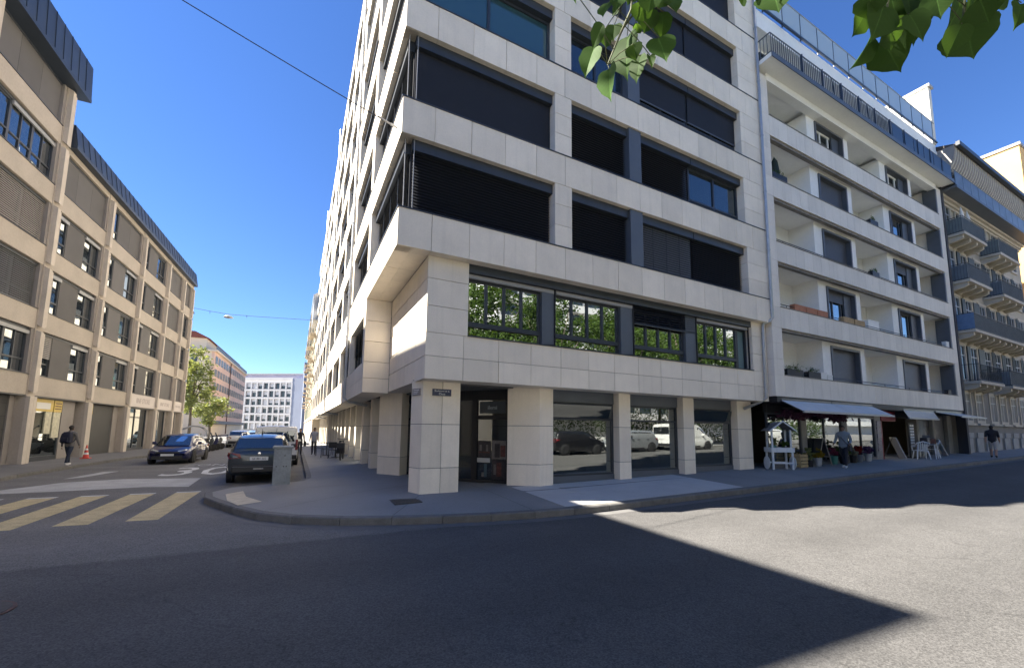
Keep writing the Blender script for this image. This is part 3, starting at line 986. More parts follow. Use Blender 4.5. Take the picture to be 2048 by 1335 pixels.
# posters pasted inside the door
P_dark = mat('poster_dark', (0.03, 0.025, 0.028), 0.5, noise=(9, 0.5))
P_red = mat('poster_red', (0.09, 0.03, 0.025), 0.5, noise=(11, 0.6))
P_pale = mat('poster_pale', (0.13, 0.12, 0.115), 0.5, noise=(8, 0.3))
P_blue = mat('poster_blue', (0.04, 0.075, 0.1), 0.5)
def poster(a, b, z0, z1, m, name='poster', v=0.014):
    mb = MB(); bx(mb, a, b, v - 0.004, v, z0, z1); return mb.build(name, m, door)
poster(0.98, 1.42, 1.0, 1.48, P_dark); poster(1.46, 1.92, 0.95, 1.5, P_pale); poster(1.46, 1.92, 0.35, 0.93, P_dark)
poster(1.02, 1.38, 1.12, 1.16, P_red, 'poster_print', 0.018); poster(1.04, 1.12, 1.18, 1.36, P_pale, 'poster_print', 0.018); poster(1.26, 1.33, 1.17, 1.36, P_pale, 'poster_print', 0.018)
poster(1.55, 1.72, 1.0, 1.4, P_dark, 'poster_print', 0.018); poster(1.74, 1.9, 1.02, 1.35, P_red, 'poster_print', 0.018); poster(1.62, 1.78, 0.45, 0.85, P_red, 'poster_print', 0.018); poster(1.52, 1.6, 0.5, 0.8, P_pale, 'poster_print', 0.018)
poster(0.96, 1.40, 0.84, 0.97, mat('grey_paper', (0.42, 0.42, 0.42), 0.7), 'notice'); poster(1.2, 1.3, 0.42, 0.8, P_blue, 'poster_print', 0.018); poster(1.12, 1.2, 0.42, 0.55, P_pale, 'poster_print', 0.018)
text_obj('OUVERT', 0.06, M_black, door, face_mat(tuple((p_ + d_ * 1.18 + n_ * 0.016).xy) + (0.905,), d_, (0, 0, 1)), depth=0.001) if False else None
bx, L_, p_, d_, n_ = wall_seg((3.55, 15.0), (4.35, 12.55))
mb = MB()
bx(mb, 0, L_, -0.05, 0.05, 2.70, 3.03); bx(mb, 0, L_, -0.05, 0.05, 0.2, 0.32)
for a, b in ((0, 0.08), (1.2, 1.28), (L_ - 0.08, L_)): bx(mb, a, b, -0.05, 0.05, 0.32, 2.7)
bx(mb, 0.08, L_ - 0.08, -0.05, 0.05, 2.12, 2.2)
door2 = mb.build('entrance_front', M_black, ob)
mb = MB(); bx(mb, 0.05, L_ - 0.05, -0.01, 0.0, 0.3, 2.72); mb.build('pane', M_gl_shop, door2)
MB().prism([(2.66, 13.95), (2.66, 10.25), (16.0, 10.25), (16.0, 11.2), (5.7, 11.2), (3.7, 15.3), (2.66, 15.3)], 3.037, 3.055).build('soffit', M_stone, ob)

# downpipes
def pipe(pts, r=0.055, label=None, clips=()):
    mb = MB().tube(pts, r, 10)
    o = mb.build('downpipe', M_zinc, ob, smooth=True)
    for (x, y, z) in clips:
        MB().lathe([(r, -0.025), (r + 0.012, -0.025), (r + 0.012, 0.025), (r, 0.025)], 10, (x, y, z)).build('clip', M_zinc, o)
    return o
xp = 16.0
pipe([(xp, YB - 0.09, ZR), (xp, YB - 0.09, 6.20), (xp - 0.03, YB - 0.02, 6.08), (xp - 0.22, Y1 - 0.1, 5.98), (xp - 0.25, Y1 - 0.09, 5.85), (xp - 0.25, Y1 - 0.09, 3.12), (xp - 0.3, Y1 + 0.1, 2.98), (xp - 0.75, 10.1, 2.72)],
     clips=[(xp, YB - 0.09, 6.5 + 2.4 * i) for i in range(8)] + [(xp - 0.25, Y1 - 0.09, 5.6), (xp - 0.25, Y1 - 0.09, 3.3)])
for y in (18.35, 31.6, 44.9):
    pipe([(XA - 0.10, y, ZR), (XA - 0.10, y, 3.05), (XA + 0.1, y, 2.9), (2.6, y - 0.3, 2.75)], clips=[(XA - 0.10, y, 5 + 2.8 * i) for i in range(7)])

# street-name plates on the corner column
sg = thing('street_name_sign', 'small blue enamel street name plate with white lettering on the corner column', 'sign', (3.245, 10.12, 2.73), world_parts=True)
MB().box(3.0, 10.115, 2.645, 3.49, 10.135, 2.815).build('plate', mat('navy_enamel', (0.012, 0.02, 0.075), 0.3), sg)
M_lett = mat('white_enamel', (0.75, 0.76, 0.78), 0.4)
text_obj('Boulevard de la', 0.062, M_lett, sg, face_mat((3.245, 10.112, 2.765), (1, 0, 0), (0, 0, 1)), depth=0.001)
text_obj('Cluse', 0.075, M_lett, sg, face_mat((3.245, 10.112, 2.69), (1, 0, 0), (0, 0, 1)), depth=0.001)
sg2 = thing('street_plaque', 'small weathered grey plaque on the narrow side of the corner column', 'sign', (2.66, 10.3, 2.72), world_parts=True)
q0, q1 = Vector((2.622, 10.56, 0)), Vector((2.735, 10.225, 0)); dd = (q1 - q0).normalized(); nn = Vector((dd.y, -dd.x, 0)) * -1
nn = Vector((-abs(dd.y), -abs(dd.x), 0))
pts = [q0 + nn * 0.004, q1 + nn * 0.004, q1 + nn * 0.022, q0 + nn * 0.022]
MB().prism([(t.x, t.y) for t in pts], 2.64, 2.82).build('plate', mat('weathered_plate', (0.24, 0.22, 0.21), 0.7, noise=(30, 0.3)), sg2)
mb = MB()
for i in range(3):
    pp = [q0.lerp(q1, 0.15) + nn * 0.022, q0.lerp(q1, 0.85 - 0.1 * i) + nn * 0.022, q0.lerp(q1, 0.85 - 0.1 * i) + nn * 0.025, q0.lerp(q1, 0.15) + nn * 0.025]
    mb.prism([(t.x, t.y) for t in pp], 2.775 - i * 0.045, 2.79 - i * 0.045)
mb.build('worn_print', M_paper, sg2)
# ------------------------------------------------------------------ apartment building with loggias
X2A, X2B = 16.09, 34.2
ab = thing('apartment_building', 'white apartment building with recessed loggias, long stone balustrades and a railed top balcony', 'building', (X2A, YB, 0.4), world_parts=True)
F2 = Frame('S', YB)
BANDS = [(3.20, 4.02), (5.90, 6.74), (8.64, 9.46), (11.37, 12.20), (14.07, 14.96), (16.70, 17.02)]
M_white2 = mat('white_loggia_wall', (0.84, 0.83, 0.79), 0.85, noise=(1.0, 0.05), noise2=(9, 0.03))
M_shut = mat('roller_shutter', (0.075, 0.08, 0.09), 0.5, noise=(2, 0.1))
M_surround = mat('window_surround', (0.085, 0.095, 0.11), 0.5, noise=(3, 0.12))
M_stone_strip = mat('brown_drip_edge', (0.20, 0.185, 0.165), 0.8, noise=(4, 0.25))
M_gl_sky = glass('bright_glass', (0.02, 0.03, 0.04), 0.40, wave=0.05)
OX0, OX1, YBK = 16.73, 33.6, 10.78
MB().box(X2A, YBK, 3.2, X2B, 24, 20.0).build('back_wall', M_white2, ab)
blocks = [(20.3, 24.0), (27.3, 31.1)]
for k, (z0, z1) in enumerate(BANDS[:5]):
    # parapet panels
    n_ = 26
    w_ = (OX1 - OX0) / n_
    mb = MB(); F2.box(mb, OX0, OX1, -0.16, -0.03, z0 + 0.02, z1 - 0.002); mb.build('parapet', M_stone2, ab)
    for i in range(n_):
        F2.piece('panel', OX0 + i * w_ + 0.003, OX0 + (i + 1) * w_ - 0.003, -0.03, 0.0, z0 + 0.002, z1, M_stone2, ab, 0.003)
    F2.part('coping', OX0, OX1, -0.2, 0.02, z1, z1 + 0.035, M_stone_strip, ab)
    F2.part('header_rail', OX0, OX1, -0.22, -0.06, z0 - 0.10, z0, M_stone_strip, ab) if k else None
    # loggia floor
    MB().box(OX0, YB + 0.16, z0 + 0.0, OX1, YBK, z0 + 0.14).build('loggia_floor', M_white2, ab)
    ze = BANDS[k + 1][0]
    # side piers
    hh = (ze - z1) / 3
    for j in range(3):
        F2.piece('panel', X2A, OX0 - 0.002, -1.4, 0.0, z1 + j * hh + 0.003, z1 + (j + 1) * hh - 0.003, M_stone2, ab, 0.003)
    F2.piece('panel', X2A, OX0 - 0.002, -0.4, 0.0, z0 + 0.003, z1 - 0.003, M_stone2, ab, 0.003)
    F2.piece('panel', OX1 + 0.002, X2B, -1.4, 0.0, z1 + 0.003, ze - 0.003, M_stone2, ab, 0.003)
    F2.piece('panel', OX1 + 0.002, X2B, -0.4, 0.0, z0 + 0.003, z1 - 0.003, M_stone2, ab, 0.003)
    F2.part('end_jamb', OX1 - 0.16, OX1 - 0.002, -0.6, -0.01, z1 + 0.04, ze - 0.1, M_surround, ab)
    for bi, (a, b) in enumerate(blocks):
        # white bay with its window
        wa, wb = (a + 0.66, b - 0.5)
        zw0, zw1 = z1 - 0.35, ze - 0.2
        mb = MB(); Fb = Frame('S', 9.70)
        Fb.box(mb, a, wa, -1.08, 0, z0 + 0.14, ze); Fb.box(mb, wb, b, -1.08, 0, z0 + 0.14, ze)
        Fb.box(mb, wa, wb, -1.08, 0, zw1, ze); Fb.box(mb, wa, wb, -1.08, 0, z0 + 0.14, zw0)
        mb.build('bay_wall', M_white2, ab)
        mb = MB(); ring(Fb, mb, wa, wb, -0.30, 0.05, zw0, zw1, 0.10)
        sr = mb.build('window_surround', M_surround, ab)
        st = {(0, 0): 'shut', (0, 1): 'shut', (1, 0): 'half', (1, 1): 'open', (2, 0): 'shut', (2, 1): 'half', (3, 0): 'shut', (3, 1): 'open', (4, 0): 'deep', (4, 1): 'deep'}[(k, bi)]
        if st == 'shut':
            mb = MB(); slats(Fb, mb, wa + 0.1, wb - 0.1, -0.16, zw0 + 0.1, zw1 - 0.1, 0.06, 1.45, 0.06)
            tag(mb.build('roller_shutter', M_shut, ab), kind='stuff')
            Fb.part('back_panel', wa + 0.1, wb - 0.1, -0.3, -0.2, zw0 + 0.1, zw1 - 0.1, M_shut, ab)
        else:
            gl = M_gl_dark if st == 'deep' else M_gl_sky
            window(Fb, ab, wa + 0.1, wb - 0.1, -0.24, zw0 + 0.1, zw1 - 0.1, 3, M_white2 if st == 'deep' else M_frame, gl, 0.07)
            if st == 'half':
                mb = MB(); slats(Fb, mb, wa + 0.1, wb - 0.1, -0.16, zw1 - 0.62, zw1 - 0.1, 0.06, 1.45, 0.06)
                tag(mb.build('roller_shutter', M_shut, ab), kind='stuff')
            Fb.part('side_shutter', wb - 0.75, wb - 0.12, -0.2, -0.12, zw0 + 0.1, zw1 - 0.1, M_surround, ab)
    # glazed door at the back of the first loggia
    Fk = Frame('S', YBK)
    window(Fk, ab, 17.3, 18.2, 0.03, z0 + 0.16, ze - 0.75, 1, M_frame, M_gl_dark, 0.09, name='loggia_door')
    window(Fk, ab, 24.3, 25.1, 0.03, z0 + 0.16, ze - 0.9, 1, M_frame, M_gl_dark, 0.09, name='loggia_door')
    # handrail above the parapet
    if k < 3:
        mb = MB().tube([F2.xy(OX0, -0.1) + (z1 + 0.17,), F2.xy(OX1, -0.1) + (z1 + 0.17,)], 0.016, 6)
        for i in range(7):
            u = OX0 + 0.6 + i * 2.6
            mb.tube([F2.xy(u, -0.1) + (z1 + 0.03,), F2.xy(u, -0.1) + (z1 + 0.17,)], 0.012, 6)
        mb.build('handrail', M_frame, ab)
# top balcony
YT = 8.75
mb = MB(); mb.box(X2A + 0.02, YT, 16.86, X2B + 0.1, YBK, 17.04); mb.build('balcony_slab', M_white2, ab)
MB().box(X2A + 0.01, YT - 0.03, 16.84, X2B + 0.11, YT, 17.06).build('slab_edge', M_steel, ab)
F2.part('lintel', OX0, OX1, -0.35, 0, 16.55, 16.86, M_white2, ab)
for s_, (x0, y0, x1, y1) in enumerate(((X2A + 0.06, YT + 0.04, X2B + 0.05, YT + 0.04), (X2A + 0.06, YT + 0.04, X2A + 0.06, 9.5))):
    mb = MB().tube([(x0, y0, 17.95), (x1, y1, 17.95)], 0.025, 6).tube([(x0, y0, 17.12), (x1, y1, 17.12)], 0.018, 6)
    mb.build('railing', M_steel, ab)
M_navy = mat('dark_blue_rail', (0.03, 0.05, 0.085), 0.4)
n_ = 120
for i in range(n_):
    x = X2A + 0.1 + i * (X2B - X2A - 0.1) / n_
    if x < 26.5:
        piece('baluster', x - 0.011, YT + 0.03, 17.12, x + 0.011, YT + 0.05, 17.94, M_navy, ab, 0)
for i in range(5):
    piece('baluster', X2A + 0.05, YT + 0.16 + 0.14 * i, 17.12, X2A + 0.072, YT + 0.18 + 0.14 * i, 17.94, M_steel, ab, 0)
for i in range(6):
    a = 26.6 + i * 1.27
    piece('rail_screen', a, YT + 0.03, 17.14, a + 1.2, YT + 0.05, 17.92, mat('navy_screen', (0.035, 0.05, 0.075), 0.35, noise=(2, 0.2)), ab, 0)
for x in (18.4 + 1.6 * t for t in range(10)):
    piece('rail_post', x - 0.02, YT + 0.0, 17.06, x + 0.02, YT + 0.08, 18.0, M_navy, ab, 0)
for x in (20.3, 23.5, 30.2):                       # bent fire-ladder hoops
    pts = [(x, YT + 0.05, 17.9)] + [(x + 0.35 - 0.35 * math.cos(t), YT + 0.05 + 0.15 * math.sin(t), 17.95 + 0.32 * math.sin(t)) for t in [PI * i / 8 for i in range(1, 8)]] + [(x + 0.7, YT + 0.05, 17.2)]
    MB().tube(pts, 0.022, 6).build('hoop', M_navy, ab)
# attic storey and roof terrace
MB().box(X2A, 9.9, 17.04, X2B, 22, 18.75).build('attic_wall', M_white2, ab)
Fa = Frame('S', 9.9)
for i in range(7):
    window(Fa, ab, 17.2 + i * 2.35, 18.9 + i * 2.35, 0.03, 17.1, 18.5, 2, M_frame, M_gl_dark, 0.07)
MB().box(X2A, 9.3, 18.75, X2B, 22, 19.15).build('cornice', M_white2, ab)
MB().box(X2A, 9.34, 19.15, X2B, 22, 19.62).build('cornice', M_white2, ab)
MB().box(X2A + 0.1, 9.22, 19.70, X2B, 9.30, 19.78).build('terrace_rail', M_navy, ab)
for i in range(13):
    x = 16.6 + i * 1.42
    mb = MB().box(x - 0.02, 9.24, 19.55, x + 0.02, 9.29, 20.9); mb.build('terrace_post', M_navy, ab)
    if x < 33: MB().box(x + 0.03, 9.25, 19.8, x + 1.39, 9.262, 20.92).build('terrace_glass', mat('pale_terrace_glass', (0.42, 0.50, 0.54), 0.2), ab)
MB().box(X2A + 0.1, 9.235, 20.92, X2B - 0.2, 9.275, 20.96).build('terrace_rail', M_strip, ab)
M_chim = mat('sunny_render', (0.72, 0.67, 0.58), 0.85, noise=(1.2, 0.05))
ch = MB().box(33.75, 9.28, 19.62, 34.2, 13.5, 23.35).build('fire_wall', M_chim, ab)
MB().box(33.65, 9.18, 23.35, 34.3, 13.6, 23.5).build('cap', M_strip, ch)
c2 = MB().box(21.3, 11.5, 19.6, 22.3, 12.4, 23.1).build('chimney', M_white2, ab)
MB().box(24.9, 11.5, 19.6, 26.0, 12.4, 22.9).build('chimney', M_white2, ab)
# ground floor with shops
FS = Frame('S', 9.95)
MB().box(X2A + 0.3, 9.4, 2.95, X2B, 16, 3.2).build('shop_ceiling', M_black, ab)
F2.part('shop_header', X2A + 0.1, X2B, -0.5, -0.02, 2.98, 3.19, M_black, ab)
MB().box(X2A + 0.2, 13.5, 0.3, X2B, 13.6, 3.0).build('shop_back_wall', mat('shop_back', (0.05, 0.05, 0.05), 0.8, noise=(1, 0.4)), ab)
M_pil = mat('grey_stone_pier', (0.26, 0.25, 0.23), 0.8, noise=(4, 0.12), noise2=(30, 0.1))
posts = [(18.66, 19.02), (21.9, 22.3), (24.9, 25.5), (29.5, 29.75), (31.5, 31.75), (33.5, 34.15)]
for (a, b) in posts:
    zb = pave_z(a, 9.95) - 0.04
    FS.part('shop_pier', a, b, -0.4, 0.06, zb, 2.98, M_pil, ab)
shops = [(16.35, 18.66, 'glass'), (19.02, 21.9, 'glass'), (22.3, 24.9, 'glass'), (25.5, 27.0, 'red'), (27.0, 29.5, 'dark'), (29.75, 31.5, 'roller'), (31.75, 33.5, 'roller')]
M_red = mat('crimson_board', (0.22, 0.018, 0.03), 0.5)
for (a, b, kd) in shops:
    zb = pave_z((a + b) / 2, 9.95)
    if kd == 'glass':
        f = window(FS, ab, a, b, 0, zb + 0.1, 2.6, 2, M_frame, M_gl_shop, 0.06, name='shop_window')
        FS.part('header', a, b, -0.1, 0.05, 2.6, 2.98, M_black, ab)
        FS.part('plinth', a, b, -0.05, 0.05, zb - 0.05, zb + 0.1, M_steel, ab)
    elif kd == 'roller':
        mb = MB(); slats(FS, mb, a, b, -0.1, zb, 2.9, 0.08, 1.4, 0.08)
        tag(mb.build('roller_shutter', M_shut, ab), kind='stuff')
        FS.part('back_panel', a, b, -0.25, -0.16, zb - 0.05, 2.98, M_black, ab)
    elif kd == 'red':
        FS.part('red_board', a, b, 0.0, 0.10, 2.45, 2.98, M_red, ab)
        FS.part('red_jamb', a, a + 0.12, -0.1, 0.06, zb - 0.04, 2.45, M_red, ab)
    else:
        FS.part('header', a, b, -0.1, 0.05, 2.65, 2.98, M_black, ab)
# lit shelves inside the open shop
M_lit = mat('lit_shelf_goods', (0.42, 0.33, 0.13), 0.6, noise=(7, 0.5))
for j in range(4):
    FS.part('shelf_goods', 25.7, 26.9, -1.2, -0.9, 0.9 + j * 0.42, 1.2 + j * 0.42, M_lit if j in (1, 3) else P_red, ab)
    FS.part('shelf', 25.65, 27.0, -1.3, -0.85, 0.86 + j * 0.42, 0.895 + j * 0.42, M_steel, ab)
FS.part('ceiling_lamp', 25.75, 26.85, -0.75, -0.6, 2.72, 2.76, mat('lit_lamp', (0.9, 0.85, 0.7), 0.5, emit=(1.0, 0.88, 0.62, 2.5)), ab)
for j in range(5):
    FS.part('magazine_row', 25.02, 25.40, 0.062, 0.10, 1.0 + j * 0.3, 1.24 + j * 0.3, mat('magazine_covers', (0.25, 0.22, 0.24), 0.5, noise=(14, 0.7)), ab)
# awnings
def awning(name, label, x0, x1, yf, zr, zf, m, steep=False):
    t = thing(name, label, 'awning', ((x0 + x1) / 2, 9.35, zr), world_parts=True, group='awnings over the shops')
    MB().extrude([(x0, 9.36, zr), (x0, yf, zf), (x0, yf, zf + 0.012), (x0, 9.36, zr + 0.012)], (x1 - x0, 0, 0)).build('canvas', m, t)
    MB().box(x0, yf - 0.03, zf - 0.06, x1, yf + 0.02, zf + 0.02).build('front_bar', M_strip, t)
    MB().box(x0, 9.36, zr - 0.03, x1, 9.50, zr + 0.10).build('cassette', M_frame, t)
    for x in (x0 + 0.12, x1 - 0.12):
        MB().tube([(x, 9.4, zr - 0.03), (x, (9.4 + yf) / 2, (zr + zf) / 2 - 0.06), (x, yf, zf - 0.02)], 0.018, 6).build('arm', M_frame, t)
M_awn = mat('pale_blue_canvas', (0.60, 0.60, 0.58), 0.8, noise=(3, 0.06))
M_awn2 = mat('beige_canvas', (0.58, 0.55, 0.49), 0.8, noise=(3, 0.06))
awning('shop_awning', 'pale blue shop awning above the hanging flowers and white flower cart', 16.45, 19.98, 8.62, 3.04, 2.62, M_awn)
awning('shop_awning', 'pale blue shop awning next to the crimson shop board', 20.05, 23.5, 8.62, 3.04, 2.62, M_awn)
awning('shop_awning', 'short beige awning hanging steeply over the white plastic chairs', 26.6, 30.1, 9.18, 2.98, 2.62, M_awn2)
awning('shop_awning', 'beige awning stretched far out over the roller shutters', 30.4, 33.9, 8.42, 3.0, 2.76, M_awn2)

# ------------------------------------------------------------------ old town house with iron balconies
X3A, X3B, Y3 = 34.3, 50.0, 9.7
oh = thing('town_house', 'old ochre town house with stone brackets, iron balconies and a coved roof edge', 'building', (X3A, Y3, 0.7), world_parts=True)
F3 = Frame('S', Y3)
M_ochre = mat('ochre_render', (0.44, 0.39, 0.30), 0.85, noise=(0.8, 0.14), noise2=(12, 0.08))
M_trim = mat('sandstone_trim', (0.50, 0.45, 0.37), 0.85, noise=(2, 0.12), noise2=(25, 0.08))
M_grey_st = mat('grey_base_stone', (0.20, 0.19, 0.175), 0.85, noise=(1.5, 0.15))
M_pale_st = mat('pale_base_stone', (0.34, 0.335, 0.32), 0.85, noise=(2, 0.12), rand=0.08)
M_fascia = mat('dark_party_wall', (0.045, 0.045, 0.05), 0.8)
MB().box(X3A, Y3, 0.5, X3B, 22, 17.4).build('wall', M_ochre, oh)
MB().box(X2B + 0.0, 9.30, 0.4, X3A + 0.16, 9.72, 17.2).build('party_strip', M_fascia, oh)
F3.part('base_course', X3A + 0.2, X3B, 0, 0.05, 0.6, 4.7, M_grey_st, oh)
for i in range(9):
    a = 35.0 + i * 1.62
    F3.piece('base_stone', a, a + 1.02, 0.05, 0.13, 0.62 + G(a) * 0, 1.62, M_pale_st, oh, 0.01)
    F3.piece('base_stone', a + 0.35, a + 1.35, 0.05, 0.10, 1.64, 1.95, M_pale_st, oh, 0.01)
FLO = [4.95, 8.0, 11.05, 14.0]
wins = [35.35, 37.35, 39.75, 41.6, 43.7, 45.6, 47.6]
def old_window(u, z0, z1, w=1.05, shutters=False):
    mb = MB(); ring(F3, mb, u - 0.16, u + w + 0.16, -0.02, 0.09, z0 - 0.02, z1 + 0.16, 0.16)
    o = mb.build('stone_surround', M_trim, oh)
    window(F3, oh, u, u + w, 0.02, z0, z1, 2, M_strip, M_gl_dark, 0.06, z0 + (z1 - z0) * 0.72)
    if shutters:
        for a in (u - 0.68, u + w + 0.18):
            piece('shutter', a, Y3 - 0.13, z0, a + 0.5, Y3 - 0.08, z1, mat('dark_green_shutter', (0.03, 0.045, 0.05), 0.6), oh, 0.004)
for u in wins:
    old_window(u, 2.55, 4.35)
    F3.part('window_sill', u - 0.25, u + 1.3, 0.05, 0.22, 2.40, 2.52, M_trim, oh)
    for k, z in enumerate(FLO):
        old_window(u, z + 0.1, z + 2.35, shutters=(k in (0, 1, 2) and u > 37))
def balcony(x0, x1, z, m, h=1.0, solid=True, lattice=False):
    yf = 8.72
    root = MB().box(x0, yf, z - 0.16, x1, Y3, z).build('balcony', M_trim, oh)
    n = max(2, int((x1 - x0) / 1.1))
    for i in range(n + 1):
        x = x0 + 0.12 + i * (x1 - x0 - 0.46) / n
        pts = [(x, Y3, z - 0.16), (x, yf + 0.12, z - 0.16), (x, yf + 0.12, z - 0.34), (x, yf + 0.3, z - 0.44), (x, Y3 - 0.25, z - 0.50), (x, Y3, z - 0.62)]
        fix_normals(MB().extrude(pts, (0.22, 0, 0)).build('bracket', M_trim, root))
    mb = MB()
    for zz in (z + 0.06, z + h):
        mb.tube([(x0 + 0.04, Y3, zz), (x0 + 0.04, yf + 0.04, zz), (x1 - 0.04, yf + 0.04, zz), (x1 - 0.04, Y3, zz)], 0.02, 6)
    for t in range(int((x1 - x0) / 0.14)):
        mb.tube([(x0 + 0.06 + t * 0.14, yf + 0.04, z), (x0 + 0.06 + t * 0.14, yf + 0.04, z + h)], 0.009, 4)
    for t in range(7):
        mb.tube([(x0 + 0.04, yf + 0.1 + t * 0.13, z), (x0 + 0.04, yf + 0.1 + t * 0.13, z + h)], 0.009, 4)
    if lattice:
        for t in range(int((x1 - x0) / 0.3)):
            c = (x0 + 0.2 + t * 0.3, yf + 0.04, z + 0.35)
            mb.tube([(c[0] + 0.12 * math.cos(q), c[1], c[2] + 0.2 * math.sin(q)) for q in [i * PI / 5 for i in range(11)]], 0.010, 4)
    mb.build('railing', M_frame, root)
    if solid:
        MB().box(x0 + 0.06, yf + 0.07, z + 0.04, x1 - 0.06, yf + 0.085, z + h - 0.06).build('screen', m, root)
        MB().box(x0 + 0.07, yf + 0.09, z + 0.04, x0 + 0.085, Y3 - 0.05, z + h - 0.06).build('screen', m, root)
    return root
M_scr1 = mat('grey_green_screen', (0.16, 0.19, 0.195), 0.7, noise=(3, 0.15))
M_scr2 = mat('blue_canvas_screen', (0.13, 0.21, 0.34), 0.7, noise=(5, 0.15))
M_scr3 = mat('slate_screen', (0.15, 0.18, 0.205), 0.7, noise=(3, 0.15))
balcony(35.0, 38.75, FLO[3], M_scr1); balcony(41.2, 45.2, FLO[3], M_scr1)
balcony(35.0, 38.75, FLO[2], M_scr3); balcony(40.9, 45.2, FLO[2], M_scr3)
bb = balcony(35.0, 46.2, FLO[1], M_scr3)
MB().box(35.02, 8.73, FLO[1] + 0.05, 35.035, Y3 - 0.05, FLO[1] + 0.97).build('screen', M_scr2, bb)
balcony(35.0, 38.9, FLO[0], M_scr3, solid=False, lattice=True); balcony(40.4, 44.8, FLO[0], M_scr3)
# moulded band, top balcony and cove
for i, (za, zb, o) in enumerate(((16.2, 16.34, 0.10), (16.34, 16.5, 0.2), (16.5, 16.64, 0.34))):
    F3.part('moulding', X3A + 0.2, X3B, 0, o, za, zb, M_trim, oh)
MB().box(X3A + 0.2, 8.7, 16.64, X3B, Y3, 16.80).build('balcony_slab', M_steel, oh)
MB().tube([(X3A + 0.2, 8.76, 17.75), (X3B, 8.76, 17.75)], 0.022, 6).build('railing', M_navy, oh)
for i in range(12):
    a = X3A + 0.25 + i * 1.28
    piece('rail_screen', a, 8.75, 16.85, a + 1.22, 8.77, 17.72, mat('misty_rail_screen', (0.12, 0.15, 0.19), 0.4, noise=(1.5, 0.3)), oh, 0)
M_cove = mat('cove_boards', (0.27, 0.25, 0.235), 0.8, noise=(3, 0.1))
arc = [(Y3 + 0.1 - 1.25 * math.sin(t), 17.3 + 1.7 * (1 - math.cos(t))) for t in [PI / 2 * i / 8 for i in range(9)]]
mb = MB()
mb.extrude([(X3A - 0.1, y, z) for (y, z) in arc] + [(X3A - 0.1, arc[-1][0], 19.16), (X3A - 0.1, Y3 + 0.4, 19.16), (X3A - 0.1, Y3 + 0.4, 17.3)], (X3B - X3A, 0, 0))
cv = fix_normals(mb.build('cove', M_cove, oh))
for i in range(44):
    x = X3A + 0.05 + i * 0.35
    pts = [(x, y - 0.03, z - 0.03) for (y, z) in arc] + [(x, y + 0.03, z + 0.03) for (y, z) in arc[::-1]]
    if i == 0:
        m0 = MB().extrude([(0, p[1], p[2]) for p in pts], (0.10, 0, 0)).mesh('cove_rib', M_trim)
        bm = bmesh.new(); bm.from_mesh(m0); bmesh.ops.recalc_face_normals(bm, faces=bm.faces); bm.to_mesh(m0); bm.free()
    o = bpy.data.objects.new('cove_rib', m0); o.location = Vector((x, 0, 0)) - org(oh); link(o, oh)
MB().box(X3A - 0.2, 8.28, 19.0, X3B, 8.46, 19.25).build('gutter', M_frame, oh)
MB().extrude([(X3A, 8.4, 19.2), (X3A, 14, 21.2), (X3A, 20, 19.2)], (X3B - X3A, 0, 0)).build('roof', mat('dark_roof_tiles', (0.08, 0.065, 0.06), 0.8, noise=(6, 0.2)), oh)
MB().box(34.5, 10.4, 19.3, 35.6, 11.6, 22.4).build('chimney', M_chim, oh)
oo = thing('rear_house', 'tall house with a sunlit orange gable rising beyond the town house roof', 'building', (55, 10, 0.8), world_parts=True)
MB().box(55, 9.85, 0.5, 75, 40, 27.2).build('gable_wall', mat('orange_render', (0.66, 0.42, 0.17), 0.85, noise=(0.7, 0.06)), oo)
MB().box(54.9, 9.75, 27.2, 75.1, 40.1, 27.45).build('coping', M_strip, oo)
# ------------------------------------------------------------------ concrete office house across the side street
lb = thing('concrete_house', 'beige concrete house with stepped pilasters, grey screens and dark zinc roof edges', 'building', (LP0.x, LP0.y, 0.0), -LC)
FL = Frame('E', 0.0)
M_conc = mat('beige_concrete', (0.43, 0.378, 0.318), 0.85, noise=(0.9, 0.10), noise2=(14, 0.07), rand=0.04, bump=(50, 0.1))
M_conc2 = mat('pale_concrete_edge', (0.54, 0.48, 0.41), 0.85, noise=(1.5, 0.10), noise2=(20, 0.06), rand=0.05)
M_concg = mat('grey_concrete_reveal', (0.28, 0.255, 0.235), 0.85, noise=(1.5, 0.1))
M_scrn = mat('grey_fabric_screen', (0.115, 0.11, 0.108), 0.75, noise=(1.2, 0.08), rand=0.15)
M_zincd = mat('dark_zinc_sheet', (0.042, 0.058, 0.085), 0.42, metal=0.3, noise=(1.5, 0.12), rand=0.12)
M_gl_st = glass('street_glass', (0.02, 0.025, 0.03), 0.30, wave=0.08)
M_door = mat('dark_garage_door', (0.05, 0.05, 0.05), 0.6, noise=(2, 0.1))
LS = [4.0, 6.9, 9.8, 12.7, 15.6]
PIL = [-16.0, -10.1, -5.05, 0.0, 5.05, 10.1, 15.2, 19.2, 21.9]
FL.part('inner_wall', -16.4, 21.8, -12, -0.62, 0.1, 15.1, M_concg, lb)
FL.part('inner_wall', -16.4, 0.1, -12, -0.62, 15.1, 17.9, M_concg, lb)
MB().box(-12, 21.8, 0.0, 0.0, 22.1, 15.2).build('end_wall', M_conc, lb)
MB().box(-12, -0.05, 15.2, -0.05, 0.28, 17.7).build('end_wall', M_conc, lb)
MB().box(-12, -16.6, 0.0, 0.0, -16.35, 17.7).build('end_wall', M_conc, lb)
rnd = random.Random(5)
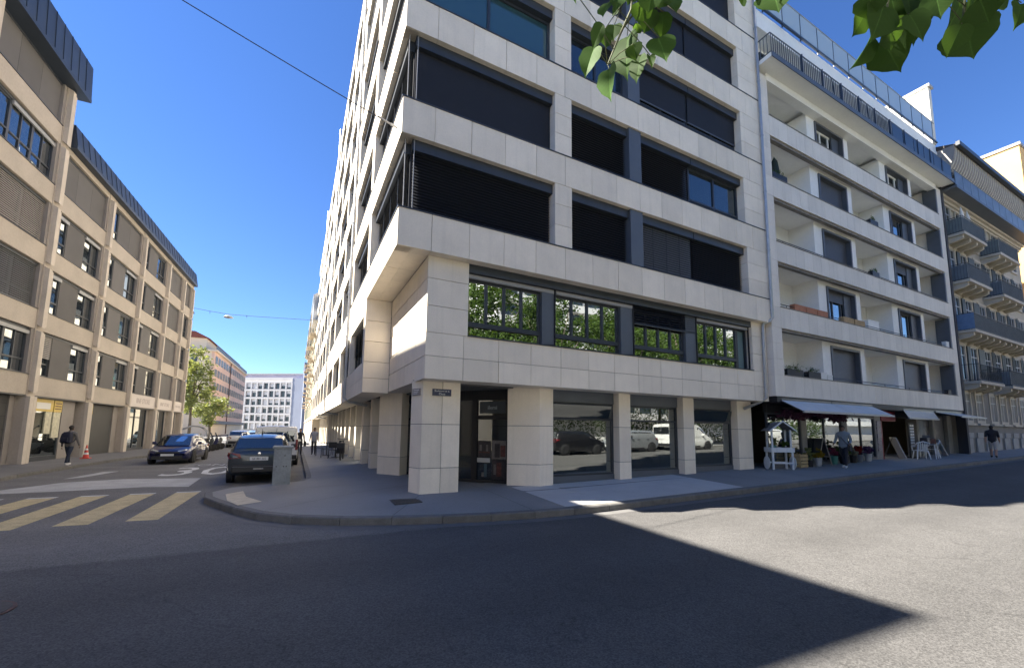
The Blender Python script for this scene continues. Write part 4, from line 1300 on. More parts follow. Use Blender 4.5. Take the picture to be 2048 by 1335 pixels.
def left_bay(i, f):
    a, b = PIL[i] + 0.30, PIL[i + 1] - 0.30
    z0 = LS[f]; z1 = z0 + 2.0
    # spandrel below the window
    FL.piece('spandrel', a - 0.04, b + 0.04, -0.5, 0.0, z0 - 0.89, z0, M_conc, lb, 0.012)
    FL.part('sill', a, b, -0.5, 0.03, z0, z0 + 0.03, M_frame, lb)
    if i < 2: 
        FL.part('screen', a, b, -0.62, -0.4, z0, z1, M_scrn, lb); return
    # grey reveals left and right
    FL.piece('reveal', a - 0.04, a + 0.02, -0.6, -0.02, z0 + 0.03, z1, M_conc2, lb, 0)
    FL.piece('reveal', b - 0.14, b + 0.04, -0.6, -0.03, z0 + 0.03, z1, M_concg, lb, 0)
    FL.part('lintel_box', a, b - 0.14, -0.6, -0.12, z1 - 0.12, z1, M_frame, lb)
    u0, u1 = a + 0.02, b - 0.14; w = u1 - u0; v = -0.20
    pat = rnd.choice(['wsw', 'wsw', 'wsw', 'sss', 'wsS', 'bsw'])
    if (i, f) == (2, 4): pat = 'sss'
    if (i, f) == (2, 3): pat = 'www'
    if (i, f) == (2, 2): pat = 'bbb'
    if (i, f) == (2, 1): pat = 'ddd'
    if (i, f) == (2, 0): pat = 'bww'
    if (i, f) == (3, 3): pat = 'sss'
    if i == 3 and f in (0, 1, 2): pat = 'wsw' if f else 'bsw'
    if i >= 6: pat = rnd.choice(['sss', 'wss', 'ssw'])
    cuts = [0, 0.26, 0.64, 1.0] if pat in ('wsw', 'bsw', 'wsS', 'wss', 'ssw') else [0, 0.34, 0.67, 1.0]
    for j, c in enumerate(pat):
        p, q = u0 + w * cuts[j], u0 + w * cuts[j + 1]
        if c == 'w':
            window(FL, lb, p, q, v, z0 + 0.03, z1 - 0.12, 1 if q - p < 1.1 else 2, M_frame, M_gl_st, 0.065, z0 + 0.62)
            if rnd.random() < 0.5:
                FL.part('blind_rail', p, q, v + 0.05, v + 0.12, z1 - 0.27, z1 - 0.12, M_strip, lb)
        elif c in 'sS':
            FL.piece('screen', p + 0.005, q - 0.005, v - 0.02, v + 0.06, z0 + 0.03, z1 - 0.12, M_scrn, lb, 0.004)
        elif c in 'bd':
            mm = mat('pale_louvre', (0.30, 0.28, 0.26), 0.6) if c == 'b' else M_blind2
            lo = z0 + 0.03 if (j or c == 'd') else z0 + 0.85
            tag(slats(FL, MB(), p + 0.01, q - 0.01, v + 0.03, lo, z1 - 0.12, 0.085, 1.1, 0.08).build('louvre', mm, lb), kind='stuff')
            window(FL, lb, p, q, v - 0.06, z0 + 0.03, z1 - 0.12, 1, M_frame, M_gl_st, 0.065, z0 + 0.62)
for i in range(8):
    for f in range(5 if i < 3 else 4):
        left_bay(i, f)
for i, s in enumerate(PIL):
    nf = 5 if i <= 3 else 4
    FL.part('pier', s - 0.30, s + 0.30, -0.6, 0.02, 0.05, LS[nf - 1] + 2.35, M_concg if False else M_conc, lb)
    for f in range(nf):
        z0 = LS[f] - 0.80; z1 = LS[f] + 1.98
        if i < 2: continue
        o = MB()
        pts = [(0.02, z0 + 0.12), (0.20, z0), (0.20, z1 - 0.10), (0.02, z1)]
        o.extrude([(v, s - 0.24, z) for (v, z) in pts], (0, 0.22, 0))
        fix_normals(o.build('pilaster', M_conc2, lb))
        o = MB(); pts = [(0.02, z0 + 0.2), (0.13, z0 + 0.08), (0.13, z1 - 0.12), (0.02, z1 - 0.05)]
        o.extrude([(v, s + 0.06, z) for (v, z) in pts], (0, 0.16, 0))
        fix_normals(o.build('pilaster', M_conc2, lb))
    if i >= 2:
        FL.part('pilaster', s - 0.30, s - 0.02, 0.02, 0.16, 0.1, 3.05, M_conc2, lb)
        FL.part('pilaster', s + 0.08, s + 0.28, 0.02, 0.12, 0.1, 3.05, M_conc2, lb)
FL.part('top_band', -0.0, 21.9, -0.6, 0.0, 14.7, 15.12, M_conc, lb)
FL.part('top_band', -16.3, 0.25, -0.6, 0.0, 17.6, 17.8, M_conc, lb)
# standing-seam roof edges
def seam_roof(s0, s1, va, za, vb, zb):
    n = int((s1 - s0) / 0.62); w = (s1 - s0) / n
    me = MB().extrude([(va, 0.012, za), (vb, 0.012, zb), (vb - 0.04, 0.012, zb - 0.02), (va - 0.04, 0.012, za - 0.02)], (0, w - 0.024, 0))
    d = Vector((vb - va, 0, zb - za)).normalized(); nrm = Vector((d.z, 0, -d.x))
    me.extrude([Vector((va, -0.012, za)), Vector((vb, -0.012, zb)), Vector((vb, -0.012, zb)) + nrm * 0.022, Vector((va, -0.012, za)) + nrm * 0.022], (0, 0.024, 0))
    me = me.mesh('roof_sheet', M_zincd)
    bm = bmesh.new(); bm.from_mesh(me); bmesh.ops.recalc_face_normals(bm, faces=bm.faces); bm.to_mesh(me); bm.free()
    for i in range(n):
        o = bpy.data.objects.new('roof_sheet', me); o.location = (0, s0 + i * w, 0); link(o, lb)
    MB().extrude([(va - 0.03, s0, za), (vb - 0.05, s0, zb - 0.01), (-4, s0, zb - 0.01), (-4, s0, za)], (0, s1 - s0, 0)).build('roof_body', M_zincd, lb)
    FL.part('roof_fascia', s0, s1, -0.6, va + 0.01, za - 0.18, za, M_zincd, lb)
seam_roof(0.3, 22.0, 0.32, 15.15, 0.16, 16.15)
seam_roof(-16.5, 0.55, 0.50, 17.75, 0.42, 19.4)
# ground floor
def gf(s0, s1, v, z0, z1, m, name): return FL.part(name, s0, s1, v - 0.06, v, z0, z1, m, lb)
M_ysign = mat('yellow_sign', (0.62, 0.45, 0.10), 0.5, noise=(3, 0.08))
for i in range(2, 8):
    a, b = PIL[i] + 0.30, PIL[i + 1] - 0.30
    FL.part('floor_slab', a, b, -0.6, -0.02, 3.06, 3.11, M_frame, lb)
    if i == 2:
        gf(a, b - 0.35, -0.35, 0.12, 3.06, M_door, 'garage_door'); gf(b - 0.35, b, -0.3, 0.12, 3.06, M_concg, 'side_wall')
        for j in range(5): FL.part('door_rib', a, b - 0.37, -0.35, -0.335, 0.5 + j * 0.55, 0.52 + j * 0.55, M_black, lb)
    elif i == 3:
        f = window(FL, lb, a, a + 2.9, -0.3, 0.3, 3.06, 1, M_frame, M_gl_shop, 0.06, name='shop_window')
        FL.part('plinth', a, a + 2.9, -0.36, -0.26, 0.1, 0.3, M_frame, lb)
        sgn = gf(a + 0.02, a + 2.1, -0.22, 2.45, 3.02, M_ysign, 'shop_sign')
        FL.part('sign_panel', a + 0.75, a + 1.85, -0.219, -0.214, 2.56, 2.86, M_paper, sgn)
        text_obj('W', 0.42, M_wire, sgn, face_mat((-0.214, a + 0.4, 2.70), (0, 1, 0), (0, 0, 1)))
        text_obj('Vetements', 0.19, M_wire, sgn, face_mat((-0.211, a + 1.3, 2.71), (0, 1, 0), (0, 0, 1)), depth=0.001) if False else None
        sg_ = gf(a + 2.18, a + 2.85, -0.22, 2.45, 3.02, M_ysign, 'shop_sign')
        for j in range(3): FL.part('sign_line', a + 2.25, a + 2.78, -0.219, -0.214, 2.58 + j * 0.13, 2.63 + j * 0.13, P_red, sg_)
        gf(a + 2.2, a + 2.8, -0.225, 1.2, 2.44, mat('cream_poster', (0.55, 0.52, 0.38), 0.6, noise=(7, 0.25)), 'window_poster')
        gf(a + 1.55, a + 2.05, -0.225, 1.4, 2.44, mat('cream_poster', (0.55, 0.52, 0.38), 0.6), 'window_poster')
        gf(a + 2.95, b - 0.35, -0.25, 0.15, 3.05, M_concg, 'door_panel'); gf(b - 0.35, b, -0.4, 0.12, 3.06, M_black, 'side_wall')
        FL.part('room_wall', a, a + 2.9, -3.0, -2.9, 0.2, 3.0, M_interior, lb)
    elif i == 4:
        po = gf(a + 0.05, a + 0.85, -0.2, 0.6, 3.0, mat('cream_poster', (0.55, 0.52, 0.38), 0.6), 'window_poster')
        FL.part('poster_head', a + 0.05, a + 0.85, -0.199, -0.194, 2.45, 3.0, M_ysign, po)
        for j in range(3): FL.part('sign_line', a + 0.15, a + 0.75, -0.193, -0.188, 2.56 + j * 0.13, 2.61 + j * 0.13, P_red, po)
        gf(a + 0.85, a + 1.15, -0.4, 0.12, 3.06, M_black, 'side_wall')
        gf(a + 1.15, b - 0.7, -0.35, 0.12, 3.0, M_door, 'garage_door'); gf(b - 0.7, b, -0.3, 0.12, 3.06, M_concg, 'side_wall')
    else:
        f = window(FL, lb, a, b - 0.45, -0.3, 0.25, 3.06, 2, M_frame, M_gl_st, 0.06, name='shop_window')
        gf(b - 0.45, b, -0.25, 0.12, 3.06, M_concg, 'side_wall')
        FL.part('plinth', a, b - 0.45, -0.36, -0.26, 0.1, 0.25, M_frame, lb)
        fs = FL.part('shop_fascia', a - 0.05, b + 0.05, 0.0, 0.05, 3.13, 3.97, mat('pink_white_fascia', (0.60, 0.54, 0.50), 0.6), lb)
        ml = mat('faded_print', (0.36, 0.30, 0.29), 0.6)
        text_obj('BNF STORE', 0.5 if i == 5 else (0.42 if i == 6 else 0.27), ml, fs, face_mat((0.053, (a + b) / 2, 3.55), (0, 1, 0), (0, 0, 1)), depth=0.002)

# ------------------------------------------------------------------ buildings further down the side street
nb = thing('blue_grey_house', 'plain blue grey gable wall beyond the concrete house', 'building', (-15, 53, 0), world_parts=True)
MB().box(-24, 50.5, 0, -10.9, 57, 14.4).build('gable_wall', mat('blue_grey_render', (0.20, 0.25, 0.31), 0.85, noise=(0.5, 0.08)), nb)
MB().box(-24.1, 50.4, 14.4, -10.8, 57.1, 14.6).build('coping', M_zincd, nb)

PKC = math.radians(1.9)
pk = thing('pink_apartment_block', 'salmon pink apartment block with rows of windows and a set-back roof storey', 'building', (-15.9, 105.6, 0), -PKC)
FP = Frame('E', 0.0); FPS = Frame('S', 0.0)
M_pink = mat('salmon_render', (0.74, 0.52, 0.41), 0.85, noise=(0.2, 0.08), rand=0.02)
M_cream = mat('cream_render', (0.76, 0.65, 0.50), 0.85, noise=(0.2, 0.06))
MB().box(-14, 0.05, 0, -0.01, 45, 17.6).build('wall', M_cream, pk)
FP.part('facade', 0, 45, -0.5, 0.0, 3.2, 17.6, M_pink, pk)
FP.part('shop_band', 0, 45, -0.5, 0.6, 2.5, 3.2, M_zincd, pk)
for r in range(5):
    z = 4.3 + r * 2.75
    for j in range(14):
        u = 1.2 + j * 3.1
        f = FP.piece('window', u, u + 2.3, 0.0, 0.05, z, z + 1.55, mat('far_window', (0.07, 0.09, 0.10), 0.15), pk, 0)
        for t in range(3):
            FP.piece('window_frame', u + 0.02 + t * 0.78, u + 0.10 + t * 0.78, 0.05, 0.08, z, z + 1.55, M_strip, f, 0)
    for j in range(3):
        FPS.piece('window', -4 - 3 * j, -2.9 - 3 * j, 0.0, 0.04, z, z + 1.4, MATS['far_window'], pk, 0)
FP.part('cornice', -0.4, 45, -14.4, 0.5, 17.6, 17.95, M_cream, pk)
FP.part('terrace_rail', 0.0, 45, 0.2, 0.26, 18.0, 18.9, M_steel, pk)
MB().box(-12.5, 2.0, 17.9, -2.0, 44, 20.6).build('roof_storey', M_cream, pk)
MB().extrude([(-13, 1.5, 20.6), (-1.4, 1.5, 20.6), (-4, 1.5, 21.9), (-10.5, 1.5, 21.9)], (0, 43, 0)).build('roof', mat('red_tiles', (0.22, 0.07, 0.05), 0.8, noise=(0.8, 0.15)), pk)
MB().tube([(0.1, 19, 0.2), (0.1, 19, 17.6)], 0.12, 6).build('downpipe', P_red, pk)

gb = thing('grid_office_block', 'white office block with a regular grid of windows closing the end of the street', 'building', (-12, 185, 0), math.radians(-32))
FG2 = Frame('S', 0.0)
M_gridw = mat('white_grid_concrete', (0.55, 0.54, 0.53), 0.8, noise=(0.3, 0.06))
MB().box(-16, 0.6, 0, 12, 14, 20).build('wall', M_gridw, gb)
for r in range(6):
    z = 1.2 + r * 3.05
    FG2.part('floor_band', -16, 12, -0.6, 0.1, z + 2.35, z + 3.05, M_gridw, gb)
    for j in range(12):
        u = -15.7 + j * 2.32
        f = FG2.piece('window', u, u + 1.75, -0.55, -0.5, z, z + 2.35, MATS['far_window'], gb, 0)
        if rnd.random() < 0.75:
            hgt = rnd.choice([0.6, 1.0, 1.5, 2.2])
            FG2.piece('shutter', u + 0.08, u + 1.67, -0.48, -0.40, z + 2.33 - hgt, z + 2.33, mat('white_shutter', (0.72, 0.71, 0.68), 0.7), gb, 0)
        FG2.piece('upright', u + 1.78, u + 2.28, -0.6, 0.12, z, z + 2.35, M_gridw, gb, 0)
MB().box(12, 0.0, 0, 20.0, 14, 20.6).build('side_wall', mat('pale_blue_slate', (0.30, 0.33, 0.40), 0.7, noise=(0.3, 0.06)), gb)
MB().box(-16, 2.5, 20, 18, 13, 22.4).build('roof_storey', mat('lilac_roof', (0.36, 0.34, 0.42), 0.7, noise=(0.3, 0.1)), gb)
MB().box(-16.2, 2.2, 22.4, 18.2, 13.2, 22.8).build('roof_edge', M_strip, gb)
MB().box(-16.1, -0.1, 20.0, 12.1, 0.2, 20.9).build('parapet', M_gridw, gb)
st = thing('slate_gable_house', 'narrow slate blue gable rising between the office block and the old houses', 'building', (4, 165, 0), world_parts=True)
MB().box(1.8, 160, 0, 14, 185, 24).build('gable_wall', mat('slate_blue_wall', (0.22, 0.25, 0.32), 0.8, noise=(0.3, 0.06)), st)
MB().box(1.6, 159.8, 24, 14.2, 185.2, 24.4).build('coping', M_strip, st)

rh = thing('old_street_house', 'old beige house with balconies and green shutters past the office building', 'building', (2.0, YEND, 0.15), world_parts=True)
FR = Frame('W', 2.0)
M_oldb = mat('old_beige_render', (0.50, 0.42, 0.31), 0.85, noise=(0.5, 0.1))
MB().box(2.0, YEND + 0.05, 0.1, 16, 118, 19.5).build('wall', M_oldb, rh)
MB().box(1.2, YEND + 0.05, 19.5, 16, 118, 20.1).build('eaves', M_zinc, rh)
MB().extrude([(1.3, YEND + 0.05, 20.1), (7, YEND + 0.05, 24.5), (16, YEND + 0.05, 24.5), (16, YEND + 0.05, 20.1)], (0, 56, 0)).build('roof', M_strip, rh)
MB().box(1.3, YEND + 0.06, 16.6, 2.0, 68, 20.0).build('bay', M_zinc, rh)
for r in range(6):
    z = 4.2 + r * 2.9
    for j in range(9):
        u = 64 + j * 5.6
        o = FR.piece('window', u, u + 1.2, 0.0, 0.05, z - 0.6, z + 1.4, MATS['far_window'], rh, 0)
        FR.piece('shutter', u - 0.6, u - 0.05, 0.0, 0.08, z - 0.6, z + 1.4, mat('green_shutter', (0.05, 0.13, 0.10), 0.6), rh, 0)
        if j % 2 == r % 2 and r > 0:
            b = FR.part('balcony', u - 0.8, u + 2.2, 0, 0.9, z - 0.95, z - 0.8, M_oldb, rh)
            mb = MB(); FR.box(mb, u - 0.8, u + 2.2, 0.84, 0.88, z + 0.1, z + 0.15)
            for t in range(12): FR.box(mb, u - 0.8 + t * 0.27, u - 0.77 + t * 0.27, 0.85, 0.87, z - 0.8, z + 0.1)
            mb.build('railing', M_frame, b)
    FR.part('string_course', YEND + 0.1, 118, 0, 0.12, z - 1.15, z - 1.0, M_oldb, rh)

# block across the boulevard, behind the camera; it shows in the window glass
xb = thing('opposite_block', 'white banded apartment block across the boulevard, mirrored in the ribbon window', 'building', (40, -24, 0.3), world_parts=True)
MB().box(20, -38, 0.2, 125, -24, 22).build('wall', M_white, xb)
FO = Frame('N', -24.0)
for r in range(7):
    z = 3.4 + r * 2.75
    FO.part('balustrade', 20, 125, 0.0, 0.9, z, z + 0.95, M_white, xb)
    for j in range(16):
        FO.piece('window', 21 + j * 3.3, 23.2 + j * 3.3, 0.0, 0.06, z + 0.95, z + 2.6, MATS['far_window'], xb, 0)
        if j % 3 == 0: FO.piece('fin', 20.2 + j * 3.3, 20.5 + j * 3.3, 0.0, 0.85, z + 0.95, z + 2.75, M_white, xb, 0)

x2 = thing('added_bounce_house', 'unseen house across the boulevard, added to bounce warm light onto the corner building', 'building', (-8, -26, 0.1), world_parts=True)  # out of view, added for its warm bounce on the shaded boulevard facade
MB().box(-45, -40, 0, 14, -26, 19).build('wall', M_white, x2)
FO2 = Frame('N', -26.0)
for r in range(6):
    for j in range(14):
        FO2.piece('window', -43 + j * 4.1, -41.4 + j * 4.1, 0.0, 0.05, 2.0 + r * 2.9, 3.8 + r * 2.9, MATS['far_window'], x2, 0)
x3 = thing('added_horizon_house', 'beige house added on the far corner of the junction to block bright horizon from the entrance glass', 'building', (-30, -4, 0), world_parts=True)  # added out of frame so the entrance glass mirrors no bright horizon
MB().box(-46, -16, 0, -16.5, 6.5, 13).build('wall', M_conc, x3)
FO3 = Frame('E', -16.5)
for r in range(4):
    for j in range(6):
        FO3.piece('window', -14.5 + j * 3.5, -12.5 + j * 3.5, 0.0, 0.05, 1.6 + r * 2.9, 3.5 + r * 2.9, MATS['far_window'], x3, 0)
# hanging wires
w1 = thing('overhead_cable', 'thin dark cable slung from the corner slab across the side street', 'cable', (1.8, 9.95, 9.28), world_parts=True)
A_, B_ = Vector((1.79, 9.95, 9.30)), Vector((-10.95, 10.2, 13.4))
pts = [A_.lerp(B_, t / 12) - Vector((0, 0, 0.35 * 4 * (t / 12) * (1 - t / 12))) * 0.4 for t in range(13)]
MB().tube(pts, 0.011, 5).build('wire', M_wire, w1)
MB().tube([(1.86, 9.95, 9.30), (1.66, 9.95, 9.34)], 0.03, 6).build('bracket', M_zinc, w1)
MB().tube([(1.66, 9.95, 9.34), (1.35, 9.955, 9.44)], 0.022, 6).build('insulator', M_strip, w1)
w2 = thing('hanging_street_lamp', 'flat street lamp hung on a wire across the side street', 'street lamp', (-6.4, 48, 12.6), world_parts=True)
pts = [(-9.4, 48, 13.0), (-7.9, 48, 12.85), (-6.4, 48, 12.75), (-4.0, 48, 12.85), (XA, 48, 13.2)]
MB().tube(pts, 0.022, 5).build('wire', M_wire, w2)
MB().tube([(-6.4, 48, 12.75), (-6.4, 48, 12.62)], 0.03, 6).build('hanger', M_wire, w2)
MB().lathe([(0.05, 12.66), (0.28, 12.56), (0.42, 12.46), (0.36, 12.40), (0.0, 12.38)], 14, (-6.4, 48, 0)).build('lamp_shade', M_zinc, w2, smooth=True)
for x in (-7.9, -4.9): MB().tube([(x, 48, 12.86), (x, 48, 12.6)], 0.02, 5).build('dropper', M_wire, w2)
# ------------------------------------------------------------------ trees
def leaf_mat(name, col, trans=0.35, rough=0.45, veins=False):
    m = bpy.data.materials.new(name); m.use_nodes = True
    nt = m.node_tree; b = nt.nodes['Principled BSDF']; out = nt.nodes['Material Output']
    b.inputs['Roughness'].default_value = rough
    b.inputs['Specular IOR Level'].default_value = 0.15 if veins else 0.12
    geo = nt.nodes.new('ShaderNodeNewGeometry')
    n = nt.nodes.new('ShaderNodeTexNoise'); n.inputs['Scale'].default_value = 1.1
    nt.links.new(geo.outputs['Position'], n.inputs['Vector'])
    r = nt.nodes.new('ShaderNodeMapRange'); r.inputs[1].default_value = 0.3; r.inputs[2].default_value = 0.7; r.inputs[3].default_value = 0.65; r.inputs[4].default_value = 1.35
    nt.links.new(n.outputs['Fac'], r.inputs[0])
    v = nt.nodes.new('ShaderNodeVectorMath'); v.operation = 'SCALE'; v.inputs[0].default_value = col
    nt.links.new(r.outputs[0], v.inputs['Scale']); nt.links.new(v.outputs[0], b.inputs['Base Color'])
    if veins:
        tc = nt.nodes.new('ShaderNodeTexCoord'); sp = nt.nodes.new('ShaderNodeSeparateXYZ'); nt.links.new(tc.outputs['Object'], sp.inputs[0])
        def mt(op, a, c):
            q = nt.nodes.new('ShaderNodeMath'); q.operation = op
            for i, x in enumerate((a, c)):
                if isinstance(x, (int, float)): q.inputs[i].default_value = x
                elif x is not None: nt.links.new(x, q.inputs[i])
            return q.outputs[0]
        ax = mt('ABSOLUTE', sp.outputs[0], None)
        side = mt('SUBTRACT', sp.outputs[1], mt('MULTIPLY', ax, 0.8))
        saw = mt('ABSOLUTE', mt('SUBTRACT', mt('FRACT', mt('MULTIPLY', side, 6.5), None), 0.5), None)
        v1 = nt.nodes.new('ShaderNodeMapRange'); v1.inputs[1].default_value = 0.0; v1.inputs[2].default_value = 0.07; v1.inputs[3].default_value = 1.45; v1.inputs[4].default_value = 1.0; nt.links.new(saw, v1.inputs[0])
        v2 = nt.nodes.new('ShaderNodeMapRange'); v2.inputs[1].default_value = 0.008; v2.inputs[2].default_value = 0.022; v2.inputs[3].default_value = 1.9; v2.inputs[4].default_value = 1.0; nt.links.new(ax, v2.inputs[0])
        oi = nt.nodes.new('ShaderNodeObjectInfo'); rr = nt.nodes.new('ShaderNodeMapRange'); rr.inputs[3].default_value = 0.7; rr.inputs[4].default_value = 1.35; nt.links.new(oi.outputs['Random'], rr.inputs[0])
        nt.links.new(mt('MULTIPLY', mt('MULTIPLY', r.outputs[0], rr.outputs[0]), mt('MULTIPLY', v1.outputs[0], v2.outputs[0])), v.inputs['Scale'])
    t = nt.nodes.new('ShaderNodeBsdfTranslucent'); t.inputs[0].default_value = (min(1, col[0] * 3.2), min(1, col[1] * 3.0), col[2] * 1.2, 1)
    mx = nt.nodes.new('ShaderNodeMixShader'); mx.inputs[0].default_value = trans
    nt.links.new(b.outputs[0], mx.inputs[1]); nt.links.new(t.outputs[0], mx.inputs[2]); nt.links.new(mx.outputs[0], out.inputs['Surface'])
    return m
M_leaf_pale = leaf_mat('pale_green_leaves', (0.15, 0.175, 0.085), 0.22)
M_leaf_mid = leaf_mat('mid_green_leaves', (0.045, 0.078, 0.016), 0.25, 0.7)
M_leaf_lime = leaf_mat('linden_leaves', (0.034, 0.070, 0.016), 0.35, 0.6, True)
M_bark = mat('grey_bark', (0.11, 0.09, 0.07), 0.9, noise=(8, 0.3), bump=(30, 0.6))

def crown_mesh(name, m, rx, rz, cz, n_clump, per, size, seed):
    r = random.Random(seed); mb = MB()
    for c in range(n_clump):
        while True:
            p = Vector((r.uniform(-1, 1), r.uniform(-1, 1), r.uniform(-1, 1)))
            if 0.25 < p.length < 1: break
        p = p * (0.62 + 0.38 * p.length)
        p = Vector((p.x * rx, p.y * rx, p.z * rz + cz))
        cr = r.uniform(0.35, 0.75) * rx * 0.36
        for i in range(per):
            q = p + Vector((r.gauss(0, cr * 0.55), r.gauss(0, cr * 0.55), r.gauss(0, cr * 0.45)))
            a = Vector((r.uniform(-1, 1), r.uniform(-1, 1), r.uniform(-0.6, 0.3))).normalized()
            u = a.cross(Vector((r.uniform(-1, 1), r.uniform(-1, 1), r.uniform(-1, 1)))).normalized()
            s = size * r.uniform(0.6, 1.3); k = a.cross(u) * s * 0.12
            mb.add([q, q + a * s * 0.5 + u * s * 0.38 + k, q + a * s, q + a * s * 0.5 - u * s * 0.38 + k], [(0, 1, 2), (0, 2, 3)])
    return mb.mesh(name, m)
def trunk_mb(h, r0, limbs, rx, cz, rz, seed):
    r = random.Random(seed); mb = MB()
    mb.tube([(0, 0, -0.1), (0.04, 0.02, h * 0.4), (-0.03, 0.05, h * 0.8), (0.02, 0, h)], [r0 * 1.25, r0, r0 * 0.85, r0 * 0.6], 10)
    for i in range(limbs):
        t = 2 * PI * i / limbs + r.uniform(-0.3, 0.3); e = r.uniform(0.5, 0.9)
        p = Vector((rx * e * math.cos(t), rx * e * math.sin(t), cz + rz * r.uniform(-0.2, 0.7)))
        s = Vector((0, 0, h * r.uniform(0.7, 0.98)))
        mid = s.lerp(p, 0.5) + Vector((0, 0, rz * 0.12))
        mb.tube([s, mid, p], [r0 * 0.5, r0 * 0.3, r0 * 0.08], 7)
    return mb
def tree(name, label, loc, h, rx, rz, cz, m, seed, clumps, per, size, group=None):
    t = thing(name, label, 'tree', loc, group=group)
    trunk_mb(h, 0.16, 9, rx, cz, rz, seed).build('trunk', M_bark, t, smooth=True)
    o = bpy.data.objects.new('crown', crown_mesh('crown', m, rx, rz, cz, clumps, per, size, seed)); link(o, t)
    return t
tree('street_tree', 'slender pale green tree at the end of the concrete house', (-11.2, 62, 0.1), 4.5, 2.3, 4.6, 7.0, M_leaf_pale, 3, 80, 55, 0.30)
tree('street_tree', 'low pale green tree beside the parked scooters', (-11.0, 74, 0.1), 3.0, 2.3, 2.4, 4.4, M_leaf_pale, 8, 50, 50, 0.32)
g_ = 'plane trees across the boulevard'
base = tree('plane_tree', 'green street tree across the boulevard with no car before it, mirrored in the ribbon window', (10.5, -6.2, 0.2), 4.4, 3.9, 4.6, 7.6, M_leaf_mid, 21, 130, 95, 0.21, g_)
hb = MB(); hr = random.Random(77)
for i in range(16000):
    q = Vector((hr.uniform(6, 62), -10.5 + hr.uniform(-0.8, 0.8), 0.2 + 3.4 * hr.random() ** 0.8 + 0.4 * math.sin(hr.random() * 9)))
    a = Vector((hr.uniform(-1, 1), hr.uniform(-1, 1), hr.uniform(-1, 1))).normalized(); u = a.cross(Vector((hr.random(), hr.random(), hr.random()))).normalized(); s = hr.uniform(0.12, 0.3)
    hb.add([q, q + a * s * 0.5 + u * s * 0.35, q + a * s, q + a * s * 0.5 - u * s * 0.35], [(0, 1, 2, 3)])
hd = tag(hb.build('hedge', M_leaf_mid), 'long dark green hedge across the boulevard behind the parked cars', 'hedge')
for (x, y, rz, lab) in ((17.0, -6.6, 1.2, 'green street tree behind the black car across the boulevard'), (24.2, -6.1, 2.6, 'green street tree behind the silver car across the boulevard'), (31.5, -6.3, 5.1, 'green street tree behind the white van across the boulevard'), (39.0, -6.4, 4.0, 'green street tree behind the white car across the boulevard')):
    c = copy_tree(base); c['label'] = lab; c.location = (x, y, G(x) + 0.1); c.rotation_euler.z = rz

for (x, y, rz, lab) in ((14.0, -13.5, 0.5, 'tall tree behind the hedge, back from the street tree with no car'), (22.0, -14.0, 1.9, 'tall tree behind the hedge, back from the silver car'), (30.0, -13.2, 3.3, 'tall tree behind the hedge, back from the white van'), (37.5, -14.2, 4.4, 'tall tree behind the hedge, back from the white car')):
    c = copy_tree(base); c['label'] = lab; c['group'] = 'trees behind the hedge'; c.location = (x, y, G(x) + 0.1); c.rotation_euler.z = rz; c.scale = (1.15, 1.15, 1.2)
# linden whose twigs hang in front of the camera
lt = thing('linden_tree', 'linden tree with heart-shaped leaves hanging down on thin twigs', 'tree', (3.4, -3.2, 0.13), world_parts=True)
mb = MB().tube([(3.4, -3.2, 0.0), (3.42, -3.15, 1.6), (3.35, -3.1, 3.3), (3.2, -2.9, 4.6), (3.1, -2.8, 6.0)], [0.2, 0.165, 0.15, 0.12, 0.07], 12)
mb.tube([(3.3, -3.0, 3.7), (2.6, -1.7, 4.25), (1.9, -0.3, 4.1), (1.45, 0.6, 3.75), (1.2, 1.0, 3.5)], [0.07, 0.05, 0.035, 0.02, 0.012], 8)
mb.tube([(2.2, -0.9, 4.2), (2.2, 0.0, 3.95), (2.1, 0.5, 3.6)], [0.03, 0.02, 0.008], 6)
mb.build('trunk', M_bark, lt, smooth=True)
cm = MB()
for (c_, rx_, rz_, nc, sd) in (((4.2, -4.0, 7.2), 3.0, 2.3, 80, 31), ((-1.3, 0.5, 7.3), 2.5, 1.5, 90, 32), ((1.6, -1.8, 7.4), 2.4, 1.7, 60, 33)):
    q = crown_mesh('crown', M_leaf_mid, rx_, rz_, 0, nc, 55, 0.16, sd)
    cm.add([v.co + Vector(c_) for v in q.vertices], [tuple(p.vertices) for p in q.polygons])
cm.build('crown', M_leaf_mid, lt)
MB().tube([(3.15, -2.85, 4.8), (1.6, -1.6, 6.2), (0.0, -0.2, 7.0), (-1.6, 0.7, 7.4)], [0.09, 0.07, 0.05, 0.02], 8).build('branch', M_bark, lt)
outline = [(0, 0.07), (0.05, 0.02), (0.13, -0.01), (0.22, -0.01), (0.32, 0.03), (0.41, 0.10), (0.47, 0.19), (0.5, 0.30), (0.495, 0.41), (0.455, 0.52), (0.39, 0.63), (0.30, 0.735), (0.20, 0.82), (0.11, 0.885), (0.055, 0.94), (0.02, 1.0), (0.0, 1.05)]
def leaf_mesh(var):
    r = random.Random(var); curl = r.uniform(0.05, 0.2); fold = r.uniform(0.08, 0.25)
    vs, fs = [], []
    n = len(outline)
    mid = [(0, y) for (x, y) in outline]
    for sgn in (1, -1):
        b0 = len(vs)
        for (x, y) in outline:
            w = 1 + 0.05 * math.sin(y * 17 + var)
            vs.append((sgn * x * w, y, -curl * (y - 0.4) ** 2 + fold * x + 0.015 * math.sin(9 * y + 4 * x)))
        for (x, y) in mid:
            vs.append((0, y, -curl * (y - 0.4) ** 2))
        for i in range(n - 1):
            f = (b0 + i, b0 + i + 1, b0 + n + i + 1, b0 + n + i)
            fs.append(f if sgn < 0 else f[::-1])
    me = MB().add(vs, fs).mesh('leaf', M_leaf_lime, smooth=True)
    return me
LM = [leaf_mesh(i) for i in range(6)]
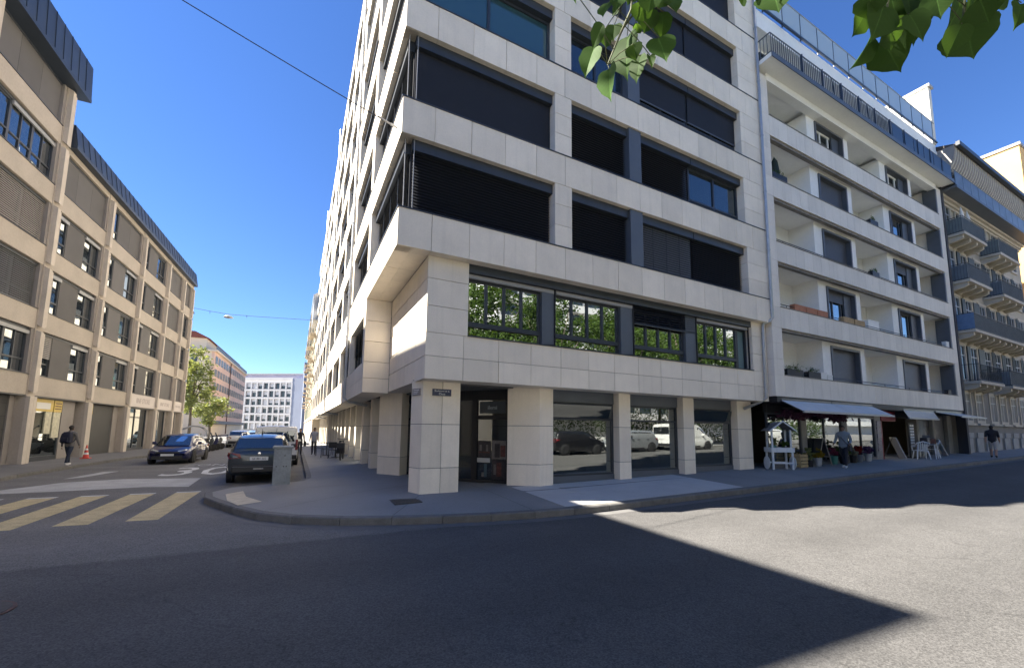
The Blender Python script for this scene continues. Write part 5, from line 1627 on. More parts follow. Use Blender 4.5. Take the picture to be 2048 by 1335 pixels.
# every leaf: twig, base, tip and width, in metres
leaves = [('A', (0.698, 0.858, 2.896), (0.682, 0.882, 2.817), 0.066), ('A', (0.705, 0.805, 2.785), (0.677, 0.770, 2.656), 0.062), ('A', (0.938, 0.976, 3.157), (0.940, 0.989, 3.010), 0.113),
          ('A', (0.798, 0.780, 2.849), (0.803, 0.804, 2.786), 0.061), ('A', (0.960, 0.860, 3.055), (0.948, 0.821, 2.938), 0.089), ('A', (0.676, 0.794, 2.897), (0.681, 0.845, 2.871), 0.055),
          ('A', (0.949, 0.868, 3.161), (0.961, 0.923, 3.130), 0.075), ('A', (0.898, 0.964, 3.250), (0.904, 1.011, 3.252), 0.036), ('A', (0.891, 0.986, 3.187), (0.885, 0.988, 3.126), 0.059),
          ('A', (0.755, 0.860, 3.072), (0.732, 0.859, 3.013), 0.057), ('A', (0.971, 0.847, 3.139), (1.009, 0.891, 3.101), 0.065), ('A', (0.800, 0.765, 2.998), (0.819, 0.806, 2.983), 0.062),
          ('A', (0.995, 0.841, 3.190), (0.991, 0.812, 3.119), 0.059), ('A', (0.610, 0.828, 2.992), (0.637, 0.861, 3.003), 0.021), ('A', (0.789, 0.847, 3.109), (0.754, 0.829, 3.017), 0.066),
          ('A', (0.792, 0.728, 2.985), (0.797, 0.746, 2.948), 0.065), ('A', (0.845, 0.984, 3.142), (0.888, 1.028, 3.134), 0.065), ('A', (0.763, 0.771, 2.858), (0.780, 0.780, 2.826), 0.050),
          ('A', (0.925, 0.865, 2.982), (0.905, 0.838, 2.909), 0.027), ('A', (0.954, 0.950, 3.189), (1.003, 0.978, 3.199), 0.030), ('A', (0.957, 0.836, 3.181), (0.954, 0.854, 3.150), 0.067),
          ('A', (0.843, 0.849, 3.149), (0.827, 0.854, 3.097), 0.059), ('B', (1.659, 0.586, 3.243), (1.628, 0.615, 3.163), 0.085), ('B', (1.537, 0.530, 3.040), (1.423, 0.542, 2.891), 0.069),
          ('B', (1.581, 0.525, 3.041), (1.632, 0.506, 2.943), 0.116), ('B', (1.717, 0.479, 3.162), (1.642, 0.472, 3.012), 0.086), ('B', (1.501, 0.434, 3.006), (1.536, 0.419, 2.927), 0.071),
          ('B', (1.458, 0.473, 3.046), (1.414, 0.492, 2.931), 0.112), ('B', (1.654, 0.516, 3.226), (1.613, 0.494, 3.055), 0.120), ('B', (1.391, 0.475, 3.051), (1.426, 0.502, 3.014), 0.084),
          ('B', (1.667, 0.483, 3.221), (1.629, 0.466, 3.083), 0.100), ('B', (1.525, 0.485, 3.038), (1.586, 0.507, 2.996), 0.100), ('C', (1.913, 0.419, 3.261), (1.870, 0.447, 3.157), 0.117),
          ('C', (1.651, 0.331, 3.031), (1.730, 0.335, 3.002), 0.104), ('C', (1.888, 0.416, 3.157), (1.945, 0.418, 3.058), 0.151), ('C', (1.655, 0.371, 2.990), (1.671, 0.411, 2.927), 0.069),
          ('C', (1.661, 0.398, 3.124), (1.618, 0.416, 3.054), 0.061), ('B', (1.819, 0.483, 3.305), (1.906, 0.490, 3.304), 0.062), ('C', (2.109, 0.333, 3.263), (2.048, 0.340, 3.148), 0.081),
          ('C', (1.867, 0.322, 3.164), (1.805, 0.335, 3.083), 0.073), ('D', (1.252, 0.664, 3.180), (1.247, 0.648, 3.092), 0.115), ('D', (1.203, 0.723, 3.209), (1.242, 0.760, 3.217), 0.047),
          ('D', (1.047, 0.586, 2.973), (1.065, 0.610, 2.978), 0.030), ('C', (1.783, 0.367, 3.165), (1.761, 0.378, 3.076), 0.113), ('C', (1.708, 0.318, 3.077), (1.758, 0.343, 3.065), 0.090),
          ('C', (1.540, 0.388, 3.053), (1.565, 0.389, 2.981), 0.078)]
rl = random.Random(3)
bases = []
for i, (tw, a, b, W_) in enumerate(leaves):
    a, b = Vector(a), Vector(b)
    ax = (b - a); ln = ax.length / 0.99; ax.normalize()
    n = (Vector((-0.62, -0.42, -0.62)) + Vector((rl.uniform(-0.45, 0.45), rl.uniform(-0.45, 0.45), rl.uniform(-0.2, 0.5)))).normalized()
    sx = ax.cross(n).normalized(); n = sx.cross(ax).normalized()
    m = Matrix.Identity(4)
    for k in range(3):
        m[k][0], m[k][1], m[k][2], m[k][3] = sx[k] * W_, ax[k] * ln, n[k] * ln, (a - org(lt))[k]
    o = bpy.data.objects.new('leaf', LM[i % 6]); link(o, lt); o.matrix_basis = m
    bases.append(a)
# twigs that carry the leaves
def twig(path, stems, r=0.0035):
    mb = MB().tube(path, [r * 1.6] + [r] * (len(path) - 2) + [r * 0.5], 6)
    for s in stems:
        best = min((Vector(p) for p in dense(path)), key=lambda p: (p - s).length)
        mb.tube([best, best.lerp(s, 0.5) + Vector((0, 0, 0.006)), s], 0.0014, 5)
    mb.build('twig', mat('green_twig', (0.07, 0.08, 0.03), 0.7), lt)
def dense(path):
    out = []
    for a, b in zip(path[:-1], path[1:]):
        out += [Vector(a).lerp(Vector(b), t / 8) for t in range(9)]
    return out
stems = {g: [b for b, l in zip(bases, leaves) if l[0] == g] for g in 'ABCD'}
twig([(1.2, 1.0, 3.5), (0.845, 0.826, 3.301), (0.834, 0.849, 3.077), (0.802, 0.864, 2.992), (0.768, 0.883, 2.892)], stems['A'])
twig([(2.1, 0.5, 3.6), (1.574, 0.472, 3.302), (1.540, 0.491, 3.111), (1.519, 0.503, 3.009)], stems['B'])
twig([(2.1, 0.5, 3.6), (1.783, 0.366, 3.289), (1.750, 0.380, 3.129), (1.734, 0.387, 3.050)], stems['C'])
twig([(1.45, 0.6, 3.75), (1.227, 0.650, 3.314), (1.219, 0.662, 3.163)], stems['D'])
# ------------------------------------------------------------------ vehicles
M_tyre = mat('tyre_rubber', (0.018, 0.018, 0.019), 0.8)
M_rim = mat('alloy_rim', (0.42, 0.43, 0.44), 0.3, metal=0.8)
M_trim_b = mat('black_plastic', (0.02, 0.02, 0.022), 0.5)
M_lampc = glass('headlamp_glass', (0.45, 0.47, 0.48), 0.35)
M_tail = mat('tail_lamp', (0.20, 0.02, 0.025), 0.2)
M_plate = mat('number_plate', (0.70, 0.71, 0.70), 0.4)
M_carglass = glass('car_glass', (0.012, 0.014, 0.017), 0.16)
M_chrome = mat('chrome', (0.6, 0.6, 0.6), 0.15, metal=1.0)
def paint(name, col, metal=0.35):
    m = mat(name, col, 0.32, metal)
    b = m.node_tree.nodes['Principled BSDF']
    b.inputs['Coat Weight'].default_value = 1.0
    b.inputs['Coat Roughness'].default_value = 0.06
    return m
def wheel(c, r, w, side, parent):
    x = c[0]
    ty = MB().lathe([(r * 0.62, -w / 2), (r * 0.93, -w / 2), (r, -w * 0.32), (r, w * 0.32), (r * 0.93, w / 2), (r * 0.62, w / 2)], 28, (0, 0, 0), 'x')
    o = bpy.data.objects.new('wheel', ty.mesh('wheel', M_tyre, smooth=True)); link(o, parent); o.location = c
    ORG[o.name] = Vector((0, 0, 0))
    fx = side * w * 0.42
    mb = MB().lathe([(r * 0.64, fx - 0.02 * side), (r * 0.66, fx + 0.012 * side), (r * 0.60, fx + 0.012 * side), (r * 0.58, fx - 0.03 * side)], 28, (0, 0, 0), 'x')
    mb.lathe([(0.0, fx - 0.02 * side), (r * 0.16, fx - 0.02 * side), (r * 0.16, fx + 0.008 * side), (0.0, fx + 0.012 * side)], 12, (0, 0, 0), 'x')
    for k in range(5):
        t = 2 * PI * k / 5 + 0.3
        d = Vector((0, math.cos(t), math.sin(t))); e = Vector((0, -math.sin(t), math.cos(t)))
        pts = [d * r * 0.12 + e * 0.035, d * r * 0.12 - e * 0.035, d * r * 0.62 - e * 0.028, d * r * 0.62 + e * 0.028]
        mb.extrude([p + Vector((fx - 0.018 * side, 0, 0)) for p in pts], (0.02 * side, 0, 0))
    fix_normals(mb.build('rim', M_rim, o))
    MB().lathe([(0.0, fx - 0.05 * side), (r * 0.6, fx - 0.05 * side), (r * 0.6, fx - 0.04 * side), (0.0, fx - 0.04 * side)], 20, (0, 0, 0), 'x').build('brake_shade', M_trim_b, o)
    return o

def loft(secs, name, m, parent, closed_ends=True):
    """secs: list of rings of points, all the same length"""
    mb = MB(); n = len(secs[0])
    for s in secs: mb.v += [tuple(p) for p in s]
    for i in range(len(secs) - 1):
        for k in range(n):
            mb.f.append((i * n + k, i * n + (k + 1) % n, (i + 1) * n + (k + 1) % n, (i + 1) * n + k))
    if closed_ends:
        mb.f.append(tuple(range(n - 1, -1, -1))); mb.f.append(tuple(range((len(secs) - 1) * n, len(secs) * n)))
    o = mb.build(name, m, parent, smooth=True)
    fix_normals(o)
    o.data.set_sharp_from_angle(angle=math.radians(38)) if hasattr(o.data, 'set_sharp_from_angle') else None
    return o

def car(name, label, cat, loc, rz, m, style='hatch', L=4.25, W=1.80, H=1.48, group=None, plate=None, roofbars=False):
    """front looks along local +y; sub-parts follow the thing > part > sub-part order"""
    t = thing(name, label, cat, loc, rz, group)
    h = W / 2
    van = style == 'van'
    suv = style == 'suv'
    wr = 0.345 if suv or van else 0.325
    yf, yr = L / 2 - 0.86, -L / 2 + 0.80
    belt = H * (0.675 if suv else 0.64) if not van else H * 0.56
    hood = belt - (0.02 if suv else 0.06)
    def sec(y, w, zb, zt, crown=0.02):
        r = []
        half = [(0.0, zb), (w * 0.86, zb), (w * 0.965, zb + 0.07), (w * 0.995, zb + 0.22), (w, zb + (zt - zb) * 0.52), (w * 0.975, zb + (zt - zb) * 0.74), (w * 0.955, zt - 0.05), (w * 0.90, zt - 0.005), (w * 0.5, zt + crown * 0.7), (0.0, zt + crown)]
        for (x, z) in half: r.append((x, y, z))
        for (x, z) in half[-2:0:-1]: r.append((-x, y, z))
        return r
    if van:
        st = [(-L / 2, 0.94, 0.34, belt), (-L / 2 + 0.08, 0.985, 0.26, belt), (yr, 1, 0.22, belt), (0, 1, 0.2, belt), (yf, 1.0, 0.2, belt - 0.05), (L / 2 - 0.45, 0.985, 0.2, hood - 0.06), (L / 2 - 0.12, 0.93, 0.22, hood - 0.22), (L / 2, 0.82, 0.30, hood - 0.36)]
    else:
        st = [(-L / 2, 0.86, 0.42, belt - 0.16), (-L / 2 + 0.05, 0.93, 0.34, belt - 0.04), (-L / 2 + 0.25, 0.975, 0.26, belt), (yr, 0.995, 0.22, belt), (-0.3, 1.0, 0.20, belt), (0.55, 1.0, 0.20, belt - 0.015), (yf - 0.05, 0.995, 0.20, hood),
              (L / 2 - 0.55, 0.98, 0.20, hood - 0.07), (L / 2 - 0.25, 0.94, 0.21, hood - 0.15), (L / 2 - 0.07, 0.86, 0.24, hood - 0.26), (L / 2, 0.76, 0.30, hood - 0.36)]
    body = loft([sec(y, h * w, zb, zt) for (y, w, zb, zt) in st], 'body', m, t)
    # cabin
    def rsec(y, wb, wt, z0, z1, crown=0.03):
        half = [(0, z0), (wb, z0), (wb * 0.995, z0 + (z1 - z0) * 0.25), (wt + (wb - wt) * 0.25, z0 + (z1 - z0) * 0.75), (wt, z1 - 0.05), (wt * 0.93, z1 - 0.008), (wt * 0.5, z1 + crown * 0.8), (0, z1 + crown)]
        return [(x, y, z) for (x, z) in half] + [(-x, y, z) for (x, z) in half[-2:0:-1]]
    z0 = belt - 0.13
    zw = hood + 0.0
    if van:
        cab = [(-L / 2 + 0.02, 0.95, 0.86, H - 0.03), (-L / 2 + 0.10, 0.985, 0.90, H), (0.2, 0.985, 0.90, H), (L / 2 - 1.75, 0.98, 0.88, H - 0.03), (L / 2 - 1.35, 0.97, 0.80, H - 0.25), (L / 2 - 0.72, 0.93, 0.88, belt - 0.10)]
    elif suv:
        cab = [(-L / 2 + 0.16, 0.90, 0.80, belt + 0.0), (-L / 2 + 0.34, 0.93, 0.73, H - 0.10), (-L / 2 + 0.62, 0.95, 0.72, H - 0.02), (-0.2, 0.955, 0.73, H), (0.35, 0.95, 0.72, H - 0.02), (0.75, 0.945, 0.70, H - 0.14), (1.42, 0.90, 0.86, zw - 0.045)]
    else:
        cab = [(-L / 2 + 0.20, 0.88, 0.80, belt + 0.0), (-L / 2 + 0.52, 0.91, 0.72, H - 0.20), (-L / 2 + 0.85, 0.93, 0.70, H - 0.07), (-0.35, 0.945, 0.71, H), (0.25, 0.94, 0.70, H - 0.02), (0.62, 0.935, 0.69, H - 0.12), (1.36, 0.89, 0.85, zw - 0.045)]
    cabin = loft([rsec(y, h * a, h * b, z0, z1) for (y, a, b, z1) in cab], 'cabin', m, t)
    # glass, slightly proud of the cabin shell
    def side_x(y, z):
        for (y0, a0, b0, t0), (y1, a1, b1, t1) in zip(cab[:-1], cab[1:]):
            if y0 <= y <= y1:
                f = (y - y0) / (y1 - y0); a, b, tt = a0 + (a1 - a0) * f, b0 + (b1 - b0) * f, t0 + (t1 - t0) * f
                k = max(0, min(1, (z - z0) / max(0.05, tt - z0)))
                return h * (a + (b - a) * k)
        return h * 0.9
    def side_pane(poly, nm='side_window'):
        for s in (1, -1):
            pts = [(s * (side_x(y, z) + 0.007), y, z) for (y, z) in poly]
            mb = MB().extrude(pts, (-s * 0.004, 0, 0)); fix_normals(mb.build(nm, M_carglass, t))
    zb_, zt_ = belt + 0.02, H - 0.13
    if van:
        side_pane([(L / 2 - 1.45, zb_ + 0.03), (L / 2 - 0.95, zb_ + 0.03), (L / 2 - 1.40, H - 0.38), (L / 2 - 1.75, H - 0.25), (L / 2 - 1.95, H - 0.25), (L / 2 - 1.95, zb_ + 0.03)])
        rw = [(s * h * 0.80, -L / 2 + 0.0, z) for s, z in ((-1, zb_ + 0.1), (1, zb_ + 0.1), (1.0, H - 0.22), (-1.0, H - 0.22))]
        side_pane([(-L / 2 + 0.5, zb_ + 0.1), (-L / 2 + 1.4, zb_ + 0.1), (-L / 2 + 1.4, H - 0.25), (-L / 2 + 0.5, H - 0.25)])
    else:
        rear0 = cab[1][0] + 0.18
        side_pane([(-0.20, zb_), (-0.20, zt_), (cab[2][0] + 0.12, zt_ - 0.03), (rear0 - 0.02, zb_ + 0.10), (rear0 + 0.05, zb_)])
        side_pane([(-0.13, zb_), (1.02, zb_), (0.60, H - 0.22), (0.35, zt_), (-0.13, zt_)])
    # windscreen and rear screen lie on the sloping ends of the cabin
    def end_pane(s0, s1, k0, k1, nm, push):
        (ya, aa, ba, ta), (yb, ab_, bb_, tb) = s0, s1
        def pt(f, sx):
            y = ya + (yb - ya) * f; z = ta + (tb - ta) * f + 0.03
            w_ = h * (ba + (bb_ - ba) * f) * 0.93
            return Vector((sx * w_, y, z))
        pts = [pt(k0, -1), pt(k0, -0.5) + Vector((0, 0, 0.012)), pt(k0, 0.5) + Vector((0, 0, 0.012)), pt(k0, 1), pt(k1, 1), pt(k1, 0.5) + Vector((0, 0, 0.012)), pt(k1, -0.5) + Vector((0, 0, 0.012)), pt(k1, -1)]
        n = (pts[3] - pts[0]).cross(pts[7] - pts[0]).normalized() * push
        mb = MB().extrude([p + n * 0.010 for p in pts], n * 0.004)
        fix_normals(mb.build(nm, M_carglass, t))
    end_pane(cab[-1], cab[-2], 0.06, 0.97, 'windscreen', -1 if True else 1)
    if van:
        mb = MB().extrude([Vector(p) + Vector((0, -0.012, 0)) for p in rw], (0, 0.004, 0)); fix_normals(mb.build('rear_window', M_carglass, t))
    else:
        end_pane(cab[0], cab[1], 0.10, 0.92, 'rear_window', 1)
    # lamps, plates, bumpers
    yl = L / 2 - 0.20
    for s in (1, -1):
        zl = hood - 0.27
        pts = [(s * h * 0.42, L / 2 - 0.075, zl - 0.02), (s * h * 0.74, L / 2 - 0.10, zl - 0.04), (s * h * 0.93, L / 2 - 0.36, zl + 0.03), (s * h * 0.90, L / 2 - 0.42, zl + 0.12), (s * h * 0.70, L / 2 - 0.20, zl + 0.10), (s * h * 0.42, L / 2 - 0.12, zl + 0.05)]
        mb = MB().extrude([Vector(p) + Vector((s * 0.012, 0.05, 0.01)) for p in pts], (0, -0.16, 0.03)); fix_normals(mb.build('headlight', M_lampc, t))
        zt2 = belt - 0.12
        if van:
            mb = MB().box(s * h * 0.86, -L / 2 - 0.02, 0.75, s * h * 0.97, -L / 2 + 0.10, 1.25)
        else:
            pts = [(s * h * 0.52, -L / 2 + 0.015, zt2 - 0.10), (s * h * 0.88, -L / 2 + 0.02, zt2 - 0.12), (s * h * 0.965, -L / 2 + 0.24, zt2 - 0.02), (s * h * 0.95, -L / 2 + 0.28, zt2 + 0.07), (s * h * 0.84, -L / 2 + 0.07, zt2 + 0.07), (s * h * 0.56, -L / 2 + 0.03, zt2 + 0.03)]
            mb = MB().extrude([Vector(p) + Vector((s * 0.022, -0.045, 0)) for p in pts], (0, 0.16, 0.0))
        fix_normals(mb.build('tail_light', M_tail, t))
        # door mirror
        xm = h * 0.97
        mb = MB().box(s * xm, yf - 0.62, belt - 0.0, s * (xm + 0.17), yf - 0.52, belt + 0.14)
        mi = mb.build('mirror', M_trim_b if suv else m, t, bevel=0.025)
        for yd in (-0.05, -0.95):
            if not van or yd > -0.5:
                MB().box(s * (h * 0.985), yd - 0.10, belt - 0.16, s * (h * 0.985 + 0.022), yd + 0.10, belt - 0.13).build('door_handle', M_trim_b, t)
        mb = MB().box(s * h * 0.99, -0.6, 0.215, s * (h * 1.008), 0.75, 0.34); mb.build('sill_trim', M_trim_b, t)
        for y in (yf, yr):
            mb = MB().lathe([(0.0, h - 0.16), (wr + 0.06, h - 0.16), (wr + 0.06, h + 0.004), (0.0, h + 0.004)], 26, (0, y, wr), 'x')
            if s < 0: mb.v = [(-p[0], p[1], p[2]) for p in mb.v]
            o_ = fix_normals(mb.build('wheel_arch', M_trim_b, t))
            wheel((s * (h - 0.085), y, wr), wr, 0.20, s, t)
    bm_ = m if style == 'hatch' else M_trim_b
    if not van:
        mb = MB().prism([(-h * 0.86, -L / 2 + 0.10), (-h * 0.80, -L / 2 - 0.035), (h * 0.80, -L / 2 - 0.035), (h * 0.86, -L / 2 + 0.10)], 0.36, 0.60); mb.build('rear_bumper', M_trim_b, t, bevel=0.02)
        mb = MB().prism([(-h * 0.80, L / 2 - 0.12), (-h * 0.66, L / 2 + 0.012), (h * 0.66, L / 2 + 0.012), (h * 0.80, L / 2 - 0.12)], 0.24, 0.40); mb.build('front_grille', M_trim_b, t, bevel=0.01)
        mb = MB().prism([(-h * 0.56, L / 2 - 0.10), (-h * 0.50, L / 2 - 0.012), (h * 0.50, L / 2 - 0.012), (h * 0.56, L / 2 - 0.10)], 0.50, 0.60); mb.build('front_grille', M_trim_b, t, bevel=0.01)
        for s in (1, -1):
            MB().box(s * h * 0.58, L / 2 - 0.10, 0.36, s * h * 0.86, L / 2 - 0.075, 0.375).build('chrome_strip', M_chrome, t)
    else:
        MB().box(-h * 0.95, -L / 2 - 0.05, 0.32, h * 0.95, -L / 2 + 0.05, 0.52).build('rear_bumper', M_trim_b, t, bevel=0.02)
        MB().box(-0.008, -L / 2 - 0.004, 0.55, 0.008, -L / 2 + 0.03, H - 0.08).build('door_seam', M_trim_b, t)
    zp = belt - 0.30 if suv else (0.72 if not van else 0.85)
    pr = MB().box(-0.26, -L / 2 - 0.030, zp, 0.26, -L / 2 - 0.012, zp + 0.115).build('number_plate', M_plate, t)
    MB().box(-0.255, L / 2 + 0.010, 0.40, 0.255, L / 2 + 0.022, 0.50).build('number_plate', M_plate, t)
    if plate:
        text_obj(plate, 0.10, M_black, pr, face_mat((0, -L / 2 - 0.032, zp + 0.055), (1, 0, 0), (0, 0, 1)) @ Matrix.Diagonal((0.82, 1, 1, 1)), depth=0.001)
        MB().lathe([(0.0, 0), (0.045, 0), (0.045, 0.012), (0.0, 0.014)], 14, (0, 0, 0)).xform(face_mat((0, -L / 2 - 0.008, zp + 0.22), (1, 0, 0), (0, 0, 1))).build('badge', M_chrome, t)
        MB().box(-0.14, -L / 2 - 0.045, 0.46, 0.14, -L / 2 - 0.03, 0.49).build('fog_lamp', M_lampc, t)
        for s in (-1, 1): MB().box(-h * 0.8, -L / 2 - 0.04, 0.535, h * 0.8, -L / 2 - 0.032, 0.55).build('bumper_crease', M_steel, t) if s > 0 else None
        MB().tube([(0.0, -L / 2 + 0.75, H + 0.02), (0.0, -L / 2 + 0.66, H + 0.22)], [0.02, 0.004], 6).build('aerial', M_trim_b, t)
    if roofbars:
        for s in (1, -1):
            MB().tube([(s * h * 0.66, -1.3, H - 0.03), (s * h * 0.68, -1.15, H + 0.05), (s * h * 0.68, 0.2, H + 0.06), (s * h * 0.66, 0.4, H - 0.01)], 0.018, 6).build('roof_bar', M_chrome, t)
    return t
P_navy = paint('navy_paint', (0.012, 0.016, 0.075)); P_slate = paint('slate_blue_paint', (0.035, 0.048, 0.062)); P_wht = paint('white_paint', (0.72, 0.72, 0.70), 0.0)
P_silver = paint('silver_paint', (0.40, 0.42, 0.44), 0.6); P_blk = paint('black_paint', (0.015, 0.015, 0.017)); P_sky = paint('pale_blue_paint', (0.25, 0.38, 0.50), 0.4)
car('parked_car', 'slate blue sport utility car parked beside the grey street cabinet, seen from behind', 'car', (-0.98, 18.15, 0), 0.0, P_slate, 'suv', 4.2, 1.82, 1.54, plate='GE 881 302', roofbars=True, group='cars on the side street')
car('driving_car', 'dark navy hatchback driving towards the crossing with its headlamps in front', 'car', (-5.25, 27.6, 0), PI - math.radians(3), P_navy, 'hatch', 4.1, 1.76, 1.42, group='cars on the side street')
car('delivery_van', 'white van parked in front of the slate blue car', 'van', (-0.75, 25.2, 0), 0.0, P_wht, 'van', 4.9, 1.9, 1.86, group='cars on the side street')
car('parked_car', 'silver hatchback parked beyond the white van', 'car', (-0.75, 31.2, 0), 0.0, P_silver, 'hatch', 4.1, 1.76, 1.46, group='cars on the side street')
car('parked_car', 'black hatchback parked beyond the silver one', 'car', (-0.75, 36.4, 0), 0.0, P_blk, 'hatch', 4.1, 1.76, 1.46, group='cars on the side street')
car('driving_car', 'white car driving away down the side street', 'car', (-4.5, 46.5, 0), 0.03, P_wht, 'suv', 4.2, 1.8, 1.5, group='cars on the side street')
car('driving_car', 'pale blue car ahead of the white car', 'car', (-4.3, 58, 0), 0.03, P_sky, 'hatch', 4.2, 1.78, 1.45, group='cars on the side street')
car('parked_car', 'dark car waiting at the far end of the side street', 'car', (-2.2, 70, 0), 0.03, P_blk, 'hatch', 4.2, 1.78, 1.45, group='cars on the side street')
def oz(x): return G(x)
g2 = 'cars parked across the boulevard'
car('parked_car', 'black car parked across the boulevard, mirrored in the first shop window', 'car', (17.3, -3.0, oz(17.3)), -PI / 2, P_blk, 'suv', 4.3, 1.8, 1.6, group=g2)
car('parked_car', 'silver car parked across the boulevard, mirrored in the first shop window', 'car', (22.4, -3.0, oz(22.4)), PI / 2, P_silver, 'suv', 4.3, 1.8, 1.6, group=g2)
car('delivery_van', 'white van parked across the boulevard, mirrored in the middle shop window', 'van', (28.2, -3.0, oz(28.2)), -PI / 2, P_wht, 'van', 5.0, 1.95, 2.0, group=g2)
car('parked_car', 'white car parked across the boulevard, mirrored in the last shop window', 'car', (37.0, -3.0, oz(37)), PI / 2, P_wht, 'suv', 4.3, 1.8, 1.6, group=g2)

# scooters in a row along the left kerb
def scooter(name, label, loc, rz, m, screen=True, canopy=False):
    t = thing(name, label, 'scooter', loc, rz, 'scooters parked along the left kerb')
    for y in (-0.62, 0.66):
        w_ = MB().lathe([(0.13, -0.06), (0.24, -0.06), (0.265, -0.03), (0.265, 0.03), (0.24, 0.06), (0.13, 0.06)], 18, (0, y, 0.265), 'x').build('wheel', M_tyre, t, smooth=True)
        MB().lathe([(0.02, -0.04), (0.14, -0.04), (0.14, 0.04), (0.02, 0.04)], 12, (0, y, 0.265), 'x').build('rim', M_rim, w_)
    loft([[(x * w, y, z0 + (z1 - z0) * k) for (x, k) in ((-0.8, 0), (0.8, 0), (1, 0.4), (0.85, 1), (-0.85, 1), (-1, 0.4))] for (y, w, z0, z1) in ((-0.95, 0.09, 0.6, 0.72), (-0.7, 0.17, 0.42, 0.78), (-0.3, 0.18, 0.3, 0.78), (-0.05, 0.16, 0.2, 0.5), (0.25, 0.16, 0.2, 0.32), (0.42, 0.2, 0.25, 0.75), (0.58, 0.16, 0.5, 0.98), (0.68, 0.08, 0.62, 0.9))], 'body', m, t)
    loft([[(x * w, y, z0 + (z1 - z0) * k) for (x, k) in ((-1, 0), (1, 0), (0.85, 1), (-0.85, 1))] for (y, w, z0, z1) in ((-0.92, 0.10, 0.76, 0.86), (-0.6, 0.16, 0.77, 0.90), (-0.1, 0.14, 0.77, 0.84), (0.05, 0.08, 0.74, 0.78))], 'seat', M_black, t)
    MB().tube([(0, 0.66, 0.3), (0, 0.52, 0.95)], 0.035, 8).build('fork', M_wire, t)
    MB().tube([(-0.33, 0.40, 1.06), (-0.1, 0.52, 1.02), (0.1, 0.52, 1.02), (0.33, 0.40, 1.06)], 0.018, 6).build('handlebar', M_black, t)
    for s in (-1, 1):
        MB().tube([(s * 0.24, 0.45, 1.05), (s * 0.32, 0.5, 1.22)], 0.008, 5).build('mirror_stalk', M_black, t)
    if screen:
        MB().extrude([(-0.2, 0.62, 0.95), (0.2, 0.62, 0.95), (0.16, 0.46, 1.38), (-0.16, 0.46, 1.38)], (0, 0.006, 0.002)).build('windshield', glass('smoke_screen', (0.1, 0.1, 0.1), 0.2, clear=0.5), t)
    MB().lathe([(0.0, 0), (0.08, 0), (0.07, 0.03), (0, 0.04)], 12, (0, 0, 0)).xform(face_mat((0, 0.70, 0.8), (-1, 0, 0), (0, 0, 1))).build('headlight', M_lampc, t)
    if canopy:
        pts = [(0.0, 0.7, 0.9), (0, 0.55, 1.5), (0, 0.2, 1.8), (0, -0.4, 1.85), (0, -0.9, 1.6)]
        for s in (-0.22, 0.22): MB().tube([(p[0] + s, p[1], p[2]) for p in pts], 0.025, 6).build('canopy_tube', M_strip, t)
        loft([[(-0.26, y, z), (0.26, y, z), (0.26, y, z + 0.03), (-0.26, y, z + 0.03)] for (y, z) in ((0.35, 1.68), (0, 1.84), (-0.4, 1.87), (-0.85, 1.66))], 'canopy', M_strip, t)
sc = [('black scooter at the head of the row by the left kerb', M_trim_b, True, False), ('grey scooter second in the row by the left kerb', M_steel, True, False), ('scooter with a curved white roof canopy', M_trim_b, False, True), ('dark scooter with a tall screen beyond the roofed one', M_frame, True, False),
      ('navy scooter further along the left kerb', P_navy, True, False), ('dark grey scooter near the end of the row', M_blind2, False, False)]
for i, (lab, m, a, b) in enumerate(sc):
    s = 8.2 + i * 1.55
    p = lpt(s, 3.35); scooter('scooter', lab, (p.x + 0.35, p.y, 0.0), -1.1 - LC, m, a, b)
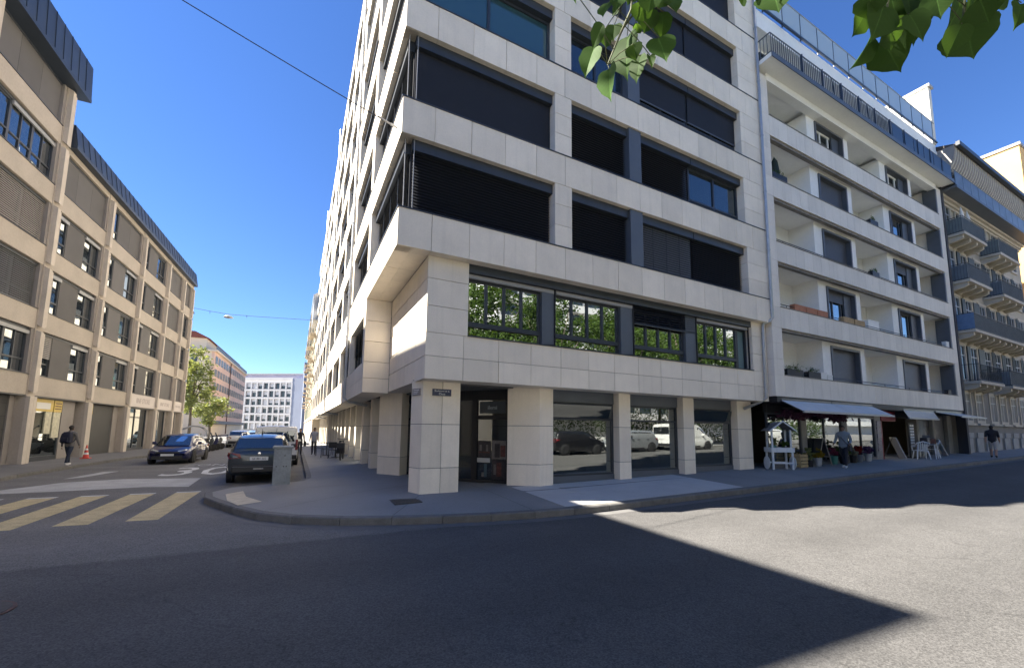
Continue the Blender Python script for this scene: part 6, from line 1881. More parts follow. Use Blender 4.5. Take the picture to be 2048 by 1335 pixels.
# ------------------------------------------------------------------ people
M_skin = mat('skin', (0.42, 0.25, 0.18), 0.55)
M_skin2 = mat('brown_skin', (0.16, 0.085, 0.055), 0.55)
M_hair = mat('dark_hair', (0.02, 0.016, 0.014), 0.7)
def cloth(name, col): return mat(name, col, 0.85, noise=(14, 0.12), bump=(40, 0.3))
def person(label, loc, rz, h, top, legs, shoes, skin, stride=0.5, arms=0.4, short_sleeve=False, shorts=False, hair=True, hood=False, jacket=0.0, group=None, face=False, bulk=1.0, bend=(0.15, 0.15)):
    """walks along local +y; one continuous skin-grown body, clothes told apart by material"""
    t = thing('person', label, 'person', loc, rz, group)
    V, E, R_, T_ = [], [], [], []
    def add(p, r, par, tag_):
        V.append(Vector(p) * h); R_.append((r[0] * h * bulk, r[1] * h * bulk) if isinstance(r, tuple) else (r * h * bulk, r * h * bulk)); T_.append(tag_)
        if par is not None: E.append((par, len(V) - 1))
        return len(V) - 1
    pel = add((0, 0, 0.535), (0.082, 0.062), None, 'hip')
    wa = add((0, 0.004, 0.62), (0.080, 0.058), pel, 'torso')
    che = add((0, 0.0, 0.72), (0.095, 0.064), wa, 'torso')
    ush = add((0, -0.004, 0.80), (0.078, 0.052), che, 'torso')
    nk = add((0, 0.002, 0.86), 0.031, ush, 'neck')
    h1 = add((0, 0.014, 0.905), (0.040, 0.047), nk, 'head')
    h2 = add((0, 0.012, 0.955), (0.042, 0.050), h1, 'head')
    h3 = add((0, 0.008, 0.985), (0.026, 0.030), h2, 'head')
    wr = []
    for s in (1, -1):
        sw = arms * s
        sh = add((s * 0.112, 0, 0.802), 0.037, ush, 'uparm')
        a = math.sin(sw) * 0.17; c = math.cos(sw) * 0.17
        el = (s * 0.135, a, 0.802 - c)
        e1 = add(el, 0.028, sh, 'uparm')
        b = bend[0 if s > 0 else 1] + 0.1
        a2 = math.sin(sw + b) * 0.145; c2 = math.cos(sw + b) * 0.145
        w_ = (s * 0.142, el[1] + a2, el[2] - c2)
        w1 = add(w_, 0.0185, e1, 'arm')
        d = Vector((0, a2, -c2)).normalized()
        hd_ = Vector(w_) + d * 0.035
        add(hd_, (0.022, 0.015), w1, 'hand')
        wr.append((s, Vector(w_) + d * 0.045, d))
        sg_ = stride * -s
        hp = add((s * 0.050, 0, 0.50), 0.056, pel, 'leg')
        kf = 0.26 * math.sin(sg_)
        kn = (s * 0.052, kf, 0.50 - 0.235 * math.cos(sg_))
        lift = 0.0 if sg_ > 0 else 0.35 * abs(sg_)
        k1 = add(kn, 0.037, hp, 'leg')
        an_a = sg_ * 0.55 - lift
        an = (s * 0.052, kn[1] + 0.225 * math.sin(an_a), kn[2] - 0.225 * math.cos(an_a))
        a1 = add(an, 0.025, k1, 'shin')
        he = add((an[0], an[1] - 0.012, max(0.022, an[2] - 0.03)), (0.024, 0.022), a1, 'foot')
        add((an[0] + s * 0.012, an[1] + 0.095, max(0.016, an[2] - 0.045)), (0.026, 0.016), he, 'foot')
    low = min(v.z - r[0] * 0.9 for v, r, tg in zip(V, R_, T_) if tg == 'foot')
    me = bpy.data.meshes.new('person_body'); me.from_pydata([v - Vector((0, 0, low)) for v in V], E, [])
    o = bpy.data.objects.new('tmp', me); COL.objects.link(o)
    sk = o.modifiers.new('skin', 'SKIN'); sk.use_smooth_shade = True
    for v, r in zip(me.skin_vertices[0].data, R_): v.radius = r
    me.skin_vertices[0].data[0].use_root = True
    ss = o.modifiers.new('sub', 'SUBSURF'); ss.levels = 2; ss.render_levels = 2
    bpy.context.view_layer.update()
    bmh = bpy.data.meshes.new_from_object(o.evaluated_get(bpy.context.evaluated_depsgraph_get()))
    bpy.data.objects.remove(o)
    mats = [skin, top, legs, shoes, skin if not hair else M_hair]
    bmh.materials.clear()
    for m in mats: bmh.materials.append(m)
    Vz = [v - Vector((0, 0, low)) for v in V]
    for p in bmh.polygons:
        c = p.center; best = None
        for (i, j) in E:
            a, b = Vz[i], Vz[j]; ab = b - a; u = max(0, min(1, (c - a).dot(ab) / max(1e-9, ab.length_squared)))
            d = (c - a - ab * u).length - (R_[i][0] * (1 - u) + R_[j][0] * u)
            if best is None or d < best[0]: best = (d, T_[j], u, i, j)
        tg = best[1]; zr = c.z / h
        if tg == 'head': mi = 4 if (c.y / h < 0.012 and zr > 0.90) or zr > 0.975 else 0
        elif tg == 'neck': mi = 1 if (hood or zr < 0.835) else 0
        elif tg in ('torso', 'uparm'): mi = 1
        elif tg == 'hip': mi = 2
        elif tg == 'arm': mi = 0 if short_sleeve else 1
        elif tg == 'hand': mi = 0
        elif tg == 'leg': mi = 2
        elif tg == 'shin': mi = 0 if (shorts and zr < 0.27) else 2
        else: mi = 3
        if tg in ('hip', 'leg', 'torso') and zr > 0.535 - jacket: mi = 1
        p.material_index = mi; p.use_smooth = True
    # fingers, grown into the same mesh
    bm = bmesh.new(); bm.from_mesh(bmh)
    fb = MB()
    for (s, p, d) in wr:
        for k in range(4):
            q = (p + Vector((0, (k - 1.5) * 0.009, 0)) + d * 0.01) * h
            L_ = (0.036, 0.043, 0.040, 0.030)[k] * h
            fb.tube([q, q + d * L_ * 0.5, q + (d * 0.85 + Vector((-s * 0.35, 0, 0))).normalized() * L_], [0.0058 * h, 0.005 * h, 0.0035 * h], 6)
        q = (p + Vector((0, 0.016, 0)) - d * 0.022) * h
        fb.tube([q, q + (d * 0.6 + Vector((-s * 0.2, 0.7, 0))) * 0.03 * h], [0.0065 * h, 0.004 * h], 6)
    n0 = [bm.verts.new((v[0], v[1], v[2] - low)) for v in fb.v]
    for f in fb.f:
        nf = bm.faces.new([n0[i] for i in f]); nf.material_index = 0; nf.smooth = True
    bm.to_mesh(bmh); bm.free()
    b = bpy.data.objects.new('body', bmh); link(b, t)
    zo = -low
    if hair:
        hm = MB(); vs = []; fs = []
        for i in range(7):
            for k in range(14):
                ph = PI * 0.62 * i / 6; th = 2 * PI * k / 14
                x, y, z = math.sin(ph) * math.cos(th) * 0.052, math.sin(ph) * math.sin(th) * 0.060, math.cos(ph) * 0.062
                if y > 0 and i > 3: z = max(z, 0.018); y *= 0.93
                vs.append((x * h, (y + 0.004) * h, (z + 0.946) * h + zo))
        for i in range(6):
            for k in range(14): fs.append((i * 14 + k, i * 14 + (k + 1) % 14, (i + 1) * 14 + (k + 1) % 14, (i + 1) * 14 + k))
        fix_normals(hm.add(vs, fs).build('hair', M_hair, t, smooth=True))
    fz = 0.925 * h + zo
    MB().extrude([(-0.008 * h, 0.058 * h, fz - 0.012 * h), (0.008 * h, 0.058 * h, fz - 0.012 * h), (0.0, 0.056 * h, fz + 0.012 * h)], (0, 0.014 * h, -0.004 * h)).build('nose', skin, t)
    for s in (1, -1):
        MB().lathe([(0, -0.004 * h), (0.006 * h, 0), (0, 0.004 * h)], 8, (s * 0.018 * h, 0.056 * h, fz + 0.012 * h), 'y').build('eye', M_black, t)
        MB().lathe([(0, -0.006 * h), (0.014 * h, 0), (0, 0.006 * h)], 8, (s * 0.048 * h, 0.008 * h, fz), 'x').build('ear', skin, t)
    MB().box(-0.014 * h, 0.053 * h, fz - 0.028 * h, 0.014 * h, 0.060 * h, fz - 0.024 * h).build('mouth', mat('lips', (0.25, 0.10, 0.08), 0.6), t)
    return t
C_grey = cloth('grey_marl_jacket', (0.14, 0.13, 0.125)); C_dark = cloth('dark_trousers', (0.018, 0.02, 0.03)); C_navy = cloth('navy_trousers', (0.02, 0.028, 0.05))
C_black = cloth('black_coat', (0.022, 0.022, 0.026)); C_hood = cloth('light_grey_hoodie', (0.26, 0.28, 0.33)); C_shirt = cloth('grey_blue_shirt', (0.20, 0.24, 0.28)); C_tee = cloth('black_tee', (0.018, 0.017, 0.022)); C_beige = cloth('beige_shorts', (0.40, 0.36, 0.32))
C_wshoe = mat('white_trainers', (0.62, 0.61, 0.60), 0.6); C_bshoe = mat('black_shoes', (0.02, 0.02, 0.02), 0.5)
person('man in a grey jacket and dark trousers walking along the left pavement with a backpack', (-8.45, 24.5, 0.13), math.radians(-15), 1.66, C_grey, C_navy, C_wshoe, M_skin2, 0.28, 0.2, jacket=0.05, bulk=1.08)
# backpack carried by him
bp = thing('backpack', 'dark navy backpack carried by the man on the left pavement', 'backpack', (-8.45, 24.5, 0.13), math.radians(-15))
C_pack = cloth('navy_pack', (0.014, 0.016, 0.035))
loft([[(x * w, y0 + (y1 - y0) * k, z) for (x, k) in ((-1, 0.15), (-0.8, 0), (0.8, 0), (1, 0.15), (1, 0.9), (0.9, 1), (-0.9, 1), (-1, 0.9))] for (z, w, y0, y1) in ((0.93, 0.13, -0.27, -0.11), (0.97, 0.165, -0.31, -0.10), (1.15, 0.17, -0.31, -0.10), (1.32, 0.155, -0.28, -0.10), (1.40, 0.11, -0.21, -0.10))], 'pack_body', C_pack, bp)
loft([[(x * 0.12, y0 + (y1 - y0) * k, z) for (x, k) in ((-1, 0), (1, 0), (1, 1), (-1, 1))] for (z, y0, y1) in ((0.98, -0.34, -0.30), (1.0, -0.36, -0.30), (1.15, -0.355, -0.30), (1.18, -0.33, -0.30))], 'front_pocket', C_pack, bp)
for s in (1, -1):
    MB().tube([(s * 0.11, -0.11, 1.38), (s * 0.12, 0.02, 1.41), (s * 0.125, 0.12, 1.28), (s * 0.14, 0.05, 1.05), (s * 0.14, -0.10, 0.97)], 0.016, 6).build('strap', C_pack, bp)

person('person in a black coat walking on the sunlit pavement beside the office building', (0.32, 28.3, 0.2), math.radians(178), 1.56, C_black, C_dark, C_bshoe, M_skin, 0.25, 0.15, jacket=0.16, bulk=1.05)
bg1 = thing('shoulder_bag', 'large dark shoulder bag hanging from the person in the black coat', 'bag', (0.32 + 0.27, 28.3, 0.95))
loft([[(x, y, z) for (x, y) in ((-0.07, -0.16), (0.07, -0.16), (0.07, 0.16), (-0.07, 0.16))] for z in (-0.24, -0.12, 0.06)], 'bag_body', C_black, bg1)
MB().tube([(0, -0.14, 0.05), (-0.08, -0.05, 0.42), (-0.08, 0.05, 0.42), (0, 0.14, 0.05)], 0.012, 6).build('strap', C_black, bg1)
person('person in a light grey hoodie walking towards the cafe tables', (1.08, 28.1, 0.22), math.radians(175), 1.60, C_hood, C_dark, C_bshoe, M_skin2, 0.2, 0.3, hood=True, jacket=0.03, bulk=1.1)
# small dog at their feet
dg = thing('dog', 'small pale dog standing beside the person in the black coat', 'dog', (-0.08, 28.5, 0.19), math.radians(170))
M_fur = mat('pale_fur', (0.42, 0.36, 0.29), 0.9, noise=(30, 0.2))
def skinned(name, pts, edges, radii, m, parent, sub=2):
    me = bpy.data.meshes.new(name); me.from_pydata(pts, edges, [])
    o = bpy.data.objects.new('tmp', me); COL.objects.link(o)
    o.modifiers.new('skin', 'SKIN').use_smooth_shade = True
    for v, r in zip(me.skin_vertices[0].data, radii): v.radius = (r, r)
    me.skin_vertices[0].data[0].use_root = True
    s_ = o.modifiers.new('sub', 'SUBSURF'); s_.levels = sub
    bpy.context.view_layer.update()
    out = bpy.data.meshes.new_from_object(o.evaluated_get(bpy.context.evaluated_depsgraph_get()))
    bpy.data.objects.remove(o); out.materials.clear(); out.materials.append(m)
    r = bpy.data.objects.new(name, out); link(r, parent); return r
dp = [(0, -0.18, 0.30), (0, 0.0, 0.29), (0, 0.16, 0.30), (0, 0.26, 0.40), (0, 0.34, 0.43), (0, 0.41, 0.40), (0, -0.30, 0.40)]
de = [(0, 1), (1, 2), (2, 3), (3, 4), (4, 5), (0, 6)]; dr_ = [0.075, 0.07, 0.085, 0.05, 0.055, 0.028, 0.018]
for (root, y) in ((0, -0.2), (2, 0.17)):
    for s in (1, -1):
        i = len(dp); back = -1 if root == 0 else 1
        dp += [(s * 0.05, y, 0.24), (s * 0.055, y + (0.05 if root == 0 else -0.01), 0.16), (s * 0.055, y - (0.03 if root == 0 else 0.0), 0.08), (s * 0.055, y + 0.01, 0.015)]
        de += [(root, i), (i, i + 1), (i + 1, i + 2), (i + 2, i + 3)]; dr_ += [0.045, 0.03, 0.02, 0.022]
skinned('body', dp, de, dr_, M_fur, dg)
for s in (1, -1): MB().extrude([(s * 0.03, 0.31, 0.46), (s * 0.065, 0.30, 0.46), (s * 0.06, 0.32, 0.40)], (0, 0.012, 0)).build('ear', M_fur, dg)

zw = pave_z(19.6, 8.86)
person('man in a grey blue shirt with a crossbody strap walking past the flower shop', (19.6, 8.86, zw), math.radians(100), 1.66, C_shirt, C_dark, C_wshoe, M_skin2, 0.30, 0.35, jacket=0.03, bulk=1.12, bend=(0.6, 1.3))
st_ = thing('crossbody_bag', 'black crossbody bag worn by the man in the grey blue shirt', 'bag', (19.6, 8.86, zw), math.radians(100))
MB().tube([(0.10, 0.0, 1.36), (0.02, 0.135, 1.18), (-0.12, 0.13, 0.98), (-0.18, 0.02, 0.90), (-0.12, -0.12, 1.02), (0.04, -0.125, 1.24), (0.10, 0.0, 1.36)], 0.014, 6).build('strap', C_black, st_)
loft([[(-0.20 + x, 0.02 + y, z) for (x, y) in ((-0.05, -0.13), (0.04, -0.13), (0.04, 0.13), (-0.05, 0.13))] for z in (0.68, 0.75, 0.92)], 'bag_body', C_black, st_)
zw = pave_z(32.5, 8.0)
person('man in a black tee shirt and beige shorts walking away past the town house', (32.5, 7.95, zw), math.radians(-78), 1.66, C_tee, C_beige, C_bshoe, M_skin, 0.30, 0.25, short_sleeve=True, shorts=True, bulk=1.15)

# ------------------------------------------------------------------ street furniture and shop things
M_cab = mat('weathered_cabinet', (0.27, 0.29, 0.29), 0.7, noise=(3, 0.12), noise2=(18, 0.12), bump=(40, 0.2))
cb = thing('street_cabinet', 'tall weathered grey concrete street cabinet standing behind the slate blue car', 'cabinet', (-0.25, 13.85, 0.15), world_parts=True)
MB().box(-0.48, 13.58, 0.12, -0.03, 14.12, 1.22).build('housing', M_cab, cb, bevel=0.012)
MB().box(-0.52, 13.54, 1.222, 0.01, 14.16, 1.285).build('cap', M_cab, cb, bevel=0.015)
MB().box(-0.50, 13.56, 0.10, -0.01, 14.14, 0.22).build('plinth', M_cab, cb, bevel=0.01)
MB().box(-0.43, 13.572, 0.28, -0.08, 13.58, 1.16).build('door', M_cab, cb, bevel=0.003)
for (x, z) in ((-0.40, 0.72), (-0.22, 0.72), (-0.15, 0.72), (-0.2, 1.02)):
    MB().lathe([(0, 0), (0.017, 0), (0.015, 0.008), (0, 0.01)], 10).xform(face_mat((x, 13.572, z), (1, 0, 0), (0, 0, 1))).build('lock', M_iron, cb)
cn = thing('traffic_cone', 'red and white traffic cone beside the garage door', 'traffic cone', (-9.35, 29.0, 0.15))
M_cone = mat('cone_red', (0.62, 0.07, 0.05), 0.5)
MB().prism([(-0.17, -0.17), (0.17, -0.17), (0.17, 0.17), (-0.17, 0.17)], 0, 0.035).build('foot', M_cone, cn)
for (z0, z1, r0, r1, m) in ((0.035, 0.2, 0.125, 0.098, M_cone), (0.2, 0.30, 0.098, 0.082, M_plate), (0.30, 0.42, 0.082, 0.063, M_cone), (0.42, 0.51, 0.063, 0.048, M_plate), (0.51, 0.68, 0.048, 0.02, M_cone)):
    MB().lathe([(r0, z0), (r1, z1)], 16).build('cone_ring', m, cn, smooth=False)

# white flower cart
M_wood_w = mat('white_painted_wood', (0.62, 0.66, 0.68), 0.6, noise=(12, 0.1), bump=(40, 0.2))
M_pot = mat('teal_pot', (0.04, 0.20, 0.17), 0.5)
cz = pave_z(17.0, 9.55)
fc = thing('flower_cart', 'white wooden flower cart with a little pitched roof and spoked wheels', 'flower cart', (16.55, 9.62, cz), math.radians(-30))
fc.scale = (0.86, 0.86, 0.98)
for (x, y) in ((-0.42, -0.24), (0.42, -0.24), (-0.42, 0.24), (0.42, 0.24)): MB().box(x - 0.035, y - 0.035, 0, x + 0.035, y + 0.035, 0.66).build('leg', M_wood_w, fc)
for (x, y) in ((-0.40, -0.2), (0.40, -0.2), (-0.40, 0.2), (0.40, 0.2)): MB().box(x - 0.03, y - 0.03, 0.84, x + 0.03, y + 0.03, 1.52).build('roof_post', M_wood_w, fc)
MB().box(-0.5, -0.3, 0.66, 0.5, 0.3, 0.70).build('tray', M_wood_w, fc)
for (a, b, c, d) in ((-0.5, -0.3, 0.5, -0.275), (-0.5, 0.275, 0.5, 0.3), (-0.5, -0.275, -0.475, 0.275), (0.475, -0.275, 0.5, 0.275)): MB().box(a, b, 0.70, c, d, 0.84).build('tray_side', M_wood_w, fc)
MB().box(-0.4, -0.26, 0.22, 0.4, -0.22, 0.28).build('rail', M_wood_w, fc); MB().box(-0.4, 0.22, 0.22, 0.4, 0.26, 0.28).build('rail', M_wood_w, fc)
for s in (1, -1):
    for k in range(5):
        f0, f1 = k / 5, (k + 1) / 5
        p = [(s * 0.56 * (1 - f0), 0, 1.46 + 0.36 * f0), (s * 0.56 * (1 - f1), 0, 1.46 + 0.36 * f1)]
        MB().extrude([(p[0][0], -0.38, p[0][2] + 0.012), (p[1][0], -0.38, p[1][2]), (p[1][0], -0.38, p[1][2] + 0.016), (p[0][0], -0.38, p[0][2] + 0.028)], (0, 0.76, 0)).build('roof_plank', mat('grey_shingle', (0.22, 0.22, 0.23), 0.8, rand=0.2), fc)
    MB().extrude([(s * 0.58, -0.40, 1.44), (0, -0.40, 1.82), (0, -0.40, 1.88), (s * 0.58, -0.40, 1.50)], (0, 0.03, 0)).build('bargeboard', M_wood_w, fc)
    wl = MB().lathe([(0.21, -0.012), (0.25, -0.012), (0.25, 0.012), (0.21, 0.012)], 22, (s * 0.50 + s * 0.06, 0.0, 0.25), 'x').build('wheel', M_wood_w, fc)
    for k in range(8):
        t_ = PI * k / 8
        MB().tube([(s * 0.56, 0.21 * math.cos(t_), 0.25 + 0.21 * math.sin(t_)), (s * 0.56, -0.21 * math.cos(t_), 0.25 - 0.21 * math.sin(t_))], 0.009, 5).build('spoke', M_wood_w, wl)
def potted(label, loc, r, h, m, plant_h, seed, leafm=M_leaf_mid, cat='potted plant'):
    t = thing('potted_plant', label, cat, loc)
    MB().lathe([(r * 0.72, 0), (r, h), (r * 0.92, h), (r * 0.66, 0.02)], 16).build('pot', m, t, smooth=False)
    o = bpy.data.objects.new('foliage', crown_mesh('foliage', leafm, r * 1.3, plant_h / 2, h + plant_h / 2, 16, 22, r * 0.55, seed)); link(o, t)
    return t
R_ = Matrix.Rotation(math.radians(-30), 3, 'Z')
def on_cart(x, y, z): v = R_ @ Vector((x, y, 0)); return (16.55 + v.x, 9.62 + v.y, cz + z)
potted('leafy plant in a teal pot standing on the flower cart', on_cart(-0.22, 0.0, 0.70), 0.11, 0.2, M_pot, 0.45, 1, M_leaf_pale)
potted('small plant in a grey pot on the flower cart', on_cart(0.2, -0.02, 0.70), 0.10, 0.14, M_steel, 0.28, 2, M_leaf_mid)
M_crate = mat('pale_crate_wood', (0.45, 0.34, 0.17), 0.8, noise=(8, 0.15), rand=0.1)
cr_ = thing('wooden_crate', 'slatted pale wooden crate standing beside the flower cart', 'crate', (18.0, 9.72, pave_z(18, 9.7)), 0.1)
for k in range(4):
    z = 0.02 + k * 0.13
    MB().box(-0.32, -0.2, z, 0.32, -0.185, z + 0.09).build('slat', M_crate, cr_); MB().box(-0.32, 0.185, z, 0.32, 0.2, z + 0.09).build('slat', M_crate, cr_)
    MB().box(-0.32, -0.185, z, -0.305, 0.185, z + 0.09).build('slat', M_crate, cr_); MB().box(0.305, -0.185, z, 0.32, 0.185, z + 0.09).build('slat', M_crate, cr_)
for (x, y) in ((-0.29, -0.17), (0.29, -0.17), (-0.29, 0.17), (0.29, 0.17)): MB().box(x - 0.015, y - 0.015, 0, x + 0.015, y + 0.015, 0.55).build('corner_post', M_crate, cr_)
# hanging flowers below the first awning
M_fl = leaf_mat('plum_flowers', (0.055, 0.022, 0.045), 0.2)
hf = thing('hanging_flowers', 'plum coloured flowers hanging in a swag below the awning', 'flowers', (18.3, 9.0, 2.5), world_parts=True)
mb = MB(); r = random.Random(9)
for i in range(1500):
    u = r.random(); x = 16.9 + 4.4 * u; zc = 2.72 - 0.12 * math.sin(u * 9) - 0.25 * r.random() ** 2
    q = Vector((x, 9.55 + r.gauss(0, 0.12), zc)); a = Vector((r.uniform(-1, 1), r.uniform(-1, 1), r.uniform(-1, 0.2))).normalized(); b = a.cross(Vector((r.random(), r.random(), r.random()))).normalized()
    s = r.uniform(0.04, 0.09); mb.add([q, q + a * s + b * s * 0.5, q + a * s * 2, q + a * s - b * s * 0.5], [(0, 1, 2, 3)])
mb.build('blossom', M_fl, hf)
MB().tube([(16.8, 9.55, 2.78), (21.4, 9.55, 2.78)], 0.02, 6).build('branch', M_bark, hf)
for (x, lab) in ((18.3, 'tall yellow flowering plant behind the flower cart'), (20.9, 'dark leafy palm in the shop window')):
    pass
potted('broad green plant in a dark tub before the flower shop window', (21.25, 9.62, pave_z(21.2, 9.6)), 0.2, 0.32, M_black, 0.8, 5)
potted('small olive plant beside the shop pier', (18.55, 9.6, pave_z(18.5, 9.6)), 0.14, 0.26, M_black, 0.6, 6, M_leaf_pale)
for i, (x, y, c, lab) in enumerate(((19.05, 9.55, (0.55, 0.40, 0.04), 'bucket of yellow flowers beside the blackboard sign'), (20.6, 9.7, (0.50, 0.10, 0.20), 'bucket of pink flowers before the flower shop window'), (22.1, 9.65, (0.6, 0.58, 0.52), 'bucket of white flowers at the second shop pier'), (22.7, 9.7, (0.40, 0.03, 0.03), 'bucket of red flowers past the second shop pier'), (23.6, 9.72, (0.18, 0.08, 0.35), 'bucket of violet flowers below the second awning'))):
    potted(lab, (x, y, pave_z(x, y)), 0.15, 0.34, (M_zinc, M_pot, M_black, M_steel, M_zinc)[i], 0.36, 60 + i, leaf_mat('petals', tuple(k * 0.4 for k in c), 0.2), 'flowers')
# A-board
def a_board(label, loc, rz, h, w, face):
    t = thing('a_board', label, 'sandwich board', loc, rz)
    for s in (1, -1):
        def P(x, k): return (x, s * 0.28 * (1 - k), h * k)
        for x in (-w / 2, w / 2 - 0.04):
            MB().extrude([P(x, 0), P(x + 0.04, 0), P(x + 0.04, 1), P(x, 1)], (0, s * 0.02, 0)).build('leg', mat('grey_oak', (0.33, 0.31, 0.28), 0.7, noise=(10, 0.15)), t)
        MB().extrude([P(-w / 2, 0.30), P(w / 2, 0.30), P(w / 2, 0.34), P(-w / 2, 0.34)], (0, s * 0.022, 0)).build('crossbar', MATS['grey_oak'], t)
        MB().extrude([P(-w / 2 + 0.04, 0.34), P(w / 2 - 0.04, 0.34), P(w / 2 - 0.04, 0.97), P(-w / 2 + 0.04, 0.97)], (0, s * 0.010, 0)).build('board', face, t)
    return t
a_board('tall blackboard sandwich sign on the pavement outside the flower shop', (19.6, 9.75, pave_z(19.6, 9.7)), math.radians(62), 1.15, 0.62, mat('slate_board', (0.07, 0.07, 0.075), 0.6, noise=(5, 0.2)))
def lean_board(label, loc, rz, h, w, m, tilt=0.35):
    t = thing('leaning_board', label, 'board', loc, rz)
    MB().extrude([(-w / 2, 0, 0.02), (w / 2, 0, 0.02), (w / 2, h * math.sin(tilt), h * math.cos(tilt)), (-w / 2, h * math.sin(tilt), h * math.cos(tilt))], (0, -0.02, 0.008)).build('face', m, t)
    MB().tube([(0, h * math.sin(tilt), h * math.cos(tilt)), (0, h * 0.75, 0.02)], 0.014, 5).build('stay', M_wire, t)
    for k in range(3): MB().extrude([(-w * 0.35, -0.022 + h * (0.3 + 0.2 * k) * math.sin(tilt), h * (0.3 + 0.2 * k) * math.cos(tilt) + 0.012), (w * 0.35, -0.022 + h * (0.3 + 0.2 * k) * math.sin(tilt), h * (0.3 + 0.2 * k) * math.cos(tilt) + 0.012), (w * 0.35, -0.022 + h * (0.33 + 0.2 * k) * math.sin(tilt), h * (0.33 + 0.2 * k) * math.cos(tilt) + 0.012), (-w * 0.35, -0.022 + h * (0.33 + 0.2 * k) * math.sin(tilt), h * (0.33 + 0.2 * k) * math.cos(tilt) + 0.012)], (0, -0.002, 0.001)).build('print_line', MATS['poster_red'], t)
    return t
lean_board('white and red placard leaning outside the lit newsagent', (26.6, 9.55, pave_z(26.6, 9.5)), 0.9, 1.1, 0.5, M_paper)
lean_board('white placard leaning before the roller shutter', (31.2, 9.4, pave_z(31.2, 9.4)), 0.6, 0.95, 0.6, M_plate)
pc = thing('card_rack', 'tall dark rack with rows of small white cards outside the newsagent', 'rack', (27.9, 9.6, pave_z(27.9, 9.6)))
MB().box(-0.28, -0.02, 0.05, 0.28, 0.04, 1.75).build('back', M_black, pc)
for j in range(8):
    for i in range(2): MB().box(-0.20 + i * 0.22, -0.05, 0.55 + j * 0.145, -0.02 + i * 0.22, -0.022, 0.65 + j * 0.145).build('card', M_paper, pc)
for x in (-0.24, 0.24): MB().box(x - 0.02, -0.15, 0, x + 0.02, 0.15, 0.05).build('foot', M_black, pc)
M_plast = mat('white_plastic', (0.66, 0.68, 0.68), 0.45)
def plastic_chair(label, loc, rz):
    t = thing('plastic_chair', label, 'chair', loc, rz, 'white plastic chairs at the newsagent')
    MB().extrude([(-0.22, -0.22, 0.42), (0.22, -0.22, 0.42), (0.20, 0.22, 0.40), (-0.20, 0.22, 0.40)], (0, 0, 0.025)).build('seat', M_plast, t)
    for (x, y, fx, fy) in ((-0.2, -0.2, -0.26, -0.27), (0.2, -0.2, 0.26, -0.27), (-0.19, 0.2, -0.25, 0.28), (0.19, 0.2, 0.25, 0.28)):
        MB().tube([(x, y, 0.42), (fx, fy, 0.0)], [0.03, 0.022], 6).build('leg', M_plast, t)
    for k in range(5): MB().extrude([(-0.17 + k * 0.075, 0.20, 0.42), (-0.13 + k * 0.075, 0.20, 0.42), (-0.13 + k * 0.08, 0.30, 0.80), (-0.17 + k * 0.08, 0.30, 0.80)], (0, 0.015, 0)).build('back_slat', M_plast, t)
    MB().tube([(-0.24, 0.30, 0.78), (0, 0.33, 0.86), (0.24, 0.30, 0.78)], 0.03, 6).build('backrest', M_plast, t)
    for s in (1, -1): MB().tube([(s * 0.24, 0.29, 0.74), (s * 0.27, 0.1, 0.66), (s * 0.27, -0.2, 0.64), (s * 0.24, -0.25, 0.4)], 0.024, 6).build('armrest', M_plast, t)
plastic_chair('white plastic armchair in front of the card rack', (27.5, 9.15, pave_z(27.5, 9.15)), 2.2)
plastic_chair('white plastic armchair half hidden beside the cluttered table', (29.15, 9.3, pave_z(29.1, 9.3)), 3.6)
tb = thing('cafe_table', 'small square table cluttered with dark goods outside the newsagent', 'table', (28.4, 9.2, pave_z(28.4, 9.2)), 0.2)
MB().box(-0.4, -0.35, 0.70, 0.4, 0.35, 0.73).build('tabletop', M_steel, tb)
for (x, y) in ((-0.35, -0.3), (0.35, -0.3), (-0.35, 0.3), (0.35, 0.3)): MB().tube([(x, y, 0.7), (x * 1.1, y * 1.1, 0)], 0.02, 6).build('leg', M_plast, tb)
for i, (x, y, w, h_) in enumerate(((-0.2, 0.0, 0.17, 0.3), (0.12, 0.05, 0.15, 0.42), (0.3, -0.1, 0.08, 0.25))):
    gd = thing('goods_box', ('low dark carton on the cluttered table', 'tall dark carton on the cluttered table', 'narrow dark carton at the edge of the cluttered table')[i], 'carton', (28.4 + x, 9.2 + y, pave_z(28.4, 9.2) + 0.73), 0.3 * i)
    MB().box(-w, -0.14, 0, w, 0.14, h_).build('carton', (P_dark, M_interior, P_red)[i], gd, bevel=0.01)
    MB().box(-w * 0.7, -0.145, h_ * 0.3, w * 0.4, -0.14, h_ * 0.7).build('label_patch', P_pale, gd)
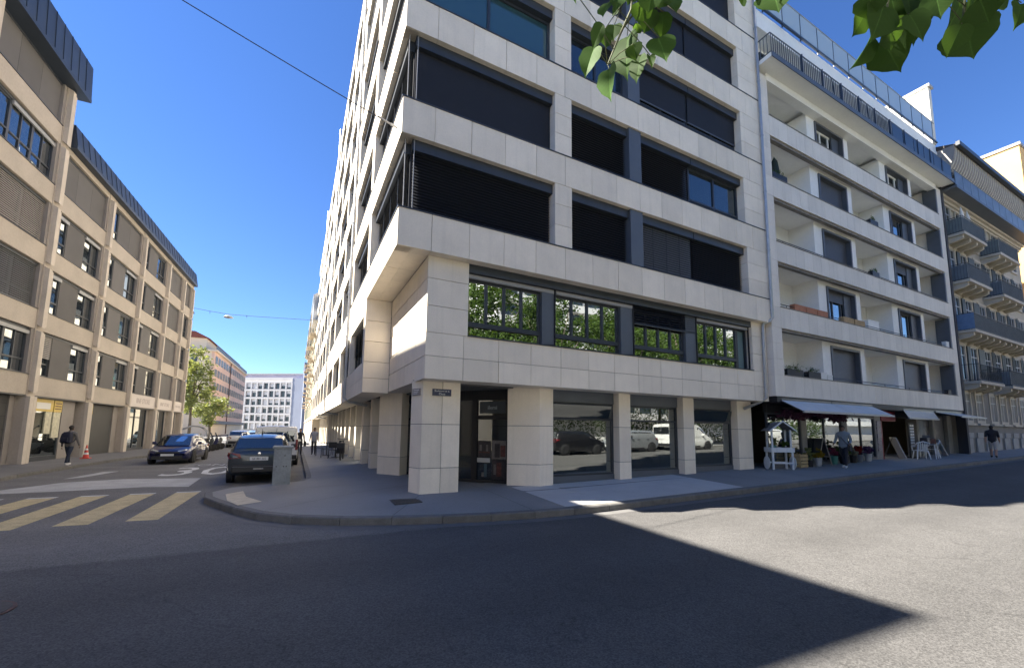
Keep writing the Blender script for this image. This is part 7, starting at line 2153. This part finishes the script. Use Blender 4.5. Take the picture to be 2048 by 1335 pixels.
# cafe furniture and bicycle on the side-street pavement
M_dkmet = mat('dark_cafe_metal', (0.025, 0.027, 0.03), 0.5)
def cafe_table(label, loc):
    t = thing('bistro_table', label, 'table', loc)
    MB().lathe([(0.0, 0.72), (0.34, 0.72), (0.34, 0.745), (0.0, 0.745)], 20).build('tabletop', M_dkmet, t)
    MB().tube([(0, 0, 0.02), (0, 0, 0.72)], 0.03, 8).build('stem', M_dkmet, t); MB().lathe([(0.0, 0), (0.24, 0), (0.2, 0.03), (0.0, 0.04)], 16).build('base', M_dkmet, t)
def cafe_chair(label, loc, rz):
    t = thing('bistro_chair', label, 'chair', loc, rz)
    MB().box(-0.2, -0.2, 0.44, 0.2, 0.2, 0.47).build('seat', M_dkmet, t)
    for (x, y) in ((-0.18, -0.18), (0.18, -0.18), (-0.18, 0.18), (0.18, 0.18)): MB().tube([(x, y, 0.45), (x * 1.1, y * 1.1, 0)], 0.014, 6).build('leg', M_dkmet, t)
    MB().extrude([(-0.2, 0.19, 0.55), (0.2, 0.19, 0.55), (0.2, 0.25, 0.86), (-0.2, 0.25, 0.86)], (0, 0.015, 0)).build('backrest', M_dkmet, t)
cafe_table('round dark bistro table nearer the grey hoodie', (1.75, 27.2, 0.22)); cafe_table('round dark bistro table next to the leaning bicycle', (2.05, 25.0, 0.23))
for i, (x, y, rz, lab) in enumerate(((1.35, 26.8, 1.4, 'dark bistro chair facing the first round table'), (2.25, 27.4, -1.4, 'dark bistro chair between the first table and the columns'), (1.55, 25.2, 1.5, 'dark bistro chair on the kerb side of the second table'), (1.85, 24.4, 3.1, 'dark bistro chair pushed against the bicycle'))):
    cafe_chair(lab, (x, y, 0.22), rz)
bk = thing('bicycle', 'black city bicycle with a rear basket leaning near the columns', 'bicycle', (2.2, 23.0, 0.225), math.radians(-12))
for y in (-0.52, 0.52):
    w_ = MB().lathe([(0.305, -0.016), (0.34, -0.016), (0.34, 0.016), (0.305, 0.016)], 26, (0, y, 0.34), 'x').build('wheel', M_tyre, bk)
    for k in range(9):
        t_ = PI * k / 9; MB().tube([(0, y + 0.31 * math.cos(t_), 0.34 + 0.31 * math.sin(t_)), (0, y - 0.31 * math.cos(t_), 0.34 - 0.31 * math.sin(t_))], 0.003, 4).build('spoke', M_chrome, w_)
mb = MB()
for a, b in (((0, -0.52, 0.34), (0, -0.08, 0.30)), ((0, -0.52, 0.34), (0, -0.20, 0.78)), ((0, -0.08, 0.30), (0, -0.22, 0.90)), ((0, -0.08, 0.30), (0, 0.38, 0.82)), ((0, -0.18, 0.72), (0, 0.36, 0.80)), ((0, 0.34, 0.98), (0, 0.52, 0.34))): mb.tube([a, b], 0.018, 6)
mb.build('frame', M_black, bk)
MB().tube([(-0.28, 0.22, 1.06), (-0.1, 0.36, 1.02), (0.1, 0.36, 1.02), (0.28, 0.22, 1.06)], 0.014, 6).build('handlebar', M_black, bk)
loft([[(x * w, y, 0.92 + z) for (x, z) in ((-1, 0), (1, 0), (0.9, 0.05), (-0.9, 0.05))] for (y, w) in ((-0.36, 0.09), (-0.25, 0.1), (-0.08, 0.03))], 'saddle', M_black, bk)
MB().box(-0.17, -0.72, 0.62, 0.17, -0.38, 0.86).build('rear_basket', M_dkmet, bk)
for s in (1, -1): MB().box(s * 0.05, -0.75, 0.36, s * 0.17, -0.40, 0.62).build('pannier', C_black, bk)

# things on the loggias
def lz(k): return BANDS[k][0] + 0.14
pu = thing('parasol', 'closed dark green parasol standing on the upper left loggia', 'parasol', (18.0, 9.95, lz(3)))
MB().tube([(0, 0, 0), (0, 0, 2.35)], 0.022, 6).build('pole', M_strip, pu)
MB().lathe([(0.03, 1.0), (0.15, 1.1), (0.19, 1.6), (0.13, 2.1), (0.02, 2.32)], 9).build('canopy', mat('bottle_green_canvas', (0.018, 0.032, 0.03), 0.8), pu)
MB().lathe([(0, 0), (0.24, 0), (0.24, 0.06), (0, 0.08)], 12).build('base', M_joint, pu)
M_terra = mat('terracotta', (0.42, 0.17, 0.09), 0.8, noise=(6, 0.15)); M_woodp = mat('planter_wood', (0.40, 0.27, 0.13), 0.8, noise=(6, 0.2))
def planter(label, x, k, w, m, plants=False, h_=0.26):
    z = BANDS[k][1] + 0.036
    t = thing('planter_box', label, 'planter', (x, 9.46, z))
    mb = MB(); mb.box(-w / 2, -0.1, 0, w / 2, -0.08, h_); mb.box(-w / 2, 0.08, 0, w / 2, 0.1, h_); mb.box(-w / 2, -0.08, 0, -w / 2 + 0.02, 0.08, h_); mb.box(w / 2 - 0.02, -0.08, 0, w / 2, 0.08, h_); mb.box(-w / 2 + 0.02, -0.08, 0, w / 2 - 0.02, 0.08, 0.03)
    mb.build('trough', m, t)
    MB().box(-w / 2 + 0.02, -0.08, 0.03, w / 2 - 0.02, 0.08, h_ - 0.03).build('soil', mat('potting_soil', (0.04, 0.03, 0.022), 0.95), t)
    if plants:
        o = bpy.data.objects.new('foliage', crown_mesh('foliage', M_leaf_mid, w / 2, 0.14, h_ + 0.06, 18, 18, 0.06, int(x * 10))); o.scale = (1, 0.3, 1); link(o, t)
for i, x in enumerate((18.15, 19.0, 19.85)): planter(('terracotta trough at the left end of the second floor loggia', 'terracotta trough between two others on the loggia edge', 'terracotta trough next to the white bay')[i], x, 1, 0.8, M_terra)
for i, x in enumerate((22.0, 23.0)): planter(('wooden planter below the half shuttered window', 'wooden planter at the corner of the half shuttered window')[i], x, 1, 0.9, M_woodp)
planter('dark planter with green plants on the lowest loggia', 17.5, 0, 1.1, M_black, True); planter('dark planter with a bushy plant beside folded boxes', 18.9, 0, 0.9, M_black, True); planter('planter with a bushy plant on the third floor loggia', 25.0, 2, 0.7, M_trim_b, True)
planter('planter with greenery beside the closed parasol', 17.3, 3, 1.0, M_trim_b, True); planter('small planter with greenery on the fourth floor loggia', 25.3, 3, 0.8, M_trim_b, True)
for i, (x, k, w, h_, m) in enumerate(((19.6, 0, 0.25, 0.3, M_paper), (20.1, 0, 0.2, 0.22, M_paper), (25.2, 1, 0.55, 0.75, M_white2), (33.0, 1, 0.22, 0.35, M_paper), (32.6, 0, 0.2, 0.25, M_black))):
    b_ = thing('storage_box', ('white folded box on the lowest loggia edge', 'small white box on the lowest loggia edge', 'white storage chest in the middle loggia', 'white carton at the right end of the second loggia row', 'black box at the right end of the lowest loggia')[i], 'box', (x, 9.47 if w < 0.5 else 10.0, (BANDS[k][1] + 0.036) if w < 0.5 else lz(k)), 0.0)
    hh_ = h_ if w < 0.5 else h_ + 0.6
    MB().box(-w, -0.09 if w < 0.5 else -0.3, 0, w, 0.09 if w < 0.5 else 0.3, hh_).build('carton', m, b_, bevel=0.01)
    MB().box(-w * 1.02, -0.095 if w < 0.5 else -0.31, hh_ - 0.05, w * 1.02, 0.095 if w < 0.5 else 0.31, hh_).build('lid', m, b_)
for i, x in enumerate((37.3, 38.3)):
    c_ = thing('parasol', ('closed white parasol on the top iron balcony', 'second closed white parasol beside the first on the top iron balcony')[i], 'parasol', (x - 0.6, 9.2, FLO[3]))
    MB().tube([(0, 0, 0), (0, 0, 2.2)], 0.02, 6).build('pole', M_strip, c_); MB().lathe([(0.03, 0.95), (0.11, 1.1), (0.12, 1.6), (0.02, 2.2)], 9).build('canopy', M_paper, c_)
